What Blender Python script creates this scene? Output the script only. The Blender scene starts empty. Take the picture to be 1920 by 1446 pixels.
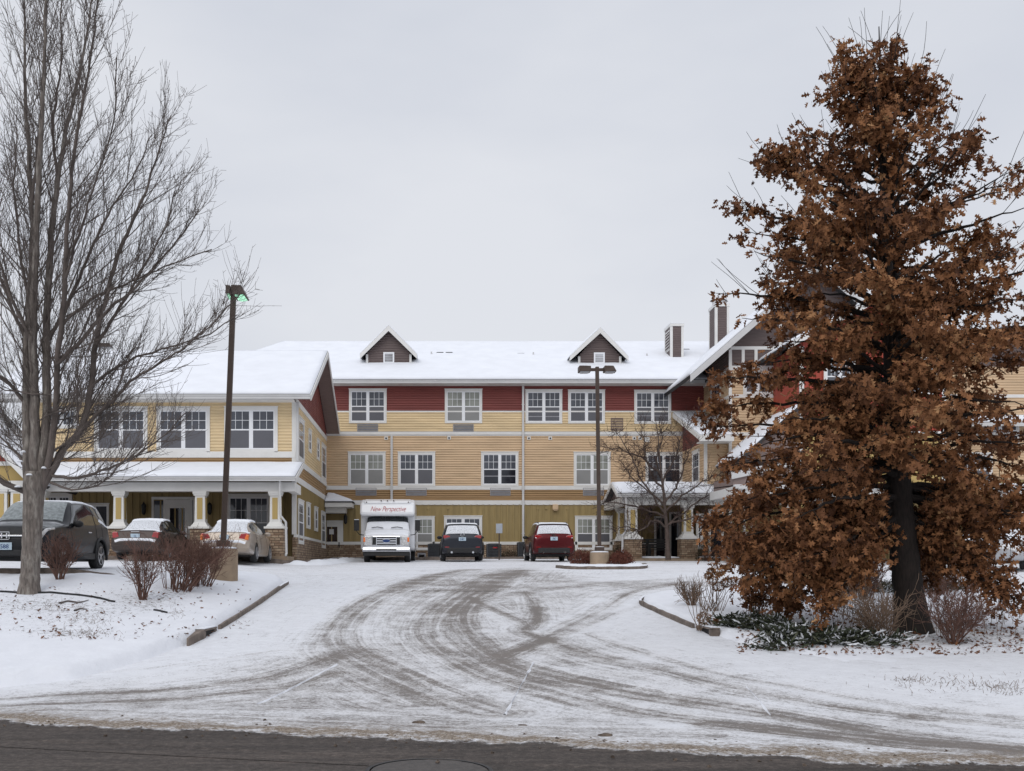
import bpy, bmesh, math, random
import numpy as np
from mathutils import Vector, Matrix

# ---------------------------------------------------------------- helpers
rnd = random.Random(11)
nrs = np.random.RandomState(5)
F, CX, CY, EYE = 1900.0, 805.0, 1065.0, 1.65
R = math.radians
scene = bpy.context.scene
C = scene.collection


def xw(px, Y): return (px - CX) * Y / F
def zw(py, Y): return EYE + (CY - py) * Y / F
def P(px, py, Y): return Vector((xw(px, Y), Y, zw(py, Y)))


def Wm(o):
    m = Matrix.Identity(4)
    while o is not None:
        m = o.matrix_parent_inverse @ o.matrix_basis @ m if o.parent else o.matrix_basis @ m
        o = o.parent
    return m


def link(name, data, m=None, parent=None, local=False):
    o = bpy.data.objects.new(name, data)
    C.objects.link(o)
    if m is not None and data is not None:
        for k in (m if isinstance(m, (list, tuple)) else [m]):
            data.materials.append(k)
    if parent is not None:
        o.parent = parent
        if not local:
            o.matrix_parent_inverse = Wm(parent).inverted()
    return o


def tag(o, label=None, cat=None, group=None, kind=None):
    if label: o['label'] = label
    if cat: o['category'] = cat
    if group: o['group'] = group
    if kind: o['kind'] = kind
    return o


def empty(name, loc=(0, 0, 0), rz=0.0, label=None, cat=None, group=None):
    o = bpy.data.objects.new(name, None)
    C.objects.link(o)
    o.location = loc
    o.rotation_euler = (0, 0, rz)
    o.empty_display_size = 0.3
    return tag(o, label, cat, group)


class MB:
    """collects faces; build() links them as ONE mesh object"""
    def __init__(s):
        s.v, s.f, s.mi = [], [], []

    def add(s, verts, faces, mi=0):
        n = len(s.v)
        s.v.extend([tuple(a) for a in verts])
        s.f.extend([tuple(i + n for i in f) for f in faces])
        s.mi.extend([mi] * len(faces))
        return s

    def box(s, x0, x1, y0, y1, z0, z1, mi=0):
        v = [(x, y, z) for z in (z0, z1) for y in (y0, y1) for x in (x0, x1)]
        return s.add(v, [(0, 2, 3, 1), (4, 5, 7, 6), (0, 1, 5, 4), (2, 6, 7, 3), (0, 4, 6, 2), (1, 3, 7, 5)], mi)

    def quad(s, a, b, c, d, mi=0):
        return s.add([a, b, c, d], [(0, 1, 2, 3)], mi)

    def extrude(s, poly, vec, mi=0):
        """closed prism: 3-D polygon + offset vector"""
        n = len(poly)
        a = [Vector(p) for p in poly]
        b = [p + Vector(vec) for p in a]
        f = [tuple(range(n))[::-1], tuple(range(n, 2 * n))]
        f += [(i, (i + 1) % n, n + (i + 1) % n, n + i) for i in range(n)]
        return s.add(a + b, f, mi)

    def bar(s, a, b, w, h=None, up=(0, 0, 1), mi=0):
        """box beam from a to b"""
        a, b = Vector(a), Vector(b)
        h = h or w
        d = (b - a).normalized()
        u = Vector(up)
        x = d.cross(u)
        if x.length < 1e-4: x = d.cross(Vector((0, 1, 0)))
        x.normalize(); y = x.cross(d).normalized()
        x *= w / 2; y *= h / 2
        v = [a - x - y, a + x - y, a + x + y, a - x + y, b - x - y, b + x - y, b + x + y, b - x + y]
        return s.add(v, [(3, 2, 1, 0), (4, 5, 6, 7), (0, 1, 5, 4), (1, 2, 6, 5), (2, 3, 7, 6), (3, 0, 4, 7)], mi)

    def tube(s, pts, rad, n=8, mi=0, cap=True):
        pts = [Vector(p) for p in pts]
        if not hasattr(rad, '__len__'): rad = [rad] * len(pts)
        ref = None
        rings = []
        for i, p in enumerate(pts):
            d = (pts[min(i + 1, len(pts) - 1)] - pts[max(i - 1, 0)])
            if d.length < 1e-9: d = Vector((0, 0, 1))
            d.normalize()
            if ref is None:
                ref = d.cross(Vector((0, 0, 1)))
                if ref.length < 0.05: ref = d.cross(Vector((0, 1, 0)))
            x = ref - d * ref.dot(d)
            if x.length < 1e-5: x = d.orthogonal()
            x.normalize(); ref = x
            y = d.cross(x)
            rings.append([p + (x * math.cos(2 * math.pi * k / n) + y * math.sin(2 * math.pi * k / n)) * rad[i] for k in range(n)])
        v = [q for r in rings for q in r]
        f = []
        for i in range(len(pts) - 1):
            for k in range(n):
                f.append((i * n + k, i * n + (k + 1) % n, (i + 1) * n + (k + 1) % n, (i + 1) * n + k))
        if cap:
            f.append(tuple(range(n))[::-1]); f.append(tuple(range((len(pts) - 1) * n, len(pts) * n)))
        return s.add(v, f, mi)

    def lathe(s, prof, c=(0, 0, 0), axis='z', n=24, mi=0, cap=True):
        """prof = [(r, h)]; revolve about axis through c"""
        v, f = [], []
        for (r, h) in prof:
            for k in range(n):
                a = 2 * math.pi * k / n
                p = (r * math.cos(a), r * math.sin(a), h)
                if axis == 'x': p = (h, p[0], p[1])
                elif axis == 'y': p = (p[0], h, p[1])
                v.append((p[0] + c[0], p[1] + c[1], p[2] + c[2]))
        m = len(prof)
        for i in range(m - 1):
            for k in range(n):
                f.append((i * n + k, i * n + (k + 1) % n, (i + 1) * n + (k + 1) % n, (i + 1) * n + k))
        if cap:
            f.append(tuple(range(n))[::-1]); f.append(tuple(range((m - 1) * n, m * n)))
        return s.add(v, f, mi)

    def build(s, name, m, parent=None, local=False, smooth=False, bevel=0.0, fixn=True):
        me = bpy.data.meshes.new(name)
        me.from_pydata(s.v, [], s.f)
        if len(set(s.mi)) > 1: me.polygons.foreach_set('material_index', s.mi)
        if fixn:
            bm = bmesh.new(); bm.from_mesh(me)
            bmesh.ops.recalc_face_normals(bm, faces=bm.faces)
            bm.to_mesh(me); bm.free()
        if smooth: me.polygons.foreach_set('use_smooth', [True] * len(me.polygons))
        me.update()
        o = link(name, me, m, parent, local)
        if bevel > 0:
            b = o.modifiers.new('bevel', 'BEVEL'); b.width = bevel; b.segments = 2; b.limit_method = 'ANGLE'; b.angle_limit = R(40)
        return o


def np_mesh(name, co, quads=None, tris=None, m=None, parent=None, smooth=False, attrs=None, fattrs=None):
    me = bpy.data.meshes.new(name)
    co = np.asarray(co, dtype=np.float32)
    fs = quads if quads is not None else tris
    k = 4 if quads is not None else 3
    fs = np.asarray(fs, dtype=np.int32)
    me.vertices.add(len(co)); me.vertices.foreach_set('co', co.ravel())
    me.loops.add(fs.size); me.loops.foreach_set('vertex_index', fs.ravel())
    me.polygons.add(len(fs))
    me.polygons.foreach_set('loop_start', np.arange(0, fs.size, k, dtype=np.int32))
    me.polygons.foreach_set('loop_total', np.full(len(fs), k, dtype=np.int32))
    if smooth: me.polygons.foreach_set('use_smooth', np.ones(len(fs), dtype=bool))
    for dom, dd in (('POINT', attrs), ('FACE', fattrs)):
        for a, val in (dd or {}).items():
            at = me.attributes.new(a, 'FLOAT', dom)
            at.data.foreach_set('value', np.asarray(val, dtype=np.float32).ravel())
    me.update(); me.validate()
    return link(name, me, m, parent)


def grid_quads(nu, nv):
    i = np.arange((nu - 1) * (nv - 1))
    a = (i // (nv - 1)) * nv + i % (nv - 1)
    return np.stack([a, a + nv, a + nv + 1, a + 1], 1)


def sstep(a, b, x):
    t = np.clip((np.asarray(x, float) - a) / (b - a), 0, 1)
    return t * t * (3 - 2 * t)


# smooth value noise on numpy arrays -------------------------------------
_perm = np.random.RandomState(3).permutation(4096)
_val = np.random.RandomState(4).rand(4096)
def vnoise(x, y):
    x = np.asarray(x, float); y = np.asarray(y, float)
    xi = np.floor(x).astype(int); yi = np.floor(y).astype(int)
    xf = x - xi; yf = y - yi
    u = xf * xf * (3 - 2 * xf); v = yf * yf * (3 - 2 * yf)
    def h(a, b): return _val[_perm[(_perm[a & 4095] + b) & 4095]]
    return (h(xi, yi) * (1 - u) + h(xi + 1, yi) * u) * (1 - v) + (h(xi, yi + 1) * (1 - u) + h(xi + 1, yi + 1) * u) * v
def fbm(x, y, o=4):
    s, a, t = 0, .5, 0
    for k in range(o):
        s = s + a * vnoise(x * 2 ** k + 17.3 * k, y * 2 ** k + 9.1 * k); t += a; a *= .5
    return s / t


# ---------------------------------------------------------------- materials
class NT:
    def __init__(s, m):
        m.use_nodes = True
        s.t = m.node_tree; s.n = s.t.nodes; s.l = s.t.links
        s.b = s.n.get('Principled BSDF')
    def new(s, ty, **kw):
        n = s.n.new(ty)
        for k, v in kw.items():
            if k.startswith('i_'): n.inputs[k[2:].replace('_', ' ')].default_value = v
            else: setattr(n, k, v)
        return n
    def lk(s, a, b): s.l.new(a, b); return s
    def mix(s, fac, a, b, mode='MIX'):
        n = s.n.new('ShaderNodeMix'); n.data_type = 'RGBA'; n.blend_type = mode
        s.put(n.inputs[0], fac); s.put(n.inputs[6], a); s.put(n.inputs[7], b)
        return n.outputs[2]
    def math(s, op, a, b=0.0, c=None, clamp=False):
        n = s.n.new('ShaderNodeMath'); n.operation = op; n.use_clamp = clamp
        s.put(n.inputs[0], a); s.put(n.inputs[1], b)
        if c is not None: s.put(n.inputs[2], c)
        return n.outputs[0]
    def put(s, i, v):
        if isinstance(v, bpy.types.NodeSocket): s.l.new(v, i)
        elif hasattr(v, '__len__') and len(v) == 3 and i.type == 'RGBA': i.default_value = (*v, 1)
        else: i.default_value = v
    def coord(s, k='Object', scale=None):
        tc = s.n.new('ShaderNodeTexCoord')
        if scale is None: return tc.outputs[k]
        mp = s.n.new('ShaderNodeMapping'); mp.inputs['Scale'].default_value = scale
        s.l.new(tc.outputs[k], mp.inputs[0]); return mp.outputs[0]
    def noise(s, vec, scale, detail=4, rough=.55):
        n = s.new('ShaderNodeTexNoise'); n.inputs['Scale'].default_value = scale
        n.inputs['Detail'].default_value = detail; n.inputs['Roughness'].default_value = rough
        if vec is not None: s.l.new(vec, n.inputs['Vector'])
        return n.outputs['Fac']
    def ramp(s, fac, stops):
        n = s.n.new('ShaderNodeValToRGB'); e = n.color_ramp.elements
        while len(e) < len(stops): e.new(.5)
        for k, (p, c) in enumerate(stops):
            e[k].position = p; e[k].color = (*c, 1) if hasattr(c, '__len__') else (c, c, c, 1)
        s.l.new(fac, n.inputs[0]); return n.outputs[0]
    def attr(s, name):
        n = s.n.new('ShaderNodeAttribute'); n.attribute_name = name; return n.outputs['Fac']
    def bump(s, h, strength=.3, dist=.02):
        n = s.n.new('ShaderNodeBump'); n.inputs['Strength'].default_value = strength; n.inputs['Distance'].default_value = dist
        s.l.new(h, n.inputs['Height']); s.l.new(n.outputs[0], s.b.inputs['Normal'])
    def base(s, v): s.put(s.b.inputs['Base Color'], v)
    def set(s, **kw):
        for k, v in kw.items(): s.put(s.b.inputs[k.replace('_', ' ')], v)


def srgb(r, g, b):
    f = lambda c: (c / 255 / 12.92) if c / 255 <= .04045 else ((c / 255 + .055) / 1.055) ** 2.4
    return (f(r), f(g), f(b))


def mat(name, col, rough=.7, var=.12, vs=2.5, bump=0.0, bs=40, metal=0.0, spec=.4, coat=0.0, stretch=None, col2=None):
    m = bpy.data.materials.new(name); t = NT(m)
    vec = t.coord('Object', stretch)
    n = t.noise(vec, vs, 5)
    c2 = col2 or tuple(min(1, c * (1 + var)) for c in col)
    c1 = tuple(c * (1 - var) for c in col) if not col2 else col
    t.base(t.ramp(n, [(.3, c1), (.7, c2)]))
    t.set(Roughness=rough, Metallic=metal)
    t.b.inputs['Specular IOR Level'].default_value = spec
    if coat: t.b.inputs['Coat Weight'].default_value = coat; t.b.inputs['Coat Roughness'].default_value = .06
    if bump: t.bump(t.noise(vec, bs, 3), bump, .01)
    return m


def snow_mat(name, col=(.765, .785, .825), bump=.25, bs=9):
    m = bpy.data.materials.new(name); t = NT(m)
    vec = t.coord('Object')
    n = t.noise(vec, 1.3, 6)
    t.base(t.ramp(n, [(.25, tuple(c * .95 for c in col)), (.75, tuple(min(1, c * 1.04) for c in col))]))
    t.set(Roughness=.8)
    t.b.inputs['Specular IOR Level'].default_value = .15
    h = t.math('ADD', t.math('MULTIPLY', t.noise(vec, bs, 5, .65), 1.0), t.math('MULTIPLY', t.noise(vec, 90, 2), .25))
    t.bump(h, bump, .03)
    return m


M = {}
M['white'] = mat('white_trim', (.70, .69, .665), .5, .06, 1.5)
M['sash'] = mat('white_sash', (.80, .81, .83), .4, .04, 2)
M['yellow'] = mat('light_yellow_siding', (.68, .525, .31), .6, .12, .7, stretch=(1, 1, 6))
M['tan'] = mat('tan_siding', (.585, .42, .262), .6, .12, .7, stretch=(1, 1, 6))
M['brown'] = mat('brown_siding', (.33, .205, .095), .6, .10, .8, stretch=(1, 1, 6))
M['olive'] = mat('olive_board_batten', (.31, .23, .10), .65, .16, 1.0, stretch=(5, 5, .6))
M['red'] = mat('barn_red_siding', (.185, .045, .038), .6, .12, .8, stretch=(1, 1, 6))
M['redb'] = mat('bright_red_boards', (.35, .06, .035), .6, .12, .8, stretch=(4, 4, .6))
M['gold'] = mat('golden_yellow_stucco', (.46, .33, .125), .7, .08, 1)
M['grey'] = mat('grey_brown_siding', (.115, .085, .08), .6, .12, .8, stretch=(1, 1, 6))
M['soffit'] = mat('brown_soffit', (.22, .165, .15), .7, .1, 3, stretch=(1, 6, 1))
M['shingle'] = mat('dark_roof_shingles', (.05, .048, .05), .9, .3, 8, .4, 60)
M['gutter'] = mat('gutter_paint', (.56, .555, .55), .45, .07, 1.2)
M['louver'] = mat('grey_louver', (.30, .30, .32), .5, .08, 6)
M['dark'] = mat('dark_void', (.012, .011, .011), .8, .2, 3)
M['doorbrown'] = mat('dark_brown_glass_door', (.035, .018, .014), .15, .3, 1.5, spec=.6)
M['paper'] = mat('notice_paper', (.65, .65, .66), .7, .08, 14)
M['bronze'] = mat('bronze_lamp_metal', (.060, .040, .031), .5, .18, 3)
M['concrete'] = mat('footing_concrete', (.30, .225, .155), .85, .2, 3.5, .4, 50)
M['kerb'] = mat('kerb_concrete', (.16, .13, .11), .9, .45, 5, .5, 60)
M['bark'] = mat('grey_brown_bark', (.155, .132, .116), .9, .45, 6, .9, 30, stretch=(5, 5, .8))
t = NT(M['bark']); _c = t.b.inputs['Base Color'].links[0].from_socket
_f = t.ramp(t.noise(t.coord('Object', (3, 3, .9)), 3.2, 6, .65), [(.50, 0), (.66, .75)])
t.base(t.mix(_f, _c, (.34, .315, .28)))                  # pale lichen patches
M['twig'] = mat('twig_bark', (.115, .094, .084), .85, .3, 3)
M['oakbark'] = mat('dark_oak_bark', (.017, .012, .010), .9, .5, 7, .8, 34, stretch=(5, 5, 1))
M['rubber'] = mat('tyre_rubber', (.022, .022, .023), .75, .3, 20)
M['rim'] = mat('alloy_rim', (.42, .42, .43), .3, .1, 10, metal=.9)
M['chrome'] = mat('chrome', (.62, .63, .65), .12, .05, 8, metal=1.0)
M['blackplast'] = mat('black_plastic', (.016, .016, .017), .55, .25, 10)
M['snow'] = snow_mat('snow')
M['roofsnow'] = snow_mat('roof_snow', (.80, .82, .865), .12, 5)
M['carsnow'] = snow_mat('car_snow', (.80, .82, .86), .5, 25)


def glass_mat(name, col, rough=.06, spec=.6, vs=1.2, var=.35, band=None):
    m = bpy.data.materials.new(name); t = NT(m)
    vec = t.coord('Object')
    c = t.ramp(t.noise(vec, vs, 3), [(.3, tuple(a * (1 - var) for a in col)), (.7, tuple(a * (1 + var) for a in col))])
    if band:      # hanging curtain folds behind the pane
        w = t.new('ShaderNodeTexWave'); w.inputs['Scale'].default_value = band; w.inputs['Distortion'].default_value = 1.5
        t.lk(vec, w.inputs['Vector'])
        c = t.mix(t.math('MULTIPLY', w.outputs['Fac'], .35), c, tuple(a * .45 for a in col))
    t.base(c); t.set(Roughness=rough); t.b.inputs['Specular IOR Level'].default_value = spec
    return m


M['pane'] = glass_mat('upper_pane_glass', (.060, .066, .082), .05)
M['panecurt'] = glass_mat('curtained_pane_glass', (.26, .27, .24), .06, band=5)
M['screen'] = glass_mat('insect_screen_pane', (.115, .116, .13), .45, .3, .8, .1)
M['screenlight'] = glass_mat('pale_screen_pane', (.25, .25, .245), .45, .3, .8, .1)
M['darkpane'] = glass_mat('dark_pane_glass', (.016, .018, .026), .04)
M['grilpane'] = glass_mat('grey_lite', (.40, .41, .43), .3)
# ---------------------------------------------------------------- world, sun, camera
w = bpy.data.worlds.new('World'); scene.world = w; w.use_nodes = True
nt = w.node_tree; nn = nt.nodes; nl = nt.links
bg = nn['Background']
SUN_EL, SUN_AZ = R(42), R(200)     # overcast: the brightest part of the sky is high behind the camera
sky = nn.new('ShaderNodeTexSky'); sky.sky_type = 'NISHITA'; sky.sun_disc = False
sky.sun_elevation = SUN_EL; sky.sun_rotation = SUN_AZ; sky.air_density = 1.0; sky.dust_density = 4.0
tc = nn.new('ShaderNodeTexCoord')
mp = nn.new('ShaderNodeMapping'); mp.inputs['Scale'].default_value = (1.0, 1.0, 2.6); mp.inputs['Rotation'].default_value = (0, .25, .4)
nl.new(tc.outputs['Generated'], mp.inputs[0])
no = nn.new('ShaderNodeTexNoise'); no.inputs['Scale'].default_value = 1.7; no.inputs['Detail'].default_value = 5; no.inputs['Roughness'].default_value = .5
nl.new(mp.outputs[0], no.inputs['Vector'])
cl = nn.new('ShaderNodeValToRGB'); e = cl.color_ramp.elements        # the cloud deck
e[0].position = .36; e[0].color = (6.35, 6.68, 7.45, 1)
e[1].position = .66; e[1].color = (7.75, 7.95, 8.45, 1)
nl.new(no.outputs['Fac'], cl.inputs[0])
sep = nn.new('ShaderNodeSeparateXYZ'); nl.new(tc.outputs['Generated'], sep.inputs[0])
mr = nn.new('ShaderNodeMapRange'); mr.inputs['From Min'].default_value = .5; mr.inputs['From Max'].default_value = 1.0
mr.inputs['To Min'].default_value = 1.0; mr.inputs['To Max'].default_value = 1.45
nl.new(sep.outputs['Z'], mr.inputs['Value'])
mu = nn.new('ShaderNodeVectorMath'); mu.operation = 'SCALE'
nl.new(cl.outputs[0], mu.inputs[0]); nl.new(mr.outputs[0], mu.inputs['Scale'])
mx = nn.new('ShaderNodeMix'); mx.data_type = 'RGBA'; mx.inputs[0].default_value = .95
nl.new(sky.outputs[0], mx.inputs[6]); nl.new(mu.outputs[0], mx.inputs[7])
nl.new(mx.outputs[2], bg.inputs['Color']); bg.inputs['Strength'].default_value = .10

sun = bpy.data.lights.new('sun', 'SUN'); sun.energy = 0.95; sun.angle = R(40); sun.color = (1, .97, .93)
so = bpy.data.objects.new('sun', sun); C.objects.link(so)
# light comes from behind the camera (-Y), slightly from the left
so.rotation_euler = Vector((-math.sin(R(20)) * math.cos(SUN_EL), -math.cos(R(20)) * math.cos(SUN_EL), math.sin(SUN_EL))).to_track_quat('Z', 'Y').to_euler()

cam = bpy.data.cameras.new('camera'); co = bpy.data.objects.new('camera', cam); C.objects.link(co)
co.location = (0, 0, EYE); co.rotation_euler = (R(90), 0, 0)
cam.sensor_width = 36; cam.lens = 36 * F / 1920
cam.shift_x = (960 - CX) / 1920; cam.shift_y = (CY - 723) / 1920
cam.clip_start = .1; cam.clip_end = 3000
scene.camera = co
scene.view_settings.view_transform = 'Standard'; scene.view_settings.look = 'None'
scene.view_settings.exposure = 0; scene.view_settings.gamma = 1
scene.cycles.max_bounces = 6; scene.cycles.use_denoising = True
# ---------------------------------------------------------------- terrain
_ty = np.arange(-60, 400, .1)
_tz = np.interp(_ty, [-60, 12.0, 13.2, 15, 26.4, 29, 33, 36, 43.5, 52, 400], [0, 0, .07, .25, 1.24, 1.43, 1.57, 1.66, 1.90, 2.08, 2.1])
_k = np.hanning(17); _k /= _k.sum()
_tz = np.convolve(np.pad(_tz, 8, mode='edge'), _k, mode='valid')
def zd(y): return np.interp(y, _ty, _tz)
def yeff(X, Y): return Y + .26 * np.clip(X, -9, 12) * (1 - sstep(12.5, 19, Y))
def zl(y): return np.interp(y, [19, 21, 23, 34, 38, 52, 400], [1.45, 1.54, 1.585, 1.865, 1.95, 2.08, 2.1])
def Hp(X, Y):
    X = np.asarray(X, float); Y = np.asarray(Y, float)
    h = zd(yeff(X, Y))
    t = sstep(-3.8, -8.2, X) * sstep(19.5, 22, Y)
    h = h * (1 - t) + zl(Y) * t
    return h
def ys(X): return 9.5 - .26 * np.clip(X, -60, 60)      # far edge of the cleared street

def poly_sd(X, Y, poly):
    """signed distance, positive inside"""
    X = np.asarray(X, float); Y = np.asarray(Y, float)
    d = np.full(X.shape, 1e9); ins = np.zeros(X.shape, bool)
    n = len(poly)
    for i in range(n):
        ax, ay = poly[i]; bx, by = poly[(i + 1) % n]
        ex, ey = bx - ax, by - ay
        L = ex * ex + ey * ey + 1e-12
        t = np.clip(((X - ax) * ex + (Y - ay) * ey) / L, 0, 1)
        d = np.minimum(d, np.hypot(X - ax - t * ex, Y - ay - t * ey))
        c = ((ay > Y) != (by > Y))
        xi = ax + (Y - ay) * ex / (ey if abs(ey) > 1e-12 else 1e-12)
        ins ^= c & (X < xi)
    return np.where(ins, d, -d)

LAWN_L = [(-3.95, 17.0), (-3.80, 18.2), (-3.74, 20), (-3.70, 26.0), (-3.95, 27.0), (-4.7, 27.4), (-5.6, 26.8), (-6.3, 25), (-6.6, 23), (-6.9, 21.75),
          (-8, 21.5), (-30, 21.3), (-30, 17.8), (-16, 14.9), (-9, 13.4), (-6.4, 13.3), (-5.0, 14.2), (-4.35, 15.4)]
LAWN_R = [(5.05, 16.6), (4.85, 18), (4.66, 20), (4.56, 21.6), (4.75, 22.7), (5.5, 23.6), (7, 24.2), (10, 24.6), (16, 25), (34, 25.5),
          (34, 6), (22, 7.5), (12, 10.0), (8.6, 11.4), (6.9, 12.9), (5.8, 14.4)]
def bank_l(X, Y):
    b = np.interp(Y, [11, 13.2, 15, 17, 19.5, 21, 22, 27, 60], [.05, .28, .55, .82, 1.15, 1.5, 1.6, 1.69, 2])
    h = zd(yeff(X, Y)) + .12 * sstep(14, 17, Y) + .03
    t = np.clip((-3.7 - X) / 3.6, 0, 1) ** .75
    return h * (1 - t) + b * t
def bank_r(X, Y):
    b = np.interp(Y, [9, 11.5, 13, 15, 17, 20, 23, 26, 60], [.05, .10, .2, .37, .56, .86, 1.15, 1.3, 2])
    h = zd(yeff(X, Y)) + .12 * sstep(14, 17, Y) + .03
    t = np.clip((X - 4.7) / 3.5, 0, 1) ** .8
    return h * (1 - t) + b * t
def lawn_z(X, Y, poly, bank):
    sd = poly_sd(X, Y, poly)
    hp = Hp(X, Y)
    z = bank(X, Y) + .05 * (fbm(X * .9, Y * .9, 4) - .5) + .025 * (fbm(X * 4, Y * 4, 3) - .5)
    return hp - .08 + sstep(-.06, .12, sd) * (z - hp + .08), sd
_hx, _hy, _hs = -31.0, 6.0, .08
_HX = _hx + _hs * np.arange(830); _HY = _hy + _hs * np.arange(560)
_hX, _hY = np.meshgrid(_HX, _HY, indexing='ij')
HMAP_P = Hp(_hX, _hY); HMAP = HMAP_P.copy()
for _poly, _bank in ((LAWN_L, bank_l), (LAWN_R, bank_r)):
    _z, _sd = lawn_z(_hX, _hY, _poly, _bank)
    HMAP = np.where(_sd > -.1, np.maximum(HMAP, _z), HMAP)
def hlook(mp, X, Y):
    fx = np.clip((np.asarray(X, float) - _hx) / _hs, 0, 828.999); fy = np.clip((np.asarray(Y, float) - _hy) / _hs, 0, 558.999)
    i = fx.astype(int); j = fy.astype(int); a = fx - i; b = fy - j
    return (mp[i, j] * (1 - a) + mp[i + 1, j] * a) * (1 - b) + (mp[i, j + 1] * (1 - a) + mp[i + 1, j + 1] * a) * b
def G(X, Y):
    """height of whatever lies on top at X, Y"""
    return float(hlook(HMAP, X, Y))
def _cast(mp, px, py, y0, y1, st=.03):
    ys_ = np.arange(y0, y1, st)
    k = np.nonzero(hlook(mp, (px - CX) * ys_ / F, ys_) >= EYE + (CY - py) * ys_ / F)[0]
    Y = ys_[k[0]] if len(k) else y1
    return (xw(px, Y), float(Y))
def ground_at(px, py):
    """world point of the pavement seen at a pixel of the photograph (for measuring the place)"""
    return _cast(HMAP_P, px, py, 9.0, 50.0)
def gxy(px, py): return _cast(HMAP, px, py, 12.0, 30.0)

# ---- pavement material
def pave_mat(name, dark, street=False):
    m = bpy.data.materials.new(name); t = NT(m)
    ob = t.coord('Object')
    wear, slush = t.attr('wear'), t.attr('slush')
    cm = t.new('ShaderNodeCombineXYZ'); t.lk(t.attr('su'), cm.inputs[0]); t.lk(t.attr('sv'), cm.inputs[1])
    mp = t.new('ShaderNodeMapping'); mp.inputs['Scale'].default_value = (.35, 9, 1); t.lk(cm.outputs[0], mp.inputs[0])
    streak = t.noise(mp.outputs[0], 1.0, 4, .6)
    mp2 = t.new('ShaderNodeMapping'); mp2.inputs['Scale'].default_value = (.8, 21, 1); t.lk(cm.outputs[0], mp2.inputs[0])
    streak2 = t.noise(mp2.outputs[0], 1.0, 3, .6)
    blot = t.noise(ob, 2.2, 5, .6)
    fine = t.noise(ob, 26, 4, .7)
    grit = t.noise(ob, 120, 2, .6)
    a = t.math('MULTIPLY_ADD', t.math('SUBTRACT', streak, .5), 1.05, wear)
    a = t.math('MULTIPLY_ADD', t.math('SUBTRACT', streak2, .5), .85, a)
    a = t.math('MULTIPLY_ADD', t.math('SUBTRACT', blot, .5), 1.0, a)
    a = t.math('MULTIPLY_ADD', t.math('SUBTRACT', t.noise(ob, 6.5, 5, .7), .5), 1.15, a)
    a = t.math('MULTIPLY_ADD', t.math('SUBTRACT', fine, .5), 1.3, a)
    a = t.math('MULTIPLY_ADD', t.math('SUBTRACT', grit, .5), 1.3, a)
    fac = t.ramp(a, [(.27, 0.0), (.44, .25), (.64, .43), (.92, .90)])
    base = t.mix(t.noise(ob, 45, 5, .75), tuple(c * .6 for c in dark), tuple(c * 1.45 for c in dark))
    base = t.mix(t.ramp(t.noise(ob, 3.0, 4), [(.4, 0), (.7, .5)]), base, (.17, .14, .115))
    snow = t.ramp(t.noise(ob, 5, 6, .65), [(.25, (.66, .67, .70)), (.75, (.78, .795, .83))])
    snow = t.mix(t.math('MULTIPLY', wear, .6, clamp=True), snow, (.55, .52, .49))      # snow ground dirty by wheels
    c = t.mix(fac, snow, base)
    # brown slush thrown up along the street edge
    sl = t.math('MULTIPLY_ADD', t.math('SUBTRACT', t.noise(ob, 14, 5, .75), .5), 1.5, slush)
    sl = t.ramp(sl, [(.35, 0), (.75, 1)])
    slc = t.ramp(t.noise(ob, 38, 4, .8), [(.35, (.10, .075, .055)), (.55, (.27, .22, .17)), (.72, (.62, .60, .57))])
    c = t.mix(sl, c, slc)
    # dark grit thrown from the street
    gr = t.math('MULTIPLY', t.ramp(t.noise(ob, 55, 4, .8), [(.56, 0), (.66, 1)]), t.math('MULTIPLY', t.attr('slush'), 1.6, clamp=True))
    c = t.mix(gr, c, (.075, .058, .046))
    if street:
        asph = t.ramp(t.noise(ob, 60, 5, .8), [(.28, (.018, .015, .014)), (.72, (.090, .078, .071))])
        mpx = t.new('ShaderNodeMapping'); mpx.inputs['Scale'].default_value = (.25, 3.2, 1); mpx.inputs['Rotation'].default_value = (0, 0, .255); t.lk(ob, mpx.inputs[0])
        lane = t.ramp(t.noise(mpx.outputs[0], 1.0, 6, .7), [(.36, 0), (.70, .9)])
        mpy = t.new('ShaderNodeMapping'); mpy.inputs['Scale'].default_value = (.9, 7.5, 1); mpy.inputs['Rotation'].default_value = (0, 0, .255); t.lk(ob, mpy.inputs[0])
        lane = t.math('MULTIPLY', lane, t.ramp(t.noise(mpy.outputs[0], 1.0, 6, .75), [(.36, .1), (.62, 1)]))
        asph = t.mix(lane, asph, (.135, .112, .098))
        asph = t.mix(1.0, asph, t.ramp(t.noise(ob, 13, 6, .8), [(.30, (.45, .45, .45)), (.5, (.95, .94, .93)), (.72, (1.7, 1.66, 1.62))]), 'MULTIPLY')
        edge = t.math('MULTIPLY_ADD', t.math('SUBTRACT', t.noise(ob, 9, 6, .75), .5), .9, t.attr('asph'))
        c = t.mix(t.ramp(edge, [(.42, 0), (.6, 1)]), c, asph)
        fl = t.ramp(t.noise(ob, 33, 3, .8), [(.63, 0), (.70, .45)])
        c = t.mix(fl, c, (.30, .27, .24))
    t.base(c)
    t.set(Roughness=t.math('MULTIPLY_ADD', fac, -.15, .85))
    t.b.inputs['Specular IOR Level'].default_value = .25
    h = t.math('MULTIPLY_ADD', fac, -.6, t.math('MULTIPLY', fine, .9))
    h = t.math('MULTIPLY_ADD', grit, .35, h)
    h = t.math('MULTIPLY_ADD', streak2, .4, h)
    t.bump(h, .55, .018)
    return m
M['drive'] = pave_mat('driveway_under_worn_snow', (.135, .117, .105), True)

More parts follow.
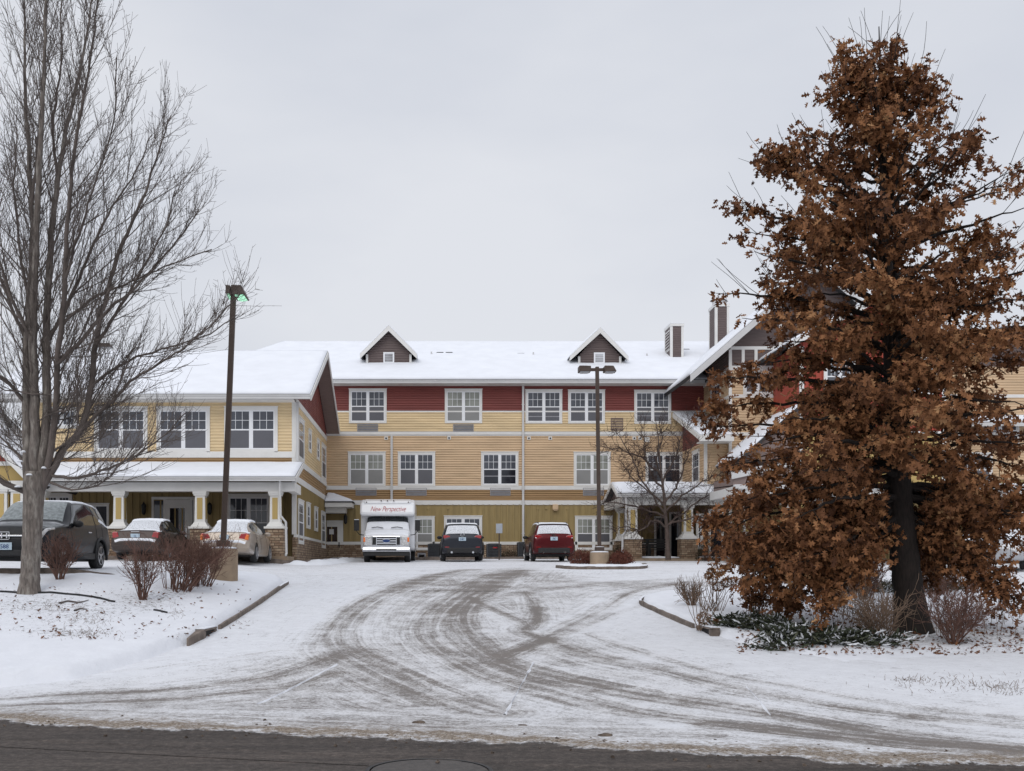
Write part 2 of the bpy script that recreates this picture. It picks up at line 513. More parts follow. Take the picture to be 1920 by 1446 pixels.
# ---- wheel tracks, measured from the photograph and laid on the ground in metres
def track(px): return [ground_at(a, b) for a, b in px]
TR = [  # points, half width, strength
    ([(990, 1069), (935, 1097), (893, 1122), (868, 1150), (872, 1180), (915, 1222), (985, 1255), (1130, 1290), (1300, 1318), (1500, 1350), (1700, 1382), (1920, 1405)], .30, .52),
    ([(965, 1069), (880, 1107), (838, 1135), (812, 1165), (812, 1195), (850, 1228), (930, 1268), (1050, 1303), (1200, 1338), (1400, 1362), (1650, 1392), (1920, 1412)], .34, .40),
    ([(885, 1068), (800, 1087), (720, 1115), (668, 1148), (640, 1185), (650, 1217), (720, 1255), (800, 1292), (880, 1322), (930, 1338)], .36, .36),
    ([(860, 1070), (770, 1092), (690, 1122), (640, 1155), (605, 1190), (590, 1222), (640, 1252), (720, 1290), (790, 1318)], .3, .25),
    ([(1290, 1092), (1190, 1110), (1120, 1150), (1060, 1178), (1000, 1208), (930, 1240)], .22, .38),
    ([(1260, 1120), (1160, 1150), (1090, 1180), (1020, 1205), (960, 1222)], .16, .22),
    ([(985, 1110), (1000, 1130), (1010, 1160), (1000, 1180), (975, 1165), (930, 1145), (880, 1120)], .17, .30),
    ([(1010, 1140), (1003, 1165), (985, 1182), (1040, 1205), (1130, 1235), (1260, 1262), (1420, 1300), (1600, 1330), (1800, 1352), (1920, 1362)], .22, .35),
    ([(1100, 1190), (1200, 1222), (1330, 1260), (1500, 1292), (1700, 1326), (1920, 1350)], .16, .26),
    ([(640, 1225), (540, 1262), (420, 1283), (280, 1297), (120, 1304), (0, 1312)], .24, .33),
    ([(620, 1265), (560, 1285), (470, 1297), (330, 1311), (180, 1318), (0, 1326)], .2, .30),
    ([(520, 1222), (400, 1240), (260, 1256), (100, 1270), (0, 1280)], .10, .14),
    ([(1310, 1082), (1200, 1090), (1090, 1098), (980, 1112), (900, 1130)], .25, .16),
    ([(640, 1062), (520, 1058), (420, 1056)], .3, .10),
    ([(700, 1075), (560, 1070), (450, 1066)], .3, .10),
    ([(1350, 1362), (1500, 1375), (1700, 1397), (1920, 1418)], .28, .5),
    ([(0, 1338), (300, 1345), (640, 1358), (960, 1372), (1300, 1378)], .35, .22),
]
TRW = [(track(p), hw, s) for p, hw, s in TR]
def catmull(pts, n=8):
    out = []
    for i in range(len(pts) - 1):
        p0 = pts[max(i - 1, 0)]; p1 = pts[i]; p2 = pts[i + 1]; p3 = pts[min(i + 2, len(pts) - 1)]
        for k in range(n):
            t = k / n
            out.append(tuple(.5 * ((2 * b) + (-a + c) * t + (2 * a - 5 * b + 4 * c - d) * t * t + (-a + 3 * b - 3 * c + d) * t ** 3) for a, b, c, d in zip(p0, p1, p2, p3)))
    out.append(tuple(pts[-1])); return out
WORN = [ground_at(a, b) for a, b in [(850, 1068), (1000, 1064), (1100, 1090), (1330, 1088), (1290, 1108), (1180, 1122), (1108, 1150), (1110, 1178), (1160, 1205), (1260, 1235), (1400, 1268), (1600, 1300), (1920, 1340), (1920, 1420), (1300, 1385), (640, 1362), (0, 1335), (0, 1300), (200, 1285), (420, 1252), (560, 1215), (590, 1180), (640, 1140), (720, 1100)]]

def pave_attrs(X, Y):
    wear = np.full(X.shape, .02)
    sd = poly_sd(X, Y, WORN)
    wear += .47 * sstep(-1.0, 1.5, sd)
    wear += .55 * (fbm(X * .55, Y * .55, 5) - .5) * sstep(-1.0, 1, sd) + .35 * (fbm(X * 2.1 + 7, Y * 2.1, 4) - .5) * sstep(-1.0, 1, sd)
    su = X.copy(); sv = Y.copy(); best = np.full(X.shape, 9.0)
    for pts, hw, st in TRW:
        c = catmull(pts, 8)
        d = np.full(X.shape, 1e9); uu = np.zeros(X.shape); vv = np.zeros(X.shape); L = 0.0
        for (ax, ay), (bx, by) in zip(c[:-1], c[1:]):
            ex, ey = bx - ax, by - ay; l = math.hypot(ex, ey) + 1e-9
            t = np.clip(((X - ax) * ex + (Y - ay) * ey) / l ** 2, 0, 1)
            dx, dy = X - ax - t * ex, Y - ay - t * ey
            dd = np.hypot(dx, dy); k = dd < d
            d = np.where(k, dd, d); uu = np.where(k, L + t * l, uu); vv = np.where(k, np.sign(ex * dy - ey * dx) * dd, vv)
            L += l
        wob = .75 + .5 * vnoise(uu * .8, vv * 0 + hw * 99)
        wear += .95 * st * (.80 + .32 * np.cos(vv * 2 * np.pi / .26)) * (1 - sstep(hw * .45 * wob, hw * 1.35 * wob, d)) * (.65 + .7 * vnoise(uu * 1.3 + 5, vv * 3))
        wear -= .16 * st * np.exp(-((d - hw * 1.7) / .13) ** 2)           # thrown-up ridge beside the rut
        k = d < best
        best = np.where(k, d, best); su = np.where(k, uu, su); sv = np.where(k, vv, sv)
    dl = (Y - ys(X)) / math.hypot(1, .26)
    ed = dl + .55 * (fbm(X * 1.1, Y * 1.6, 5) - .5) + .25 * (fbm(X * 6, Y * 6, 3) - .5)
    slush = .62 * np.exp(-((ed - .22) / .36) ** 2) + .34 * np.exp(-((ed - .8) / .7) ** 2)
    asph = 1 - sstep(-.30, .34, ed)
    # second band of bare asphalt where cars turn off to the east
    wear += .16 * sstep(2.4, 1.2, dl) * sstep(.2, .6, dl)
    return wear, slush, su, sv, asph, dl

# near pavement: fine grid from the street edge to 24 m
nx, ny = 620, 330
gx = np.linspace(-14, 16, nx)[:, None] * np.ones((1, ny))
tt = np.linspace(0, 1, ny)[None, :] ** 1.3
y0 = ys(gx) - 1.2
gy = y0 + (25.0 - y0) * tt
wear, slush, su, sv, asph, dl = pave_attrs(gx, gy)
gz = Hp(gx, gy) + .012 + .05 * slush * fbm(gx * 5, gy * 5, 4) * sstep(-.5, .2, dl) - .012 * np.clip(wear, 0, 1) + .02 * (fbm(gx * 1.2, gy * 1.2, 3) - .5) * sstep(.3, 1.5, dl)
gz = np.where(dl < -.8, .004, gz)
o = np_mesh('driveway', np.stack([gx, gy, gz], -1).reshape(-1, 3), grid_quads(nx, ny), m=M['drive'], smooth=True,
            attrs=dict(wear=wear, slush=slush, su=su, sv=sv, asph=asph))
o['kind'] = 'structure'
# far pavement: the parking lot
nx, ny = 360, 190
gx = np.linspace(-46, 46, nx)[:, None] * np.ones((1, ny)); gy = np.ones((nx, 1)) * np.linspace(24.6, 53, ny)[None, :]
wear, slush, su, sv, asph, dl = pave_attrs(gx, gy)
wear = wear + .10 + .35 * (fbm(gx * .5, gy * 1.3, 4) - .45)
gz = Hp(gx, gy) + .006 + .02 * (fbm(gx * .8, gy * .8, 3) - .5)
o = np_mesh('parking_lot', np.stack([gx, gy, gz], -1).reshape(-1, 3), grid_quads(nx, ny), m=M['drive'], smooth=True,
            attrs=dict(wear=wear, slush=slush * 0, su=su, sv=sv, asph=asph * 0))
o['kind'] = 'structure'
# cleared street
nx, ny = 200, 120
gx = np.linspace(-30, 40, nx)[:, None] * np.ones((1, ny))
gy = (ys(gx) - 1.18) - 22 * np.linspace(1, 0, ny)[None, :] ** 2
dl = (gy - ys(gx))
o = np_mesh('street', np.stack([gx, gy, np.zeros_like(gx)], -1).reshape(-1, 3), grid_quads(nx, ny), m=M['drive'], smooth=True,
            attrs=dict(wear=np.full(gx.shape, .4), slush=np.zeros(gx.shape), su=gx, sv=gy, asph=np.ones(gx.shape)))
o['kind'] = 'structure'
# wide ground below everything, out to the horizon
nx, ny = 150, 150
a = np.linspace(-1, 1, nx); gx = (np.sign(a) * np.abs(a) ** 2 * 900)[:, None] * np.ones((1, ny))
gy = np.ones((nx, 1)) * (40 + np.sign(a) * np.abs(a) ** 2 * 900)[None, :]
o = np_mesh('ground', np.stack([gx, gy, Hp(gx * .0, gy) - .6 + .35 * sstep(60, 90, gy)], -1).reshape(-1, 3), grid_quads(nx, ny), m=M['snow'], smooth=True)
o['kind'] = 'structure'

# ---- snow-covered lawns with litter showing through
def lawn_mat():
    m = bpy.data.materials.new('snowy_lawn'); t = NT(m)
    ob = t.coord('Object')
    cov = t.attr('litter')
    n = t.noise(ob, 11, 6, .75); n2 = t.noise(ob, 48, 4, .7)
    a = t.math('MULTIPLY_ADD', t.math('SUBTRACT', n, .5), 1.5, cov)
    a = t.math('MULTIPLY_ADD', t.math('SUBTRACT', n2, .5), .9, a)
    fac = t.ramp(a, [(.62, 0), (.76, .9)])
    lit = t.ramp(t.noise(ob, 30, 3, .8), [(.3, (.05, .038, .030)), (.6, (.14, .115, .085)), (.8, (.25, .22, .16))])
    snow = t.ramp(t.noise(ob, 3, 6, .6), [(.25, (.72, .735, .775)), (.75, (.79, .805, .845))])
    t.base(t.mix(fac, snow, lit)); t.set(Roughness=.85); t.b.inputs['Specular IOR Level'].default_value = .15
    t.bump(t.math('MULTIPLY_ADD', fac, .5, t.noise(ob, 16, 6, .7)), .45, .03)
    return m
M['lawn'] = lawn_mat()
def lawn(poly, bank, x0, x1, y0, y1, step, litter):
    nx, ny = int((x1 - x0) / step), int((y1 - y0) / step)
    gx = np.linspace(x0, x1, nx)[:, None] * np.ones((1, ny)); gy = np.ones((nx, 1)) * np.linspace(y0, y1, ny)[None, :]
    z, sd = lawn_z(gx, gy, poly, bank)
    q = grid_quads(nx, ny)
    keep = (sd.reshape(-1)[q] > -.25).any(1)
    o = np_mesh('snowy_lawn', np.stack([gx, gy, z], -1).reshape(-1, 3), q[keep], m=M['lawn'], smooth=True, attrs=dict(litter=litter(gx, gy, sd)))
    o['kind'] = 'structure'
def lit_l(X, Y, sd):
    c = .37 * sstep(.3, 1.6, sd) * sstep(14.5, 16.5, Y)
    c += .16 * np.exp(-(((X + 7.2) / 2.5) ** 2 + ((Y - 18.3) / 1.3) ** 2))
    c += .20 * np.exp(-(((X + 5.0) / .9) ** 2 + ((Y - 19.8) / 1.6) ** 2))
    c += .22 * np.exp(-(((X + 5.7) / 1.0) ** 2 + ((Y - 16.0) / .5) ** 2)) + .25 * np.exp(-(((X + 6.2) / .7) ** 2 + ((Y - 15.0) / .25) ** 2))
    return c + .25 * (fbm(X * .8, Y * .8, 3) - .5) + .05
def lit_r(X, Y, sd):
    c = .31 * sstep(.6, 2.0, sd) * sstep(12.5, 14.0, Y)
    c += .28 * np.exp(-(((X - 8.6) / 2.6) ** 2 + ((Y - 16.3) / 1.5) ** 2))
    c += .22 * np.exp(-(((X - 6.2) / 1.2) ** 2 + ((Y - 19.0) / 1.2) ** 2))
    c += .38 * np.exp(-(((X - 7.4) / 1.3) ** 2 + ((Y - 13.0) / .22) ** 2)) * (fbm(X * 1.5, Y * 4) > .42)
    return c + .22 * (fbm(X * .8, Y * .8, 3) - .5) + .05
lawn(LAWN_L, bank_l, -30, -3.3, 12.6, 28, .10, lit_l)
lawn(LAWN_R, bank_r, 4.2, 26, 8, 26, .10, lit_r)

# ---- kerbs
def kerb(pts, name='kerb', w=.055, h=.10, parent=None, mt=None, closed=False):
    pts = catmull(pts, 6)
    b = MB(); n = len(pts); prev = None
    v = []
    for i, (x, y) in enumerate(pts):
        ax, ay = pts[max(i - 1, 0)]; bx, by = pts[min(i + 1, n - 1)]
        l = math.hypot(bx - ax, by - ay); nxv, nyv = -(by - ay) / l, (bx - ax) / l
        z = float(Hp(x, y)); hh = h * (1 + .25 * (vnoise(x * 6, y * 6) - .5))
        for s_, zz in ((-.5, z - .25), (-.5, z + hh * .93), (-.38, z + hh), (.38, z + hh), (.5, z + hh * .93), (.5, z - .25)):
            v.append((x + nxv * w * s_, y + nyv * w * s_, zz))
    f = []
    for i in range(n - 1):
        for k in range(5): f.append((i * 6 + k, i * 6 + k + 1, (i + 1) * 6 + k + 1, (i + 1) * 6 + k))
    f += [tuple(range(6)), tuple(range((n - 1) * 6, n * 6))]
    b.add(v, f)
    b.mi = [1 if (i < (n - 1) * 5 and i % 5 in (1, 2, 3) and vnoise(i * .021, 3.3) > .62) else 0 for i in range(len(f))]      # snow lies along the top
    o = b.build(name, [mt or M['kerb'], M['snow']], parent)
    if parent is None: o['kind'] = 'structure'
    return o
kerb([(-3.78, 18.25), (-3.72, 20), (-3.68, 23), (-3.66, 26.2)])
kerb([(4.78, 18.35), (4.66, 20), (4.57, 21.4), (4.62, 22.2), (4.9, 22.9)])
kerb([(-6.7, 21.95), (-7.4, 21.78), (-8.6, 21.68), (-12, 21.6)], h=.12)
# kerb round the walk in front of the wing and along the facade
kerb([(-13, 37.6), (-6.2, 37.6), (-5.0, 38.3), (-4.4, 41.5), (-3.9, 46.0), (-3.0, 48.4), (2, 49.9), (8, 50.0)], h=.16)
kerb([(8.0, 47.6), (10, 47.0), (14, 46.8), (18, 46.6)], h=.14)
# joints in the concrete apron, filled with snow
def joint(px, w=.035):
    b = MB(); pts = [ground_at(a, c) for a, c in px]; pts = catmull(pts, 10)
    v = []; n = len(pts)
    for i, (x, y) in enumerate(pts):
        ax, ay = pts[max(i - 1, 0)]; bx, by = pts[min(i + 1, n - 1)]
        l = math.hypot(bx - ax, by - ay) + 1e-9; ww = w * .5 * max(0.0, -.35 + 1.9 * float(vnoise(x * 5, y * 5)))
        nxv, nyv = -(by - ay) / l * ww, (bx - ax) / l * ww
        z = float(Hp(x, y)) + .016
        v += [(x - nxv, y - nyv, z - .02), (x, y, z + .006), (x + nxv, y + nyv, z - .02)]
    f = [(i * 3 + k, i * 3 + k + 1, i * 3 + k + 4, i * 3 + k + 3) for i in range(n - 1) for k in range(2)]
    b.add(v, f); o = b.build('snow_filled_joint', M['snow'], fixn=False); o['kind'] = 'structure'
joint([(1000, 1243), (988, 1266), (975, 1290), (960, 1318), (946, 1342)], .055)
joint([(632, 1247), (560, 1285), (482, 1322)], .045)
joint([(1400, 1290), (1425, 1318), (1445, 1343)], .04)
# ---------------------------------------------------------------- the building
def stone_mat():
    m = bpy.data.materials.new('stacked_ledge_stone'); t = NT(m)
    geo = t.n.new('ShaderNodeNewGeometry'); sp = t.n.new('ShaderNodeSeparateXYZ'); t.lk(geo.outputs['Position'], sp.inputs[0])
    u = t.math('ADD', sp.outputs['X'], sp.outputs['Y'])
    cm = t.n.new('ShaderNodeCombineXYZ'); t.lk(u, cm.inputs[0]); t.lk(sp.outputs['Z'], cm.inputs[1])
    wob = t.new('ShaderNodeTexNoise'); wob.inputs['Scale'].default_value = 2.5; t.lk(cm.outputs[0], wob.inputs['Vector'])
    vm = t.n.new('ShaderNodeVectorMath'); vm.operation = 'MULTIPLY_ADD'; vm.inputs[1].default_value = (.08, .05, 0)
    t.lk(wob.outputs['Color'], vm.inputs[0]); t.lk(cm.outputs[0], vm.inputs[2])
    br = t.new('ShaderNodeTexBrick'); br.offset = .37; br.squash = .7; br.squash_frequency = 3
    t.lk(vm.outputs[0], br.inputs['Vector'])
    for k, v in (('Scale', 1.0), ('Brick Width', .30), ('Row Height', .10), ('Mortar Size', .010), ('Mortar Smooth', .3), ('Bias', -.1)): br.inputs[k].default_value = v
    br.inputs['Color1'].default_value = (.22, .155, .10, 1); br.inputs['Color2'].default_value = (.46, .36, .25, 1); br.inputs['Mortar'].default_value = (.035, .027, .022, 1)
    n = t.noise(cm.outputs[0], 6, 4, .6)
    c = t.mix(t.ramp(n, [(.35, 0), (.7, .6)]), br.outputs['Color'], (.20, .105, .065))
    t.base(c); t.set(Roughness=.9)
    t.bump(t.math('MULTIPLY_ADD', br.outputs['Fac'], -1.0, t.noise(cm.outputs[0], 22, 3)), .8, .03)
    return m
M['stone'] = stone_mat()

bld = empty('apartment_building', (0, 52, 2.1), 0, 'long three storey senior residence with yellow, tan and red siding under snowy roofs', 'building')
GZ = 2.06
def front(Y): return lambda u, o, z: (u, Y - o, z)
def faceR(X): return lambda u, o, z: (X + o, u, z)
def faceL(X): return lambda u, o, z: (X - o, u, z)

def lap(mb, T, u0, u1, z0, z1, c=.125, o=.033, back=.10):
    """overlapping lap siding; u0/u1 may be functions of z"""
    fu0 = u0 if callable(u0) else (lambda z: u0); fu1 = u1 if callable(u1) else (lambda z: u1)
    n = max(1, round((z1 - z0) / c)); h = (z1 - z0) / n
    for i in range(n):
        a, b = z0 + i * h, z0 + (i + 1) * h
        if fu1(a) - fu0(a) < .02: continue
        if fu1(b) < fu0(b): bu0 = bu1 = (fu0(b) + fu1(b)) / 2
        else: bu0, bu1 = fu0(b), fu1(b)
        au0, au1 = fu0(a), fu1(a)
        k = a + .40 * h       # Dutch-lap profile: an undercut face, then the board leaning back
        v = [T(au0, 0, a), T(au1, 0, a), T(au1, o, k), T(au0, o, k), T(bu0, o * .45, b), T(bu1, o * .45, b), T(bu1, 0, b), T(bu0, 0, b)]
        mb.add(v, [(0, 1, 2, 3), (3, 2, 5, 4), (4, 5, 6, 7)])
    return mb

def batten(mb, T, u0, u1, z0, z1, p=.30, w=.06, o=.045):
    us = []
    n = max(1, int((u1 - u0) / p)); q = (u1 - u0) / n
    us.append((u0, 0))
    for i in range(n):
        c = u0 + (i + .5) * q
        us += [(c - w / 2, 0), (c - w / 2, o), (c + w / 2, o), (c + w / 2, 0)]
    us.append((u1, 0))
    fz0 = z0 if callable(z0) else (lambda u: z0); fz1 = z1 if callable(z1) else (lambda u: z1)
    v = []
    for (u, oo) in us: v += [T(u, oo, fz0(u)), T(u, oo, fz1(u))]
    return mb.add(v, [(2 * i, 2 * i + 2, 2 * i + 3, 2 * i + 1) for i in range(len(us) - 1)])

def tbox(mb, T, u0, u1, o0, o1, z0, z1):
    v = [T(u, o, z) for z in (z0, z1) for o in (o0, o1) for u in (u0, u1)]
    return mb.add(v, [(0, 2, 3, 1), (4, 5, 7, 6), (0, 1, 5, 4), (2, 6, 7, 3), (0, 4, 6, 2), (1, 3, 7, 5)])

def trim(T, u0, u1, z0, z1, o=.045, m='white', name='trim_band', back=.05, parent=None):
    return tbox(MB(), T, u0, u1, -back, o, z0, z1).build(name, M[m], parent or bld)

def window(T_kind, pos, w, h, units=2, grid=True, upper='pane', lower='screen', cas=.105, parent=None, split=.5, blind=None):
    """T_kind: rotation about z; pos = centre of the bottom edge on the wall plane"""
    rz = {'front': 0, 'right': R(90), 'left': R(-90)}[T_kind]
    b = MB()
    b.box(-w / 2, -w / 2 + cas, -.06, .02, 0, h); b.box(w / 2 - cas, w / 2, -.06, .02, 0, h)
    b.box(-w / 2 + cas, w / 2 - cas, -.058, .02, h - cas * 1.05, h - .002); b.box(-w / 2 + cas, w / 2 - cas, -.058, .02, .002, cas * .9)
    b.box(-w / 2 - .02, w / 2 + .02, -.082, .02, h + .001, h + .035)
    o = b.build('window', M['white'], parent or bld)
    o.matrix_parent_inverse = Wm(parent or bld).inverted()
    o.location = pos; o.rotation_euler = (0, 0, rz)
    x0, x1, z0, z1 = -w / 2 + cas, w / 2 - cas, cas * .9, h - cas * 1.05
    s = MB(); up = MB(); lo = MB()
    mw = .075 if units > 1 else 0
    uw = (x1 - x0 - mw * (units - 1)) / units
    fr = .042
    zm = z0 + (z1 - z0) * split
    for k in range(units):
        a = x0 + k * (uw + mw); c = a + uw
        if k < units - 1: s.box(c, c + mw, -.050, .02, z0, z1)
        s.box(a, a + fr, -.042, .02, z0, z1); s.box(c - fr, c, -.042, .02, z0, z1)
        s.box(a + fr, c - fr, -.041, .02, z1 - fr, z1); s.box(a + fr, c - fr, -.041, .02, z0, z0 + fr)
        s.box(a + fr, c - fr, -.045, .02, zm - fr * .6, zm + fr * .6)
        if grid:
            for q in (1, 2):
                xx = a + fr + (uw - 2 * fr) * q / 3
                s.box(xx - .009, xx + .009, -.0378, .02, zm + fr * .6, z1 - fr)
            zz = (zm + fr * .6 + z1 - fr) / 2
            s.box(a + fr, c - fr, -.0372, .018, zz - .009, zz + .009)
        up.box(a + fr * .5, c - fr * .5, -.034, .01, zm, z1 - fr * .5); lo.box(a + fr * .5, c - fr * .5, -.034, .01, z0 + fr * .5, zm - .002)
    s.build('sash', M['sash'], o, local=True)
    up.build('pane', M[upper], o, local=True); lo.build('screen', M[lower], o, local=True)
    if blind:
        bl = MB()
        for k in range(units):
            a = x0 + k * (uw + mw) + fr; c = a + uw - 2 * fr
            zz = z0 + (zm - z0) * blind
            bl.box(a, c, -.037, .0, zz - .02, zz + .02)
        bl.build('blind_rail', M['louver'], o, local=True)
    return o

def wpx(x0, x1, y0, y1, Y, **k):
    """window given by its outline in the photograph, on a facade at depth Y"""
    return window('front', ((xw((x0 + x1) / 2, Y)), Y, zw(y1, Y)), (x1 - x0) * Y / F, (y1 - y0) * Y / F, **k)

def snow_slab(name, a, b, c, d, th=.09, parent=None, nu=40, nv=14, m=None, seed=0.0, inset=.0):
    """uneven sheet of snow on the roof plane a(eave) b(eave) c(ridge) d(ridge)"""
    a, b, c, d = map(Vector, (a, b, c, d))
    nrm = (b - a).cross(d - a).normalized()
    if nrm.z < 0: nrm = -nrm
    u = np.linspace(0, 1, nu)[:, None, None]; v = np.linspace(0, 1, nv)[None, :, None]
    A, B, Cc, D = (np.array(q) for q in (a, b, c, d))
    p = (A * (1 - u) + B * u) * (1 - v) + (D * (1 - u) + Cc * u) * v
    uu = u[..., 0] * np.ones((1, nv)); vv = v[..., 0] * np.ones((nu, 1))
    t = th * (.75 + .5 * fbm(p[..., 0] * .8 + seed, p[..., 1] * .8 + p[..., 2], 3))
    edge = np.minimum(np.minimum(uu, 1 - uu) * (b - a).length, np.minimum(vv, 1 - vv) * (d - a).length)
    t = t * (.35 + .65 * sstep(0, .22, edge))
    top = p + np.array(nrm) * (t[..., None] + .004)
    bot = p + np.array(nrm) * .004
    n = nu * nv
    q = grid_quads(nu, nv)
    idx = np.arange(n).reshape(nu, nv)
    ring = np.concatenate([idx[:, 0], idx[-1, 1:], idx[-2::-1, -1], idx[0, -2:0:-1]])
    r2 = np.roll(ring, -1)
    side = np.stack([ring, r2, r2 + n, ring + n], 1)
    o = np_mesh(name, np.concatenate([top.reshape(-1, 3), bot.reshape(-1, 3)]), np.concatenate([q, side]), m=m or M['roofsnow'], parent=parent)
    bm = bmesh.new(); bm.from_mesh(o.data); bmesh.ops.recalc_face_normals(bm, faces=bm.faces); bm.to_mesh(o.data); bm.free()
    o.data.polygons.foreach_set('use_smooth', np.arange(len(o.data.polygons)) < len(q))
    return o

def roof(a, b, c, d, th=.16, snow=.09, parent=None, name='roof', m='shingle', nu=40, nv=14, seed=0.0):
    a, b, c, d = map(Vector, (a, b, c, d))
    nrm = (b - a).cross(d - a).normalized()
    if nrm.z < 0: nrm = -nrm
    o = MB().extrude([a, b, c, d], -nrm * th).build(name, M[m], parent or bld)
    if snow: snow_slab('snow_cover', a, b, c, d, snow, o, nu, nv, seed=seed)
    return o

# ======== main block, facade at Y = 52
Y = 52.0; T = front(Y); XL, XR = -12.0, 14.1
Z = lambda py: zw(py, Y)
w_ = MB(); lap(w_, T, XL, XR, Z(771), Z(721)); w_.build('red_wall', M['red'], bld, fixn=False)
w_ = MB(); lap(w_, T, XL, XR, Z(810), Z(772)); w_.build('yellow_wall', M['yellow'], bld, fixn=False)
w_ = MB(); lap(w_, T, XL, XR, Z(912), Z(817)); w_.build('tan_wall', M['tan'], bld, fixn=False)
w_ = MB(); lap(w_, T, XL, XR, Z(939), Z(918)); w_.build('brown_wall', M['brown'], bld, fixn=False)
w_ = MB(); batten(w_, T, XL, XR, Z(1018), Z(946), .31); w_.build('board_and_batten_wall', M['olive'], bld, fixn=False)
tbox(MB(), T, XL, XR, -.1, .07, GZ - .4, Z(1021)).build('stone_base', M['stone'], bld)
MB().box(XL, 30, 52.12, 68, GZ - .4, 11.0).build('core_wall', M['brown'], bld)
trim(T, XL, XR, Z(773.2), Z(770.6), .035); trim(T, XL, XR, Z(817.5), Z(809.5), .04, 'gutter'); trim(T, XL, XR, Z(815), Z(811), .055)
trim(T, XL, XR, Z(918.5), Z(911), .045); trim(T, XL, XR, Z(947), Z(938.5), .045); trim(T, XL, XR, Z(1021.5), Z(1016), .09)
trim(T, XL, XR, Z(724), Z(717.5), .05, name='frieze_board')
# eaves
EY, EZ, RY, RZ = 51.3, zw(711.5, 51.3), 60.0, zw(641, 60)
MB().box(-11.9, 14.4, EY + .1, 52.0, EZ - .20, EZ - .17).build('soffit', M['white'], bld)
g = MB(); g.box(-11.9, 13.95, EY - .02, EY + .10, EZ - .19, EZ - .03); g.box(-11.9, 13.95, EY - .05, EY - .0205, EZ - .07, EZ - .03); g.build('gutter', M['gutter'], bld)
sl = (RZ - EZ) / (RY - EY)
roof((-13, EY, EZ), (27, EY, EZ), (27, RY, RZ), (-8.7, RY, RZ), seed=1, nu=90, nv=24, snow=.11)
roof((27, 68.6, EZ), (-13, 68.6, EZ), (-8.7, RY, RZ), (27, RY, RZ), snow=.1, nu=20, nv=8)
roof((-13, 68.6, EZ), (-13, EY, EZ), (-8.7, RY, RZ), (-8.7, RY + .02, RZ), snow=.1, nu=8, nv=8)
def on_roof(px, py):
    # depth where the sight line meets the front slope
    k = (CY - py) / F
    y = (EZ - sl * EY - EYE) / (k - sl)
    return y
# windows (outline of the casing in the photograph)
for x0, x1, y0, y1, up, lo, bd in ((654.5, 725, 730, 794, 'pane', 'screen', None), (834, 904, 730.5, 794, 'panecurt', 'screenlight', None), (985, 1054, 731.5, 794.5, 'pane', 'screen', .35),
                       (1065, 1134, 732, 794.5, 'pane', 'screen', None), (1189, 1258, 732.5, 795, 'pane', 'screen', .42)):
    wpx(x0, x1, y0, y1, Y, upper=up, lower=lo, blind=bd)
for x0, x1, y0, y1, up, lo, bd in ((652.5, 723, 848, 912, 'panecurt', 'screenlight', None), (746, 816, 848, 912, 'pane', 'screen', None), (902, 972, 848, 912, 'pane', 'darkpane', .55),
                       (1075.5, 1144.5, 848.5, 912.5, 'panecurt', 'screenlight', None), (1210, 1279, 849, 912.5, 'pane', 'darkpane', None)):
    wpx(x0, x1, y0, y1, Y, upper=up, lower=lo, blind=bd)
for x0, x1, y0, y1, up, lo in ((746, 815, 969, 1032, 'panecurt', 'screenlight'), (832.5, 904, 968, 1032, 'pane', 'darkpane'), (1078, 1148, 968.5, 1032, 'panecurt', 'screen')):
    wpx(x0, x1, y0, y1, Y - .03, upper=up, lower=lo)
# through-wall heater grilles
def grille(x0, x1, y0, y1, Yd=52.0, m='louver'):
    b = MB(); a, c = xw(x0, Yd), xw(x1, Yd); z0, z1 = zw(y1, Yd), zw(y0, Yd)
    b.box(a, c, Yd - .055, Yd + .02, z0, z0 + .025); b.box(a, c, Yd - .055, Yd + .02, z1 - .025, z1)
    b.box(a, a + .025, Yd - .054, Yd + .02, z0 + .025, z1 - .025); b.box(c - .025, c, Yd - .054, Yd + .02, z0 + .025, z1 - .025)
    n = 9
    for k in range(n):
        zz = z0 + .03 + (z1 - z0 - .06) * (k + .5) / n
        b.add([(a + .025, Yd - .05, zz - .014), (c - .025, Yd - .05, zz - .014), (c - .025, Yd - .02, zz + .02), (a + .025, Yd - .02, zz + .02)], [(0, 1, 2, 3)])
    b.box(a + .025, c - .025, Yd - .019, Yd + .02, z0 + .025, z1 - .025)
    return b.build('wall_grille', M[m], bld)
for q in ((670, 709, 795.5, 809.5), (849.5, 888, 796, 809.5), (667, 706, 915, 929.5), (761, 800, 915, 929.5), (919, 957, 915, 929.5), (1093, 1132, 915, 929.5)): grille(*q)
grille(1145, 1168, 784, 808, m='soffit')
for x, y in ((724, 822), (842, 821.5), (991.5, 822), (1031.5, 822), (1189, 822), (1200, 822)):
    v = MB(); X, zz = xw(x, Y), zw(y, Y)
    v.box(X - .09, X + .09, Y - .06, Y, zz - .08, zz + .09)
    o = v.build('dryer_vent', M['white'], bld)
    MB().lathe([(.045, -.075), (.045, -.0605)], (X, Y, zz - .005), 'y', 12).build('opening', M['dark'], o)
MB().box(xw(1207, Y), xw(1217, Y), Y - .12, Y, zw(829, Y), zw(820, Y)).build('junction_box', M['white'], bld)
v = MB(); v.box(xw(1035.5, Y), xw(1046, Y), Y - .22, Y, zw(956, Y), zw(946.5, Y)); v.box(xw(1037, Y), xw(1044.5, Y), Y - .2, Y, zw(958, Y), zw(956, Y) - .002); v.build('wall_light', M['tan'], bld, bevel=.01)
for x in (803, 839, 1008, 1024, 1064):
    MB().box(xw(x - 2.4, Y), xw(x + 2.4, Y), Y - .05, Y, zw(955.5, Y), zw(951, Y)).build('outlet_cover', M['olive'], bld, bevel=.008)
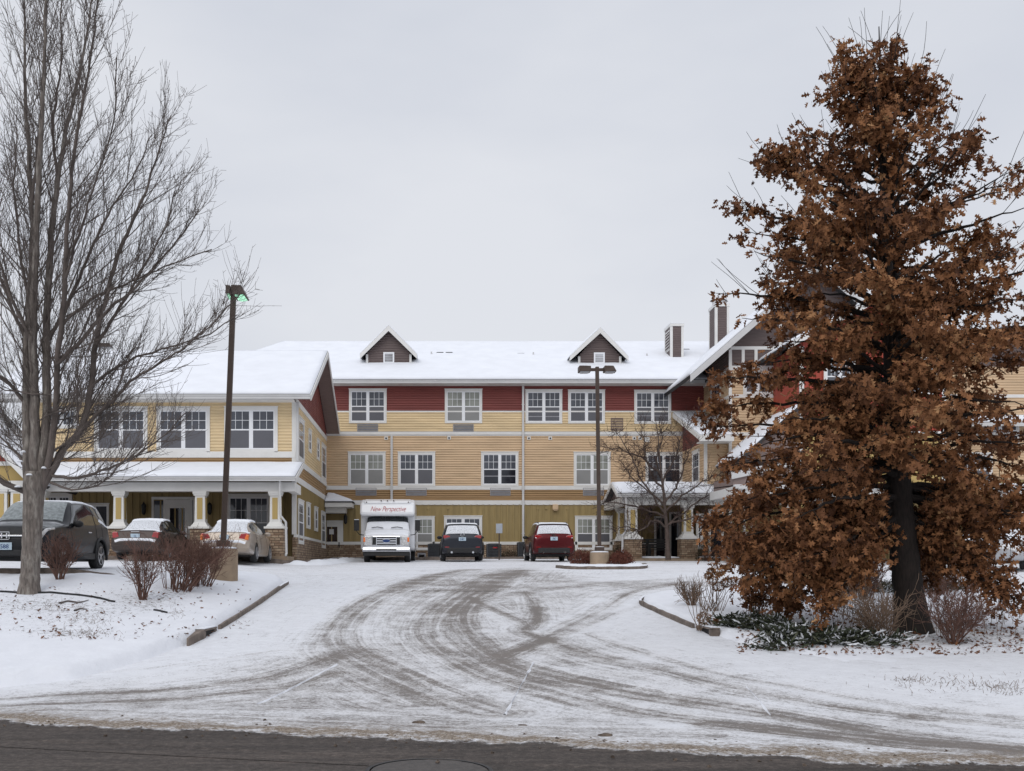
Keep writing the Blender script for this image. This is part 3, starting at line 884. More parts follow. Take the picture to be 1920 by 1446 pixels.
# downspouts
def downspout(x, yt, yb, Yd, w=.085):
    X = xw(x, Yd); b = MB()
    b.box(X - w / 2, X + w / 2, Yd - .14, Yd - .06, zw(yb, Yd), zw(yt, Yd))
    for k in range(int((zw(yt, Yd) - zw(yb, Yd)) / 2.2) + 1):
        zz = zw(yb, Yd) + .5 + k * 2.2
        b.box(X - w / 2 - .02, X + w / 2 + .02, Yd - .145, Yd - .02, zz, zz + .03)
    return b.build('downspout', M['gutter'], bld)
downspout(980.5, 716, 1019, Y, .11); downspout(734.5, 816, 1019, Y, .11)

# ---- dormers
def dormer(xa, xb, xp, yb, ys_, yp, tl, tr, yt):
    D = on_roof((xa + xb) / 2, yb)
    a, c, pk = xw(xa, D), xw(xb, D), xw(xp, D)
    z0, z1, zp = zw(yb, D), zw(ys_, D), zw(yp, D) - .22
    Td = front(D)
    o = MB()
    lap(o, Td, lambda z: a if z < z1 else a + (pk - a) * (z - z1) / (zp - z1), lambda z: c if z < z1 else c - (c - pk) * (z - z1) / (zp - z1), z0 - .25, zp, .135)
    o.extrude([(a + .01, D + .11, z0 - .3), (c - .01, D + .11, z0 - .3), (c - .01, D + .11, z1), (pk, D + .11, zp), (a + .01, D + .11, z1)], (0, 6.0, 0))
    d = o.build('dormer', M['grey'], bld, fixn=False)
    t = MB()
    t.box(a - .05, a + .07, D - .05, D + .05, z0 - .1, z1 - .02); t.box(c - .07, c + .05, D - .05, D + .05, z0 - .1, z1 - .02); t.box(a + .07, c - .07, D - .048, D + .05, z0 - .1, z0 + .08)
    t.build('corner_board', M['white'], d)
    tz = zw(yt, D); L, Rr = xw(tl, D), xw(tr, D); top = zw(yp, D)
    f0 = D - .38
    for sx, e in ((-1, L), (1, Rr)):
        A = (e, f0, tz); B = (pk, f0, top); th = .3
        s_ = (top - tz) / abs(pk - e)
        bx = MB().extrude([(e, f0, tz), (pk, f0, top), (pk, f0, top - .30), (e, f0, tz - .24)], (0, .05, 0)).build('barge_board', M['white'], d)
        ln = 5.2
        q = roof((e, f0 + .05, tz), (pk, f0 + .05, top), (pk, f0 + ln, top), (e, f0 + ln, tz), .12, 0, d, 'dormer_roof')
        nx_ = Vector((-(top - tz) * (1 if e < pk else -1), 0, abs(pk - e))).normalized()
        snow_slab('snow', Vector((e, f0, tz)) + nx_ * .0, Vector((e, f0 + ln, tz)), Vector((pk, f0 + ln, top)), Vector((pk, f0, top)), .08, d, 24, 10, seed=e)
        MB().extrude([(e, f0 + .06, tz - .13), (pk, f0 + .06, top - .14), (pk, f0 + .06, top - .17), (e, f0 + .06, tz - .16)], (0, .40, 0)).build('eave_soffit', M['white'], d)
    # gable light
    X = (xa + xb) / 2
    wa, wb = xw(xp - 10.2, D), xw(xp + 10.2, D); h0, h1 = z0 + .09, z0 + .09 + 20 * D / F
    fr = MB(); fr.box(wa, wa + .08, D - .055, D, h0, h1); fr.box(wb - .08, wb, D - .055, D, h0, h1); fr.box(wa + .08, wb - .08, D - .054, D, h1 - .08, h1); fr.box(wa + .08, wb - .08, D - .054, D, h0, h0 + .05)
    fr.build('gable_window', M['sash'], d)
    MB().box(wa + .07, wb - .07, D - .03, D, h0 + .04, h1 - .07).build('pane', M['grilpane'], d)
dormer(688, 770, 729, 684, 664, 613, 675.5, 782, 667)
dormer(1085.5, 1163, 1123.5, 684.5, 668, 617, 1066.5, 1176, 671)
# ---- plumbing stacks and vents on the slope
for x, yb, yt in ((809, 668, 659), (1000, 669, 660), (1213, 671.5, 662.5)):
    D = on_roof(x, yb); X = xw(x, D)
    b = MB().lathe([(.11, 0), (.05, .10), (.045, .1), (.045, (yb - yt) * D / F)], (X, D, zw(yb, D) - .02), 'z', 10)
    b.build('vent_pipe', M['gutter'], bld, smooth=False)
for x, y in ((825, 664), (842, 664), (976, 666), (1285, 658)):
    D = on_roof(x, y); X = xw(x, D); zz = zw(y, D)
    b = MB(); b.box(X - .13, X + .13, D - .12, D + .2, zz - .1, zz + .05); b.box(X - .19, X + .19, D - .18, D + .22, zz + .05, zz + .075)
    b.build('roof_vent', M['blackplast'], bld)
# ---- chimneys clad in siding
def chimney(xl, xf, xr, yt, yb, D, cap=False, louv=True, low=None):
    x0, x1 = xw(xf, D), xw(xr, D)
    D2 = x0 * F / (xl - CX)
    z0 = low if low else zw(yb, D) - .6; z1 = zw(yt, D)
    o = MB()
    lap(o, front(D), x0 + .1, x1 - .1, z0, z1 - .12, .125, .014, .05)
    lap(o, faceL(x0), D + .1, D2 - .1, z0, z1 - .12, .125, .014, .05)
    o.box(x0 + .02, x1 - .02, D + .02, D2 - .02, z0, z1 - .02)
    c = o.build('chimney', M['grey'], bld, fixn=False)
    t = MB()
    for xx in (x0 - .02, x1 - .11):
        for yy in (D - .022, D2 - .11): t.box(xx, xx + .13, yy, yy + .13, z0, z1 - .13)
    t.box(x0 - .05, x1 + .05, D - .05, D2 + .05, z1 - .14, z1)
    t.build('corner_board', M['white'], c)
    snow_slab('snow', (x0 - .05, D - .05, z1), (x1 + .05, D - .05, z1), (x1 + .05, D2 + .05, z1), (x0 - .05, D2 + .05, z1), .07, c, 8, 8)
    if louv:
        b = MB(); za, zb = z1 - 1.35, z1 - .35; ya, yb_ = D + .2, D2 - .2
        b.box(x0 - .03, x0 + .02, ya, yb_, zb, zb + .06); b.box(x0 - .03, x0 + .02, ya, yb_, za - .06, za)
        for k in range(6):
            zz = za + (zb - za) * k / 6
            b.add([(x0 - .05, ya, zz), (x0 - .05, yb_, zz), (x0 + .005, yb_, zz + .11), (x0 + .005, ya, zz + .11)], [(0, 1, 2, 3)])
        b.build('louver', M['white'], c)
    if cap:
        xm, ym = (x0 + x1) / 2, (D + D2) / 2
        MB().lathe([(.36, 0), (.36, .28)], (xm, ym, z1), 'z', 16).build('flue', M['gutter'], c)
        MB().lathe([(.52, .29), (.34, .42)], (xm, ym, z1), 'z', 4).build('cap', M['bronze'], c)
        MB().lathe([(.50, .37), (.34, .47)], (xm, ym, z1), 'z', 4).build('cap_snow', M['roofsnow'], c)
    return c
D1 = on_roof(1268, 674)
chimney(1246.8, 1257.5, 1281, 607, 674, D1)
chimney(1330, 1341.5, 1366.5, 570, 650, 55.2, True, False, low=11.4)

# ======== west wing (front wall Y = 40, gable end facing east at X = -5.3)
YW = 40.0; XG = -5.3; TW = front(YW); XW0 = -15.7; TG = faceR(XG)
zq = lambda py: zw(py, YW)
eY, eZ, rY, rZ = 39.3, zw(739, 39.3), 46.0, zw(658.5, 46)
ws = (rZ - eZ) / (rY - eY)
w_ = MB(); lap(w_, TW, XW0, XG, zq(858), zq(752)); w_.build('yellow_wall', M['yellow'], bld, fixn=False)
w_ = MB(); lap(w_, TW, XW0, XG, zq(872), zq(858)); w_.build('brown_wall', M['brown'], bld, fixn=False)
YP = 42.2      # ground-floor wall set back further to deepen the shade under the veranda
w_ = MB(); batten(w_, front(YP), XW0 - 8, XG, GZ, 5.4, .30); w_.build('board_and_batten_wall', M['olive'], bld, fixn=False)
trim(TW, XW0, XG + .02, zq(858.5), zq(847), .06, name='sill_band'); trim(TW, XW0, XG + .02, zq(754.5), zq(741), .05, name='frieze_board')
MB().box(XW0, XG - .12, YW + .12, 52, 5.25, eZ - .05).build('core_wall', M['brown'], bld); MB().box(XW0, XG - .12, YP + .12, 52, GZ - .3, 5.249).build('core_wall', M['brown'], bld)
# gable wall
zB1, zB2, zB3 = 8.28, 5.92, 5.19
w_ = MB(); lap(w_, TG, YW, 52, zB2, zB1); w_.build('tan_wall', M['yellow'], bld, fixn=False)
w_ = MB(); lap(w_, TG, YW, 52, zB3, zB2); w_.build('brown_wall', M['brown'], bld, fixn=False)
w_ = MB(); batten(w_, TG, YW, 52, 2.9, zB3, .30); w_.build('board_and_batten_wall', M['olive'], bld, fixn=False)
w_ = MB(); lap(w_, TG, lambda z: max(YW, eY + (z - eZ) / ws + .15), lambda z: min(52, 2 * rY - (eY + (z - eZ) / ws) - .15), zB1, rZ - .2, .118); 
w_.build('red_wall', M['red'], bld, fixn=False)
b = MB()
for yy in (43.0, 44.5, 46, 47.5, 49.0): tbox(b, TG, yy - .025, yy + .025, -.02, .028, zB1, rZ - abs(yy - rY) * ws - .3)
b.build('batten', M['red'], bld)
trim(TG, YW - .02, 52, zB1 - .13, zB1 + .10, .05); trim(TG, YW - .02, 52, zB2 - .11, zB2 + .13, .05); trim(TG, YW - .02, 52, zB3 - .13, zB3 + .12, .05)
trim(TG, YW - .02, 52, 2.86, 2.97, .09); tbox(MB(), TG, YW - .05, 52, -.1, .07, GZ - .4, 2.86).build('stone_base', M['stone'], bld)
for (ya, yb, z) in ((YW - .045, YW + .12, 5.9),): MB().box(XG - .12, XG + .045, ya, yb, 2.97, eZ - .1).build('corner_board', M['white'], bld)
for ya, yb, z0, z1, un, gr in ((40.75, 42.6, 6.05, 7.78, 1, True), (44.2, 45.2, 6.75, 7.72, 1, False), (47.5, 48.5, 6.75, 7.72, 1, False), (49.6, 51.6, 6.05, 7.78, 1, True),
                        (40.5, 42.2, 2.62, 4.4, 1, True), (43.4, 44.5, 3.35, 4.45, 1, False), (46.4, 47.5, 3.35, 4.45, 1, False), (49.2, 51.0, 2.62, 4.4, 1, True)):
    window('right', (XG + (.03 if z0 < 5 else 0), (ya + yb) / 2, z0), yb - ya, z1 - z0, un, gr, cas=.12)
# roof
xr = -4.62; xl = -17.4
roof((xl, eY, eZ), (xr, eY, eZ), (xr, rY, rZ), (xl, rY, rZ), seed=3, nu=60, nv=22, snow=.075)
roof((xr, 52.6, rZ - (52.6 - rY) * ws), (xl, 52.6, rZ - (52.6 - rY) * ws), (xl, rY, rZ), (xr, rY, rZ), seed=4, nu=30, nv=12)
g = MB(); g.box(xl, xr + .02, eY - .13, eY - .005, eZ - .20, eZ - .04); g.box(xl, xr + .03, eY - .16, eY - .131, eZ - .09, eZ - .04); g.build('gutter', M['gutter'], bld)
MB().box(xl, XG + .03, eY, YW, eZ - .22, eZ - .19).build('soffit', M['white'], bld)
for sgn in (1, -1):     # rake boards and their soffit
    ye = eY - .02 if sgn == 1 else 52.6
    ze = eZ if sgn == 1 else rZ - (52.6 - rY) * ws
    MB().extrude([(xr + .003, ye, ze - .02), (xr + .003, rY, rZ - .02), (xr + .003, rY, rZ - .27), (xr + .003, ye, ze - .25)], (.045, 0, 0)).build('rake_board', M['white'], bld)
    MB().extrude([(XG + .05, ye + .03 * sgn, ze - .19), (XG + .05, rY, rZ - .19), (XG + .05, rY, rZ - .21), (XG + .05, ye + .03 * sgn, ze - .21)], (xr - XG - .06, 0, 0)).build('soffit', M['soffit'], bld)
# front windows
for x0, x1, y0, y1 in ((177, 277, 764, 848), (294, 394, 764, 848), (421, 521, 763.5, 848)): wpx(x0, x1, y0, y1, YW, cas=.13, upper='pane', lower='screen')
wpx(86, 146, 765, 804, YW, cas=.12, split=.06)
# corner downspout
b = MB(); b.box(XG + .06, XG + .15, YW - .12, YW - .03, 5.85, eZ - .2); b.build('downspout', M['gutter'], bld)
# ---- veranda along the wing
pY, pZ = 37.7, zw(894, 37.7); tZ = zw(868.5, YW)
roof((-16.5, pY, pZ), (-5.0, pY, pZ), (-5.0, YW - .05, tZ), (-16.5, YW - .05, tZ), seed=7, nu=60, nv=12, th=.12, name='porch_roof')
g = MB(); g.box(-16.5, -4.97, pY - .12, pY - .003, pZ - .17, pZ - .03); g.box(-16.5, -4.97, pY - .15, pY - .121, pZ - .08, pZ - .03); g.build('gutter', M['gutter'], bld)
MB().extrude([(-4.998, pY, pZ - .02), (-4.998, YW - .06, tZ - .02), (-4.998, YW - .06, tZ - .22), (-4.998, pY, pZ - .2)], (.04, 0, 0)).build('rake_board', M['white'], bld)
MB().box(-16.5, -5.05, 38.0, 38.42, pZ - .52, pZ - .18).build('porch_beam', M['white'], bld)
MB().box(-5.35, -5.06, 38.43, YW - .06, pZ - .52, pZ - .18).build('porch_beam', M['white'], bld)
MB().box(-16.5, -5.36, 38.43, YP - .03, pZ - .22, pZ - .19).build('porch_ceiling', M['soffit'], bld)
MB().box(-22, -5.32, 37.75, YP + .1, GZ - .3, GZ + .03).build('porch_floor', M['concrete'], bld)
def column(X, Yc, zt, ws_=.20, wb=.34, z1=3.12):
    b = MB(); b.box(X - wb, X + wb, Yc - wb, Yc + wb, GZ - .3, z1)
    c = b.build('stone_pier', M['stone'], bld)
    s = MB(); s.box(X - wb - .05, X + wb + .05, Yc - wb - .05, Yc + wb + .05, z1, z1 + .08)
    s.add([(X - wb + .02, Yc - wb + .02, z1 + .08), (X + wb - .02, Yc - wb + .02, z1 + .08), (X + wb - .02, Yc + wb - .02, z1 + .08), (X - wb + .02, Yc + wb - .02, z1 + .08),
           (X - ws_, Yc - ws_, z1 + .26), (X + ws_, Yc - ws_, z1 + .26), (X + ws_, Yc + ws_, z1 + .26), (X - ws_, Yc + ws_, z1 + .26)], [(0, 1, 5, 4), (1, 2, 6, 5), (2, 3, 7, 6), (3, 0, 4, 7)])
    t_ = ws_ * .92
    v = []
    for k, (ww, zz) in enumerate(((ws_, z1 + .26), (t_, zt - .16))):
        v += [(X - ww, Yc - ww, zz), (X + ww, Yc - ww, zz), (X + ww, Yc + ww, zz), (X - ww, Yc + ww, zz)]
    s.add(v, [(0, 1, 5, 4), (1, 2, 6, 5), (2, 3, 7, 6), (3, 0, 4, 7)])
    s.box(X - ws_ - .03, X + ws_ + .03, Yc - ws_ - .03, Yc + ws_ + .03, zt - .16, zt - .09); s.box(X - ws_ - .055, X + ws_ + .055, Yc - ws_ - .055, Yc + ws_ + .055, zt - .09, zt - .001)
    s.build('column_shaft', M['white'], c)
    p = MB(); h0, h1 = z1 + .36, zt - .24; q = ws_ * .5
    p.box(X - q, X + q, Yc - ws_ - .012, Yc - ws_ + .03, h0, h1); p.box(X + ws_ - .03, X + ws_ + .012, Yc - q, Yc + q, h0, h1); p.box(X - ws_ - .012, X - ws_ + .03, Yc - q, Yc + q, h0, h1)
    p.build('panel', M['gold'], c)
for X in (-14.6, -11.66, -8.61, -5.79): column(X, 38.2, pZ - .52)
# downspout by the last pier
X = xw(526, 37.9)
MB().tube([(X, 37.72, pZ - .1), (X, 37.72, pZ - .3), (X + .02, 37.75, 3.6), (X + .22, 37.75, 3.35), (X + .24, 37.75, 2.2), (X + .24, 37.6, 2.12)], .045, 6).build('downspout', M['gutter'], bld)
# entrance door with sidelights, lanterns, porch window
d = MB(); z0 = GZ + .03
for a, c in ((285, 289), (307, 311), (357, 361), (362.5, 365)): d.box(xw(a, YP), xw(c, YP), YP - .07, YP + .02, z0, zw(937, YP))
d.box(xw(285, YP), xw(365, YP), YP - .09, YP + .02, zw(937, YP), zw(932, YP))
door = d.build('entrance_door', M['white'], bld)
dl = MB(); a, c = xw(311, YP), xw(357, YP); zt = zw(937.5, YP)
gx0, gx1, g0, g1 = xw(319, YP), xw(347, YP), z0 + .25, zw(953, YP)
dl.box(a, gx0, YP - .05, YP, z0, zt); dl.box(gx1, c, YP - .05, YP, z0, zt); dl.box(gx0, gx1, YP - .05, YP, g1, zt); dl.box(gx0, gx1, YP - .05, YP, z0, g0)
dl.build('door_leaf', M['white'], door)
MB().box(gx0, gx1, YP - .03, YP, g0, g1).build('glass', M['darkpane'], door)
sg = MB()
for q0, q1 in ((289, 307), (361, 362.5)): sg.box(xw(q0, YP), xw(q1, YP), YP - .04, YP, z0 + .3, zw(939, YP))
sg.build('sidelight', M['pane'], door)
MB().tube([(xw(350.5, YP), YP - .12, 2.95), (xw(350.5, YP), YP - .12, 3.3)], .018, 6).build('door_handle', M['chrome'], door)
def lantern(X, Yl, zz):
    b = MB().lathe([(.03, .30), (.10, .22), (.105, .2), (.085, -.12), (.03, -.2)], (X, Yl - .2, zz), 'z', 8)
    b.box(X - .05, X + .05, Yl - .03, Yl + .02, zz - .1, zz + .12); b.bar((X, Yl, zz + .1), (X, Yl - .2, zz + .34), .03); b.bar((X, Yl - .2, zz + .34), (X, Yl - .2, zz + .28), .03)
    return b.build('wall_lantern', M['blackplast'], bld)
lantern(xw(272, YP), YP, zw(957, YP)); lantern(xw(395, YP), YP, zw(957, YP))
wpx(425, 508, 927.5, 1024, YP - .03, cas=.12, upper='pane', lower='darkpane', split=.45)
wpx(82, 136, 926, 1024, YP - .03, cas=.12, upper='pane', lower='screen')
wpx(150, 205, 945, 1030, YP - .03, cas=.06, units=2, upper='pane', lower='darkpane', grid=False)
# ---- gabled porch further west
gy = 37.0; pkx, pkz = -18.2, 8.9; sl2 = 1.05
w_ = MB(); lap(w_, front(gy), lambda z: pkx - (pkz - z) / sl2, lambda z: pkx + (pkz - z) / sl2 - .1, zw(868, gy), pkz - .2); w_.build('red_wall', M['redb'], bld, fixn=False)
MB().box(-22, -14.62, gy, gy + 3, zw(902, gy), zw(873, gy)).build('porch_wall', M['gold'], bld)
MB().box(-22.1, -14.5, gy - .1, gy + .1, zw(873.5, gy), zw(866, gy)).build('trim_band', M['white'], bld)
MB().box(-22.1, -14.55, gy - .12, gy + .3, zw(914, gy), zw(902, gy)).build('porch_beam', M['white'], bld)
for e in (-14.2, -22.2):
    ze = pkz - abs(e - pkx) * sl2
    roof((e, gy - .5, ze), (e, gy + 4.0, ze), (pkx, gy + 4.0, pkz), (pkx, gy - .5, pkz), .14, .1, nu=20, nv=16, name='porch_roof')
    MB().extrude([(e, gy - .55, ze - .01), (pkx, gy - .55, pkz - .01), (pkx, gy - .55, pkz - .3), (e, gy - .55, ze - .26)], (0, .045, 0)).build('rake_board', M['white'], bld)
for px in (6, 36): column(xw(px, gy + .1), gy + .1, zw(914, gy), .24, .3)

# ---- service door with hipped canopy in the corner
d = MB(); zt = zw(976, Y)
x0, x1 = xw(611, Y) , xw(643.5, Y)
d.box(x0, x0 + .06, Y - .06, Y, GZ, zt); d.box(xw(633, Y), x1, Y - .06, Y, GZ, zt); d.box(x0 + .06, xw(633, Y), Y - .06, Y, zw(988, Y), zt)
sd = d.build('service_door', M['white'], bld)
MB().box(x0 + .06, xw(633, Y), Y - .04, Y, GZ, zw(988, Y)).build('door_glass', M['doorbrown'], sd)
MB().box(xw(617.5, Y), xw(626, Y), Y - .05, Y - .0405, zw(1002, Y), zw(992.5, Y)).build('notice', M['paper'], sd)
MB().box(xw(635, Y), xw(637, Y), Y - .1, Y - .061, zw(1027, Y), zw(1017, Y)).build('door_handle', M['blackplast'], sd)
cx0, cx1 = XG + .08, xw(660, 50.6); cz = zw(945, 50.6)
MB().box(cx0, cx1, 50.6, Y - .05, cz - .15, cz + .12).build('canopy', M['white'], bld)
MB().box(cx0, cx1 - .35, 50.95, Y - .06, cz - .42, cz - .151).build('canopy_beam', M['white'], bld)
cr = zw(925, 52)
roof((cx0, 50.55, cz + .125), (cx1 + .05, 50.55, cz + .125), (cx1 - 1.2, 51.9, cr), (cx0, 51.9, cr), .06, .07, nu=20, nv=8, name='canopy_roof')
roof((cx1 + .05, 50.55, cz + .125), (cx1 + .05, 51.95, cz + .125), (cx1 - 1.2, 51.93, cr), (cx1 - 1.2, 51.9, cr), .06, .07, nu=8, nv=8, name='canopy_roof')
lantern(xw(648.5, Y), Y, zw(976, Y))

# ======== east wing
YE = 47.5; XE = 14.1; TE = front(YE); TL = faceL(XE)
ez = lambda py: zw(py, YE)
pkx, pkz, sE = 18.0, 15.75, .87
zg = 10.98
w_ = MB(); lap(w_, TL, YE, 52, ez(742), zg); w_.build('tan_wall', M['tan'], bld, fixn=False)
w_ = MB(); lap(w_, TL, YE, 52, GZ, ez(742)); w_.build('tan_wall', M['tan'], bld, fixn=False)
w_ = MB(); lap(w_, TL, YE, 56, zg, 12.2); w_.build('grey_wall', M['grey'], bld, fixn=False)
trim(TL, YE - .02, 52, zg - .1, zg + .12, .05); trim(TL, YE - .02, 52, ez(746), ez(740), .045); trim(TL, YE - .02, 52, ez(817), ez(811), .045)
window('left', (XE, 49.8, ez(772)), 1.75, 1.75, 1, True, cas=.12)
w_ = MB(); lap(w_, TE, XE, 38, ez(900), ez(688)); w_.build('tan_wall', M['tan'], bld, fixn=False)
w_ = MB(); batten(w_, TE, XE, 38, GZ, ez(900), .3); w_.build('board_and_batten_wall', M['olive'], bld, fixn=False)
w_ = MB(); lap(w_, TE, lambda z: max(XE, pkx - (pkz - z) / sE + .2), lambda z: min(pkx + 4, pkx + (pkz - z) / sE - .2), zg, pkz - .3, .19, .02); w_.build('grey_wall', M['grey'], bld, fixn=False)
MB().box(XE + .12, 38, YE + .12, 60, GZ - .3, 10.0).build('core_wall', M['brown'], bld)
trim(TE, XE - .05, 22, zg - .06, zg + .14, .05); trim(TE, XE, 38, ez(746), ez(740), .045); trim(TE, XE, 38, ez(817), ez(811), .045); trim(TE, XE, 22, ez(656), ez(650), .05)
for px in (1369, 1393, 1417, 1463): trim(TE, xw(px, YE) - .07, xw(px, YE) + .07, zg + .14 if px > 1370 else GZ, ez(656) if px != 1463 else ez(560), .052, name='corner_board', back=.02)
wpx(1393, 1448, 696, 741, YE, cas=.12); wpx(1560, 1630, 850, 912, YE); wpx(1790, 1860, 850, 912, YE); wpx(1840, 1910, 780, 835, YE)
for e in (12.05, 23.95):
    ze = pkz - abs(e - pkx) * sE
    roof((e, YE - .7, ze), (e, 62, ze), (pkx, 62, pkz), (pkx, YE - .7, pkz), .16, .12, nu=36, nv=22, seed=e)
    MB().extrude([(e, YE - .76, ze - .01), (pkx, YE - .76, pkz - .01), (pkx, YE - .76, pkz - .38), (e, YE - .76, ze - .34)], (0, .06, 0)).build('rake_board', M['gutter'], bld)
    MB().extrude([(e, YE - .68, ze - .19), (pkx, YE - .68, pkz - .19), (pkx, YE - .68, pkz - .21), (e, YE - .68, ze - .21)], (0, .66, 0)).build('soffit', M['soffit'], bld)
# roof of the long part beyond
rz2, ezz = 13.2, 8.4
roof((23.0, 46.9, ezz), (48, 46.9, ezz), (48, 56, rz2), (23.0, 56, rz2), seed=9, nu=40, nv=16)
MB().box(23.0, 48, 46.8, 46.9, ezz - .2, ezz - .03).build('gutter', M['gutter'], bld)
MB().box(38, 48, YE, 60, GZ - .3, ezz).build('tan_wall', M['tan'], bld)
o = MB(); lap(o, front(52), 29.6, 31.2, 11, 14.0); o.box(29.6, 31.2, 52.1, 55, 11, 14.0); o.build('dormer', M['grey'], bld, fixn=False)
snow_slab('roof_snow', (29.3, 51.7, 14.0), (31.5, 51.7, 14.0), (31.5, 55, 14.0), (29.3, 55, 14.0), .12, bld, 10, 10)
# projecting bay with lean-to roof
bx0, by0 = 13.0, 47.8
w_ = MB(); lap(w_, faceL(bx0), by0, 52, 5.2, 7.6); w_.build('tan_wall', M['tan'], bld, fixn=False)
w_ = MB(); lap(w_, front(by0), bx0, 14.08, 5.2, 7.6); w_.build('tan_wall', M['tan'], bld, fixn=False)
w_ = MB(); lap(w_, faceL(bx0), lambda z: by0 + (z - 7.6) * 2.75, 52, 7.6, 9.15, .118, .014); w_.build('red_wall', M['red'], bld, fixn=False)
MB().box(bx0 + .12, 14.0, by0 + .12, 51.9, 5.2, 7.55).build('core_wall', M['brown'], bld)
roof((12.5, 46.8, 7.80), (14.05, 46.8, 7.80), (14.05, 51.95, 9.62), (12.5, 51.95, 9.62), .12, .09, nu=14, nv=20)
MB().extrude([(12.497, 46.78, 7.79), (12.497, 51.9, 9.6), (12.497, 51.9, 9.36), (12.497, 46.78, 7.56)], (-.05, 0, 0)).build('rake_board', M['white'], bld)
MB().box(12.45, 14.04, 46.68, 46.79, 7.50, 7.78).build('gutter', M['white'], bld)
MB().box(12.6, 14.04, 46.9, 47.78, 7.50, 7.55).build('soffit', M['white'], bld)
MB().box(bx0 - .03, bx0 + .1, by0 - .045, by0 + .1, 5.2, 7.55).build('corner_board', M['white'], bld)
window('left', (bx0, 49.3, 5.75), 1.3, 1.6, 1, True)
# east porch, ridge along X
q0, q1 = 8.7, 21.0
fy, ry, by = 46.8, 48.3, 50.6; fz, rz_, bz = zw(925, fy), zw(905, ry), zw(939, by)
roof((q0, fy, fz), (q1, fy, fz), (q1, ry, rz_), (q0, ry, rz_), .1, .1, nu=50, nv=10, name='porch_roof')
roof((q1, by, bz), (q0, by, bz), (q0, ry, rz_), (q1, ry, rz_), .1, .1, nu=30, nv=10, name='porch_roof')
g = MB(); g.box(q0, q1, fy - .13, fy - .004, fz - .17, fz - .03); g.box(q0, q1, fy - .16, fy - .131, fz - .09, fz - .03); g.build('gutter', M['gutter'], bld)
MB().box(q0 + .25, q1, fy + .25, fy + .65, fz - .52, fz - .1).build('porch_beam', M['white'], bld)
MB().box(q0 + .25, q0 + .6, fy + .66, 52, fz - .50, fz - .15).build('porch_beam', M['white'], bld)
MB().extrude([(q0 + .3, fy + .3, fz - .12), (q0 + .3, by - .3, fz - .12), (q0 + .3, ry, rz_ - .12)], (.05, 0, 0)).build('porch_gable', M['soffit'], bld)
for (ya, za) in ((fy, fz), (by, bz)):
    MB().extrude([(q0 - .003, ya, za - .0), (q0 - .003, ry, rz_), (q0 - .003, ry, rz_ - .2), (q0 - .003, ya, za - .18)], (-.04, 0, 0)).build('rake_board', M['white'], bld)
MB().box(q0 + .6, q1, fy + .7, 51.9, fz - .2, fz - .16).build('porch_ceiling', M['soffit'], bld)
for px in (1185, 1289, 1400): column(xw(px, 47.2), 47.2, fz - .52, .22, .38, 2.98)
column(xw(1161, 50.4) + .1, 50.4, fz - .5, .2, .3, 2.98)
MB().tube([(xw(1172, 46.9), 46.7, fz - .15), (xw(1174, 46.9), 46.75, 3.4), (xw(1166, 46.9), 46.75, 3.15), (xw(1166, 46.9), 46.75, 2.1)], .05, 6).build('downspout', M['gutter'], bld)
# openings behind the porch
for (a, c, y0_, y1_, st) in ((1230, 1246, 968, 1030, 'd'), (1258, 1272, 960, 1040, 'd'), (1305, 1318, 965, 1030, 'w'), (1332, 1352, 955, 1046, 'd')):
    Yb = 51.9 if a < 1300 else 47.45
    if st == 'w': window('front', (xw((a + c) / 2, Yb), Yb, zw(y1_, Yb)), (c - a) * Yb / F, (y1_ - y0_) * Yb / F, 1, False, upper='darkpane', lower='darkpane', cas=.09)
    else:
        b = MB(); x0, x1 = xw(a, Yb), xw(c, Yb); b.box(x0 - .1, x0, Yb - .07, Yb, GZ, zw(y0_, Yb)); b.box(x1, x1 + .1, Yb - .07, Yb, GZ, zw(y0_, Yb)); b.box(x0, x1, Yb - .068, Yb, zw(y0_, Yb) - .1, zw(y0_, Yb))
        dd = b.build('porch_door', M['white'], bld); MB().box(x0, x1, Yb - .04, Yb, GZ, zw(y0_, Yb) - .1).build('door_glass', M['darkpane'], dd)
lantern(xw(1218, 51.9), 51.9, zw(964, 51.9))
# red gabled entrance bay behind the oak
YR = 44.0; rx0, rx1 = xw(1500, YR), xw(1772, YR); pkx, pkz, sR = xw(1636, YR), zw(560, YR), .53
w_ = MB(); batten(w_, front(YR), rx0, rx1, zw(812, YR), lambda u: pkz - abs(u - pkx) * sR - .25, .28); w_.build('red_wall', M['redb'], bld, fixn=False)
w_ = MB(); w_.box(rx0, rx1, YR, YR + 3.4, zw(912, YR), zw(812, YR)); w_.build('gold_wall', M['gold'], bld)
MB().box(rx0, rx1, YR + .05, YR + 3.4, zw(812, YR), pkz - (rx1 - pkx) * sR - .3).build('core_wall', M['redb'], bld)
trim(front(YR), rx0 - .05, rx1 + .05, zw(816, YR), zw(809, YR), .05)
for px in (1503, 1769): trim(front(YR), xw(px, YR) - .09, xw(px, YR) + .09, zw(912, YR), zw(650, YR), .05, name='corner_board')
for px in (1546, 1700): wpx(px - 2, px + 60, 672, 740, YR - .03, cas=.12)
for e in (rx0 - .7, rx1 + .7):
    ze = pkz - abs(e - pkx) * sR
    roof((e, YR - .5, ze), (e, 53, ze), (pkx, 53, pkz), (pkx, YR - .5, pkz), .14, .11, nu=26, nv=18)
    MB().extrude([(e, YR - .55, ze - .01), (pkx, YR - .55, pkz - .01), (pkx, YR - .55, pkz - .28), (e, YR - .55, ze - .26)], (0, .05, 0)).build('rake_board', M['white'], bld)
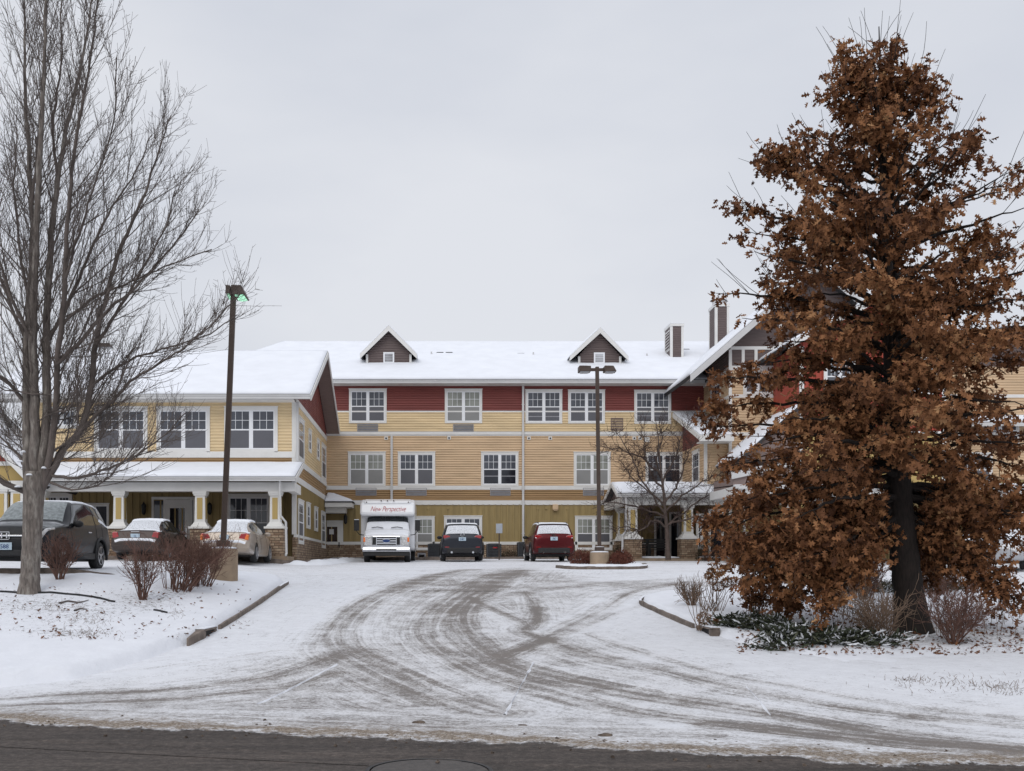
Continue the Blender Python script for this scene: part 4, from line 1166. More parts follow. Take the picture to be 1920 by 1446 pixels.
roof((xw(1384, YR), YR - .3, zw(860, YR)), (xw(1384, YR), YE - .02, zw(860, YR)), (xw(1500, YR), YE - .02, zw(757, YR)), (xw(1500, YR), YR - .3, zw(757, YR)), .14, .1, nu=20, nv=16)
MB().extrude([(xw(1392, YR), YR, zw(862, YR)), (xw(1500, YR), YR, zw(862, YR)), (xw(1500, YR), YR, zw(765, YR))], (0, 3.3, 0)).build('gold_wall', M['soffit'], bld)
# porte-cochere canopy
YC = 40.5; c0, c1 = xw(1376, YC), xw(1960, YC)
MB().box(c0, c1, YC, YR - .02, zw(928, YC), zw(912, YC)).build('canopy', M['white'], bld)
g = MB(); g.box(c0 - .02, c1, YC - .14, YC - .004, zw(917, YC), zw(910, YC)); g.build('gutter', M['gutter'], bld)
snow_slab('canopy_snow', (c0, YC, zw(912, YC)), (c1, YC, zw(912, YC)), (c1, YR - .03, zw(905, YC)), (c0, YR - .03, zw(905, YC)), .12, bld, 50, 12)
MB().extrude([(c0, YC + .1, zw(911.9, YC)), (c0 + 2.4, YC + .1, zw(911.9, YC)), (c0 + 2.4, YC + .1, zw(868, YC)), (c0, YC + .1, zw(893, YC))], (0, 2.8, 0)).build('canopy_gable', M['soffit'], bld)
MB().bar((c0 - .1, YC + .03, zw(892, YC)), (c0 + 2.5, YC + .03, zw(866, YC)), .1, .28).build('rake_board', M['gutter'], bld)
for px in (1482, 1500, 1740, 1756, 1905): column(xw(px, YC + .4), YC + .4, zw(928, YC), .2, .32, 2.95)
# ---------------------------------------------------------------- vehicles
def paint(name, col, rough=.3, metal=.35, dirt=.045):
    m = bpy.data.materials.new(name); t = NT(m)
    ob = t.coord('Object')
    sp = t.n.new('ShaderNodeSeparateXYZ'); t.lk(ob, sp.inputs[0])
    low = t.new('ShaderNodeMapRange', clamp=True); low.inputs['From Min'].default_value = .95; low.inputs['From Max'].default_value = .25
    t.lk(sp.outputs['Z'], low.inputs['Value'])
    d = t.math('MULTIPLY', low.outputs[0], t.ramp(t.noise(ob, 5, 6, .7), [(.3, .3), (.75, 1.0)]))
    d = t.math('ADD', d, t.math('MULTIPLY', t.noise(ob, 26, 3, .8), .12))
    d = t.math('MULTIPLY', d, dirt * 2.0, clamp=True)
    t.base(t.mix(d, col, (.20, .18, .16)))                 # road salt film
    t.set(Roughness=t.math('MULTIPLY_ADD', d, .5, rough), Metallic=metal)
    t.b.inputs['Coat Weight'].default_value = .14 if max(col) < .1 else .6; t.b.inputs['Specular IOR Level'].default_value = .14 if max(col) < .1 else .5; t.b.inputs['Coat Roughness'].default_value = .12
    return m
M['p_black'] = paint('charcoal_black_paint', (.016, .017, .021))
M['p_brown'] = paint('dark_brown_grey_paint', (.052, .040, .037))
M['p_champ'] = paint('champagne_paint', (.33, .275, .225))
M['p_slate'] = paint('dark_slate_paint', (.026, .029, .038))
M['p_red'] = paint('dark_red_paint', (.080, .006, .009))
M['p_red2'] = paint('crimson_paint', (.13, .008, .013))
M['p_white'] = paint('white_paint', (.72, .73, .75), .35, 0, .10)
M['p_silver'] = paint('silver_paint', (.42, .43, .45))
M['carglass'] = glass_mat('car_glass', (.022, .026, .028), .05, .7)
M['frostglass'] = glass_mat('frosted_car_glass', (.22, .245, .25), .35, .4, 14, .35)
M['tail'] = mat('red_tail_lamp', (.32, .008, .01), .15, .25, 12, spec=.7, coat=.8)
M['amber'] = mat('amber_lamp', (.75, .16, .01), .15, .1, 12, spec=.7, coat=.8)
M['clearlamp'] = mat('clear_lamp', (.50, .50, .50), .12, .45, 14, spec=.8, coat=.8)
M['plate'] = mat('licence_plate', (.42, .52, .60), .5, .1, 12)
M['plateink'] = mat('plate_ink', (.02, .05, .16), .5, .1, 9)
M['lettered'] = mat('red_lettering', (.42, .035, .04), .5, .05, 9)

def frosty(name, lo, hi):
    """snow lying in patches on glass"""
    m = bpy.data.materials.new(name); t = NT(m); ob = t.coord('Object')
    f = t.ramp(t.noise(ob, 30, 5, .75), [(lo, 0), (hi, 1)])
    t.base(t.mix(f, (.28, .29, .30), (.74, .76, .80))); t.set(Roughness=t.math('MULTIPLY_ADD', f, .6, .15))
    t.bump(f, .3, .01); return m
M['snowglass'] = frosty('snow_dusted_glass', .33, .55)
M['dustglass'] = mat('snow_dusted_dark_paint', (.025, .026, .03), .35, 0, 9, col2=(.30, .31, .33), coat=.5)

def pchip(xs, ys, x):
    xs = np.asarray(xs, float); ys = np.asarray(ys, float)
    h = np.diff(xs); dl = np.diff(ys) / h
    m = np.zeros(len(xs)); m[0], m[-1] = dl[0], dl[-1]
    for i in range(1, len(xs) - 1):
        if dl[i - 1] * dl[i] > 0:
            w1, w2 = 2 * h[i] + h[i - 1], h[i] + 2 * h[i - 1]
            m[i] = (w1 + w2) / (w1 / dl[i - 1] + w2 / dl[i])
    i = np.clip(np.searchsorted(xs, x) - 1, 0, len(xs) - 2)
    t = (x - xs[i]) / h[i]
    return ((1 + 2 * t) * (1 - t) ** 2 * ys[i] + t * (1 - t) ** 2 * h[i] * m[i] + t * t * (3 - 2 * t) * ys[i + 1] + t * t * (t - 1) * h[i] * m[i + 1])

class Surf:
    """car skin: stations along y (front negative); each (y, zb, ws, wm, wbelt, zbelt, wroof, ztop)"""
    K = 10
    def __init__(s, st):
        s.st = st; n = len(st)
        P_ = np.zeros((n, 10, 3))
        for i, (y, zb, ws, wm, wb, zbt, wr, zt) in enumerate(st):
            zm = zb + (zbt - zb) * .52
            pts = [(0, zb), (ws - .10, zb), (ws, zb + .07), (wm, zm), (wb + .012, zbt - .06), (wb, zbt),
                   ((wb + wr) / 2 + .012, (zbt + zt - .05) / 2), (wr, zt - .055), (wr * .78, zt - .014), (0, zt)]
            for k, (x, z) in enumerate(pts): P_[i, k] = (x, y, z)
        s.P = P_; s.n = n
    def ev(s, u, v):
        """u, v arrays -> points; v in [-9, 9], sign = side"""
        u = np.asarray(u, float).ravel(); v = np.asarray(v, float).ravel()
        sg = np.where(v < 0, -1.0, 1.0); va = np.abs(v)
        out = np.zeros((len(u), 3))
        for c in range(3):
            cols = np.stack([pchip(np.arange(s.n), s.P[:, k, c], u) for k in range(10)], 1)
            i = np.clip(va.astype(int), 0, 8); t = va - i
            a = cols[np.arange(len(u)), i]; b = cols[np.arange(len(u)), i + 1]
            im = np.clip(i - 1, 0, 9); ip = np.clip(i + 2, 0, 9)
            ma = (b - cols[np.arange(len(u)), im]) * .5 * .55; mb = (cols[np.arange(len(u)), ip] - a) * .5 * .55
            out[:, c] = ((1 + 2 * t) * (1 - t) ** 2 * a + t * (1 - t) ** 2 * ma + t * t * (3 - 2 * t) * b + t * t * (t - 1) * mb)
        out[:, 0] *= sg
        return out
    def nrm(s, u, v):
        e = 1e-3
        du = s.ev(np.clip(u + e, 0, s.n - 1), v) - s.ev(np.clip(u - e, 0, s.n - 1), v)
        dv = s.ev(u, np.clip(v + e, -9, 9)) - s.ev(u, np.clip(v - e, -9, 9))
        n = np.cross(du, dv); l = np.linalg.norm(n, axis=1, keepdims=True); n = n / np.maximum(l, 1e-9)
        return n
    def body(s, name, m, parent, nu=5, wheels=(), wr=.36):
        U = np.linspace(0, s.n - 1, (s.n - 1) * nu + 1)
        Vh = np.linspace(0, 9, 37)
        V = np.concatenate([Vh, -Vh[-2:0:-1]])
        nuu, nvv = len(U), len(V)
        pts = s.ev(np.repeat(U, nvv), np.tile(V, nuu))
        f = []
        for i in range(nuu - 1):
            for k in range(nvv):
                f.append((i * nvv + k, i * nvv + (k + 1) % nvv, (i + 1) * nvv + (k + 1) % nvv, (i + 1) * nvv + k))
        # close the ends with fans
        n0 = len(pts); c0 = pts[:nvv].mean(0); c1 = pts[-nvv:].mean(0)
        pts = np.concatenate([pts, [c0], [c1]])
        for k in range(nvv):
            f.append((n0, (k + 1) % nvv, k)); f.append((n0 + 1, (nuu - 1) * nvv + k, (nuu - 1) * nvv + (k + 1) % nvv))
        me = bpy.data.meshes.new(name); me.from_pydata([tuple(p) for p in pts], [], f)
        bm = bmesh.new(); bm.from_mesh(me); bmesh.ops.remove_doubles(bm, verts=bm.verts, dist=1e-4); bmesh.ops.recalc_face_normals(bm, faces=bm.faces); bm.to_mesh(me); bm.free()
        if wheels:      # cut the wheel wells, then drop the cutters
            t1 = bpy.data.objects.new('tmp', me); C.objects.link(t1)
            cut = MB()
            for (yw, zc, half) in wheels: cut.lathe([(wr + .045, -half), (wr + .045, half)], (0, yw, zc), 'x', 28)
            t2 = cut.build('tmp_cut', None)
            md = t1.modifiers.new('b', 'BOOLEAN'); md.operation = 'DIFFERENCE'; md.object = t2; md.solver = 'EXACT'; md.use_self = True
            dg = bpy.context.evaluated_depsgraph_get()
            me2 = bpy.data.meshes.new_from_object(t1.evaluated_get(dg))
            bpy.data.objects.remove(t1); bpy.data.objects.remove(t2)
            me2.materials.clear(); me = me2; me.name = name
        me.polygons.foreach_set('use_smooth', [True] * len(me.polygons))
        o = link(name, me, m, parent, True)
        try: me.set_sharp_from_angle(angle=R(38))
        except Exception: pass
        return o
    def patch(s, name, m, parent, q, off=.006, nu=10, nv=10, both=False, thick=0.0, rag=0.0, bulge=0.0):
        """patch of the skin; q = 4 (u, v) corners in order around; both = also mirrored (as one more object)"""
        res = []
        for sg in ((1, -1) if both else (1,)):
            a = np.linspace(0, 1, nu)[:, None]; b = np.linspace(0, 1, nv)[None, :]
            (u0, v0), (u1, v1), (u2, v2), (u3, v3) = [(a_, math.copysign(9 - abs(b_), b_)) for a_, b_ in q]
            U = (u0 * (1 - a) + u1 * a) * (1 - b) + (u3 * (1 - a) + u2 * a) * b
            V = ((v0 * (1 - a) + v1 * a) * (1 - b) + (v3 * (1 - a) + v2 * a) * b)
            V = np.where(V < 0, -1.0, 1.0) * np.clip(9 - np.abs(V), 0, 8.995)
            p = s.ev(U.ravel(), V.ravel()); n = s.nrm(U.ravel(), V.ravel())
            cen = s.P[int(np.clip(round(U.mean()), 0, s.n - 1))].mean(0) * np.array([0, 1, 1])
            if np.mean(np.sum((p - cen) * n, 1)) < 0: n = -n
            e = np.minimum(np.minimum(a, 1 - a) * nu, np.minimum(b, 1 - b) * nv).ravel()
            t = off + thick * np.clip(e / 1.5, 0, 1) * (1 + rag * (fbm(p[:, 0] * 7, p[:, 1] * 7 + p[:, 2] * 5, 3) - .5))
            p = p + n * t[:, None]
            p[:, 0] *= sg
            o = np_mesh(name, p, grid_quads(nu, nv), m=m, smooth=True)
            o.parent = parent
            res.append(o)
        return res

def wheel(parent, x, y, r, w=.21, spokes=5, snow=False):
    sg = 1 if x > 0 else -1
    t = MB().lathe([(r * .62, -w * .45), (r * .9, -w * .5), (r * .985, -w * .36), (r, -w * .15), (r, w * .15), (r * .985, w * .36), (r * .9, w * .5), (r * .62, w * .45)], (x, y, r), 'x', 30)
    o = t.build('wheel', M['rubber'], parent, True, smooth=True)
    xo = x + sg * w * .36
    b = MB().lathe([(r * .66, 0), (r * .66, sg * .05), (r * .60, sg * .055), (r * .58, sg * .0)], (xo, y, r), 'x', 30)
    b.lathe([(r * .14, -.0), (r * .14, sg * .045), (r * .08, sg * .055)], (xo, y, r), 'x', 12)
    for k in range(spokes):
        a = 2 * math.pi * k / spokes + .3
        b.bar((xo + sg * .03, y + math.cos(a) * r * .1, r + math.sin(a) * r * .1), (xo + sg * .025, y + math.cos(a) * r * .62, r + math.sin(a) * r * .62), r * .15, .03, up=(1, 0, 0))
    b.build('rim', M['rim'], o, True)
    MB().lathe([(r * .6, 0), (r * .6, sg * .008)], (xo - sg * .02, y, r), 'x', 20).build('brake', M['blackplast'], o, True)
    return o

def plate(parent, y, z, facing=-1, txt=None, w=.31, h=.155):
    b = MB().box(-w / 2, w / 2, min(y, y + facing * .012), max(y, y + facing * .012), z - h / 2, z + h / 2).build('licence_plate', M['plate'], parent, True, bevel=.008)
    if txt:
        cu = bpy.data.curves.new('plate_number', 'FONT'); cu.body = txt; cu.size = h * .78; cu.align_x = 'CENTER'; cu.align_y = 'CENTER'; cu.extrude = .001; cu.offset = .0015
        me = text_mesh(cu)
        o = link('plate_number', me, M['plateink'], b, True)
        o.location = (0, y + facing * .014, z - .01); o.rotation_euler = (R(90), 0, 0 if facing < 0 else R(180))
    return b

def text_mesh(cu):
    t = bpy.data.objects.new('tmp_text', cu); C.objects.link(t)
    dg = bpy.context.evaluated_depsgraph_get()
    me = bpy.data.meshes.new_from_object(t.evaluated_get(dg))
    bpy.data.objects.remove(t); bpy.data.curves.remove(cu)
    return me

def mirror(parent, m, x, y, z, s=1.0):
    for sg in (-1, 1):
        b = MB()
        c = Vector((sg * (x + .13), y, z))
        prof = [(.02, -.05), (.085, -.035), (.095, .0), (.085, .035), (.04, .045)]
        b.lathe(prof, c, 'y', 10)
        for i, v in enumerate(b.v): b.v[i] = (c.x + (v[0] - c.x) * 1.25 * s, c.y + (v[1] - c.y) * 1.4 * s, c.z + (v[2] - c.z) * .85 * s)
        b.bar((sg * (x - .04), y + .02, z - .05), (sg * (x + .08), y, z - .02), .05, .04)
        b.build('wing_mirror', m, parent, True, smooth=True)

def car(name, label, cat, loc, rz, kind, pm, **k):
    """kind: 'suv' or 'sedan'; all in metres, front towards -y"""
    e = empty(name, loc, rz, label, cat, 'cars parked in the lot')
    if kind == 'suv':
        L, W, H = k.get('L', 4.5), k.get('W', 1.84), k.get('H', 1.66)
        h = L / 2; w = W / 2; bz = H * .60; hz = H * .605
        st = [  # y, zb, ws, wm, wbelt, zbelt, wroof, ztop
            (-h, .36, w * .70, w * .78, w * .70, .58, w * .60, .64),
            (-h + .05, .30, w * .84, w * .90, w * .82, .70, w * .70, .80),
            (-h + .20, .27, w * .93, w * .97, w * .90, .86, w * .78, .945),
            (-h + .60, .26, w * .96, w * .99, w * .93, bz - .06, w * .82, hz),
            (-h + 1.10, .25, w * .97, w, w * .94, bz - .01, w * .84, hz + .055),
            (-h + 1.28, .25, w * .97, w, w * .94, bz, w * .80, hz + .12),
            (-h + 1.75, .25, w * .97, w, w * .94, bz + .005, w * .74, H - .16),
            (-h + 2.10, .25, w * .97, w, w * .94, bz + .01, w * .73, H - .03),
            (-h + 2.80, .25, w * .97, w, w * .945, bz + .03, w * .74, H),
            (h - 1.00, .26, w * .97, w, w * .945, bz + .06, w * .74, H - .02),
            (h - .50, .28, w * .96, w * .99, w * .93, bz + .09, w * .72, H - .07),
            (h - .30, .30, w * .95, w * .975, w * .915, bz + .09, w * .71, H - .13),
            (h - .12, .33, w * .93, w * .955, w * .89, bz + .06, w * .78, H - .47),
            (h - .06, .36, w * .91, w * .94, w * .87, bz - .02, w * .78, bz + .06),
            (h - .02, .38, w * .89, w * .925, w * .84, bz - .16, w * .78, bz - .06),
            (h, .42, w * .86, w * .90, w * .80, .66, w * .72, .74)]
        yf, yr = -h + .86, h - .92
        ws0, ws1, rw0, rw1 = 5.15, 6.75, 11.12, 12.2
        sd = (5.7, 10.75); r = k.get('r', .345)
    else:
        L, W, H = k.get('L', 4.8), k.get('W', 1.80), k.get('H', 1.46)
        h = L / 2; w = W / 2; bz = H * .635
        st = [
            (-h, .34, w * .66, w * .74, w * .66, .50, w * .56, .56),
            (-h + .06, .26, w * .82, w * .88, w * .80, .60, w * .68, .68),
            (-h + .25, .22, w * .92, w * .96, w * .88, .72, w * .76, .79),
            (-h + .75, .20, w * .96, w * .99, w * .92, bz - .09, w * .80, bz - .02),
            (-h + 1.20, .20, w * .97, w, w * .93, bz - .03, w * .82, bz + .03),
            (-h + 1.40, .20, w * .97, w, w * .93, bz - .02, w * .78, bz + .10),
            (-h + 1.95, .20, w * .97, w, w * .93, bz, w * .66, H - .10),
            (-h + 2.30, .20, w * .97, w, w * .93, bz, w * .64, H - .01),
            (-h + 2.80, .20, w * .97, w, w * .93, bz + .01, w * .64, H),
            (h - 1.60, .20, w * .97, w, w * .93, bz + .03, w * .62, H - .05),
            (h - 1.15, .21, w * .965, w * .99, w * .92, bz + .04, w * .62, H - .20),
            (h - .78, .22, w * .96, w * .98, w * .905, bz + .04, w * .72, bz + .13),
            (h - .55, .24, w * .95, w * .97, w * .89, bz + .03, w * .78, bz + .095),
            (h - .16, .28, w * .92, w * .945, w * .86, bz - .02, w * .78, bz + .07),
            (h - .08, .30, w * .90, w * .93, w * .84, bz - .16, w * .78, bz - .08),
            (h, .34, w * .84, w * .89, w * .78, .56, w * .70, .62)]
        yf, yr = -h + .95, h - 1.08
        ws0, ws1, rw0, rw1 = 5.1, 6.8, 9.15, 10.95
        sd = (5.6, 10.3); r = k.get('r', .315)
    S = Surf(st)
    body = S.body('body', M[pm], e, wheels=((yf, r, W), (yr, r, W)), wr=r)
    MB().box(-w * .8, w * .8, yf - .5, yr + .5, .2, .5).build('underbody', M['blackplast'], e, True)
    gl = k.get('glass', 'carglass')
    S.patch('windshield', M[k.get('wsm', 'frostglass')], e, ((ws0, -6.9), (ws1, -7.5), (ws1, 7.5), (ws0, 6.9)), nu=12, nv=24)
    S.patch('rear_window', M[k.get('rwm', 'snowglass')], e, ((rw0, -7.4), (rw1, -6.9), (rw1, 6.9), (rw0, 7.4)), nu=12, nv=24)
    mid = (sd[0] + sd[1]) / 2 + (.45 if kind == 'suv' else .3)
    e2 = sd[1] if kind == 'sedan' else 9.6
    S.patch('side_window', M[gl], e, ((sd[0] - .35, 5.25), (mid - .05, 5.25), (mid - .05, 6.8), (sd[0] + .9, 6.8)), nu=14, nv=8, both=True)
    S.patch('side_window', M[gl], e, ((mid + .05, 5.25), (e2 - .1, 5.3), (e2 - .45, 6.8), (mid + .05, 6.8)), nu=14, nv=8, both=True)
    if kind == 'suv': S.patch('side_window', M[gl], e, ((9.62, 5.3), (10.7, 5.75), (10.3, 6.75), (9.45, 6.8)), nu=8, nv=8, both=True)
    for (q, sgn) in ((yf, 1), (yr, 1)):
        for sx in (-1, 1): wheel(e, sx * (w - .115), q, r, spokes=k.get('spokes', 5))
    if k.get('clad'):       # dark lip round the arches and along the sills
        for sx in (-1, 1):
            b = MB(); n = 18
            for q in (yf, yr):
                pr = []
                for i in range(n + 1):
                    a = math.pi * (-.08 + 1.16 * i / n)
                    pr.append((sx * (w + .004), q + math.cos(a) * (r + .075), r + math.sin(a) * (r + .075)))
                b.tube(pr, .035, 6)
            b.bar((sx * (w - .015), yf + r + .05, .32), (sx * (w - .015), yr - r - .05, .32), .06, .14)
            b.build('arch_cladding', M['blackplast'], e, True, smooth=True)
    mirror(e, M[k.get('mir', pm)], w * .9, -h + (1.72 if kind == 'suv' else 1.85), bz + .07)
    for sx in (-1, 1):
        for yy in (-h + 2.55, -h + 3.45):
            if yy < h - 1.2:
                MB().bar((sx * (w * .985), yy, bz - .09), (sx * (w * .985), yy + .2, bz - .085), .035, .03).build('door_handle', M[k.get('han', pm)], e, True, bevel=.008)
    # door gaps
    b = MB()
    for uu in (5.45, mid, (9.5 if kind == 'suv' else 10.0)):
        vs = np.linspace(2.2, 5.2, 12)
        for sx in (1, -1):
            p = S.ev(np.full(12, uu), vs * sx); n = S.nrm(np.full(12, uu), vs * sx)
            b.tube([tuple(a + np.array([.001 * sx, 0, 0])) for a in p], .005, 4)
    b.build('door_gap', M['blackplast'], e, True)
    if k.get('roofsnow', True):
        S.patch('snow', M['carsnow'], e, ((6.95, -7.0), (10.6 if kind == 'suv' else 9.12, -7.0), (10.6 if kind == 'suv' else 9.12, 7.0), (6.95, 7.0)), off=.0, nu=26, nv=26, thick=k.get('th', .03), rag=.9)
    if k.get('rails'):
        for sx in (-1, 1):
            pts = S.ev(np.linspace(7.0, 10.3, 9), np.full(9, 7.5 * sx)); pts[:, 2] += .045; pts[0, 2] -= .04; pts[-1, 2] -= .04
            MB().tube([tuple(p) for p in pts], .018, 6).build('roof_rail', M['blackplast'], e, True, smooth=True)
    return e, S, h, w, bz

def at(X, Y): return (X, Y, float(Hp(X, Y)) + .01)

# ---- dark crossover by the bare tree, nose towards the street
e, S, h, w, bz = car('crossover', 'black compact crossover parked nose out behind the bare trunk, frost on its windshield', 'car', at(-8.85, 23.3), 0, 'suv', 'p_black',
    L=4.33, W=1.79, H=1.61, wsm='frostglass', clad=True, mir='blackplast', th=.018, r=.34, han='chrome')
S.patch('hood_snow', M['dustglass'], e, ((2.6, -6.3), (4.8, -6.3), (4.8, 6.3), (2.6, 6.3)), off=.004, nu=14, nv=20)
S.patch('headlight', M['clearlamp'], e, ((1.1, 4.2), (2.9, 4.4), (2.9, 5.5), (1.15, 5.9)), nu=10, nv=6, both=True)
S.patch('grille', M['blackplast'], e, ((.05, -6.6), (1.6, -6.9), (1.6, 6.9), (.05, 6.6)), off=.008, nu=8, nv=16)
MB().box(-.62, .62, -h - .035, -h + .1, .70, .735).build('grille_bar', M['chrome'], e, True, bevel=.01)
b = MB(); yb = -h - .045
b.box(-.065, -.04, yb, yb + .03, .665, .775); b.box(.04, .065, yb, yb + .03, .665, .775); b.box(-.04, .04, yb, yb + .03, .71, .728)
b.box(-.10, .10, yb + .012, yb + .028, .79, .803); b.box(-.09, .09, yb + .012, yb + .028, .635, .648); b.box(-.105, -.092, yb + .012, yb + .028, .648, .79); b.box(.092, .105, yb + .012, yb + .028, .648, .79)
b.build('badge', M['chrome'], e, True)
plate(e, -h - .02, .50, -1, '588')
MB().box(-.72, .72, -h - .006, -h + .3, .30, .42).build('lower_grille', M['blackplast'], e, True, bevel=.02)
S.patch('tail_light', M['tail'], e, ((11.6, 4.7), (13.3, 4.7), (12.8, 5.6), (11.7, 5.6)), nu=8, nv=6, both=True)
S.patch('snow_streak', M['carsnow'], e, ((9.2, 5.55), (11.3, 4.75), (11.6, 4.95), (9.4, 5.8)), off=.004, nu=14, nv=5, thick=.01, rag=2)

# ---- two sedans, tails towards the camera (turned half round)
def sedan_rear(e, S, h, w, bz, lampmat, amber=False):
    for sx in (-1, 1):
        MB().extrude([(sx * w * a_, h - .30, c_) for a_, c_ in (((.50 if amber else .62), .76), (.865, .72), (.885, .92), (.80, .95), ((.60 if amber else .68), .93))], (0, .245, 0)).build('tail_light', M['tail'], e, True, bevel=.02)
        if amber: MB().extrude([(sx * w * a_, h - .29, c_) for a_, c_ in ((.72, .735), (.87, .715), (.89, .885), (.80, .91))], (0, .245, 0)).build('turn_signal', M['amber'], e, True, bevel=.015)
    S.patch('reverse_light', M['clearlamp'], e, ((13.95, 6.2), (14.15, 6.2), (14.15, 7.3), (13.95, 7.3)), off=.010, nu=5, nv=5, both=True)
    S.patch('bumper_snow', M['carsnow'], e, ((14.55, -6.0), (14.9, -6.0), (14.9, 6.0), (14.55, 6.0)), off=.004, nu=6, nv=40, thick=.025, rag=2.0)
    S.patch('trunk_snow', M['carsnow'], e, ((11.1, -6.2), (12.3, -6.2), (12.3, 6.2), (11.1, 6.2)), off=.002, nu=10, nv=26, thick=.02, rag=1.6)
e, S, h, w, bz = car('sedan', 'dark brown grey sedan with snowy rear window, between black crossover and champagne sedan', 'car', at(-9.95, 36.6), R(180), 'sedan', 'p_brown', W=1.78, L=4.75, th=.035)
sedan_rear(e, S, h, w, bz, 'tail'); plate(e, h - .055, .80, 1, '1L')
MB().box(-.14, .14, h - .055, h - .045, bz + .01, bz + .03).build('badge', M['chrome'], e, True)
e, S, h, w, bz = car('sedan', 'champagne coloured sedan with orange and red tail lamps, parked beside the brown lamp post', 'car', at(-6.72, 35.6), R(180), 'sedan', 'p_champ', W=1.80, L=4.85, H=1.46, th=.045, wsm='snowglass')
sedan_rear(e, S, h, w, bz, 'tail', True)
MB().box(-.33, .33, h - .072, h - .05, .72, .76).build('trim_strip', M['chrome'], e, True); plate(e, h - .055, .82, 1)
# ---- dark slate and dark red utility cars facing the building
def suv_rear(e, S, h, w, bz, lamp='tail', band=True):
    for sx in (-1, 1):
        MB().extrude([(sx * w * a_, h - .42, bz + c_) for a_, c_ in ((.52, -.02), (.86, -.07), (.90, .04), (.86, .10), (.60, .065))], (0, .375, 0)).build('tail_light', M['tail'], e, True, bevel=.02)
    S.patch('spoiler', M['blackplast'], e, ((10.55, -7.2), (11.0, -7.2), (11.0, 7.2), (10.55, 7.2)), off=.02, nu=5, nv=20, thick=.01)
    MB().box(-w * .74, w * .74, h - .12, h + .012, .33, .56).build('bumper_cladding', M['blackplast'], e, True, bevel=.03)
    for sx in (-1, 1):
        MB().box(sx * w * .72 - .09, sx * w * .72 + .09, h - .02, h + .018, .57, .60).build('reflector', M['tail'], e, True)
        MB().lathe([(.045, 0), (.045, .10), (.035, .10)], (sx * w * .5, h - .06, .36), 'y', 12).build('tailpipe', M['chrome'], e, True)
    MB().bar((-.05, h - .065, bz + .12), (.30, h - .10, bz + .16), .02, .015).build('wiper', M['blackplast'], e, True)
e, S, h, w, bz = car('utility_car', 'dark slate crossover facing the building beside the white shuttle bus', 'car', at(1.42, 45.8), R(180), 'suv', 'p_slate', L=4.55, W=1.84, H=1.68, clad=True, th=.02, r=.36, rails=False)
suv_rear(e, S, h, w, bz); plate(e, h + .012, .93, 1, '24C')
pts = []
b = MB()
for i in range(16): pts.append((math.cos(i * math.pi / 8) * .085, h - .03, bz + .105 + math.sin(i * math.pi / 8) * .07))
b.tube(pts + [pts[0]], .011, 5); b.tube([(-.07, h - .03, bz + .13), (0, h - .028, bz + .085), (.07, h - .03, bz + .13)], .010, 5); b.build('badge', M['chrome'], e, True)
e, S, h, w, bz = car('utility_car', 'dark red crossover with black spoiler, facing the building near the centre lamp post', 'car', at(5.38, 46.0), R(180), 'suv', 'p_red', L=4.6, W=1.86, H=1.69, clad=True, th=.03, r=.36, rails=True, mir='blackplast')
suv_rear(e, S, h, w, bz); plate(e, h + .012, .95, 1, '7K')
MB().box(-.10, .10, h - .045, h - .035, bz + .07, bz + .10).build('badge', M['chrome'], e, True)
S.patch('lamp_glint', M['clearlamp'], e, ((13.0, 5.3), (13.35, 5.4), (13.35, 6.8), (13.0, 5.9)), off=.016, nu=5, nv=6, both=True)
# ---- cars half hidden by the oak
e, S, h, w, bz = car('sedan', 'crimson car with snow on roof and hood, side on behind the oak leaves', 'car', at(14.6, 42.8), R(-62), 'sedan', 'p_red2', L=4.7, W=1.8, H=1.48, th=.06, wsm='frostglass')
S.patch('hood_snow', M['carsnow'], e, ((2.4, -5.9), (4.95, -5.8), (4.95, 5.8), (2.4, 5.9)), off=.0, nu=14, nv=20, thick=.04, rag=1.2)
S.patch('headlight', M['clearlamp'], e, ((1.1, 4.2), (2.6, 4.4), (2.6, 5.5), (1.15, 5.9)), nu=10, nv=6, both=True)
e, S, h, w, bz = car('utility_car', 'pale silver car thick with snow, half hidden beyond the oak trunk', 'car', at(18.9, 33.6), R(-35), 'suv', 'p_silver', L=4.6, W=1.86, H=1.72, th=.08, wsm='snowglass', clad=True)
S.patch('hood_snow', M['carsnow'], e, ((2.4, -5.9), (4.95, -5.8), (4.95, 5.8), (2.4, 5.9)), off=.0, nu=14, nv=20, thick=.06, rag=1.2)
S.patch('headlight', M['clearlamp'], e, ((1.1, 4.2), (2.6, 4.4), (2.6, 5.5), (1.15, 5.9)), nu=10, nv=6, both=True)

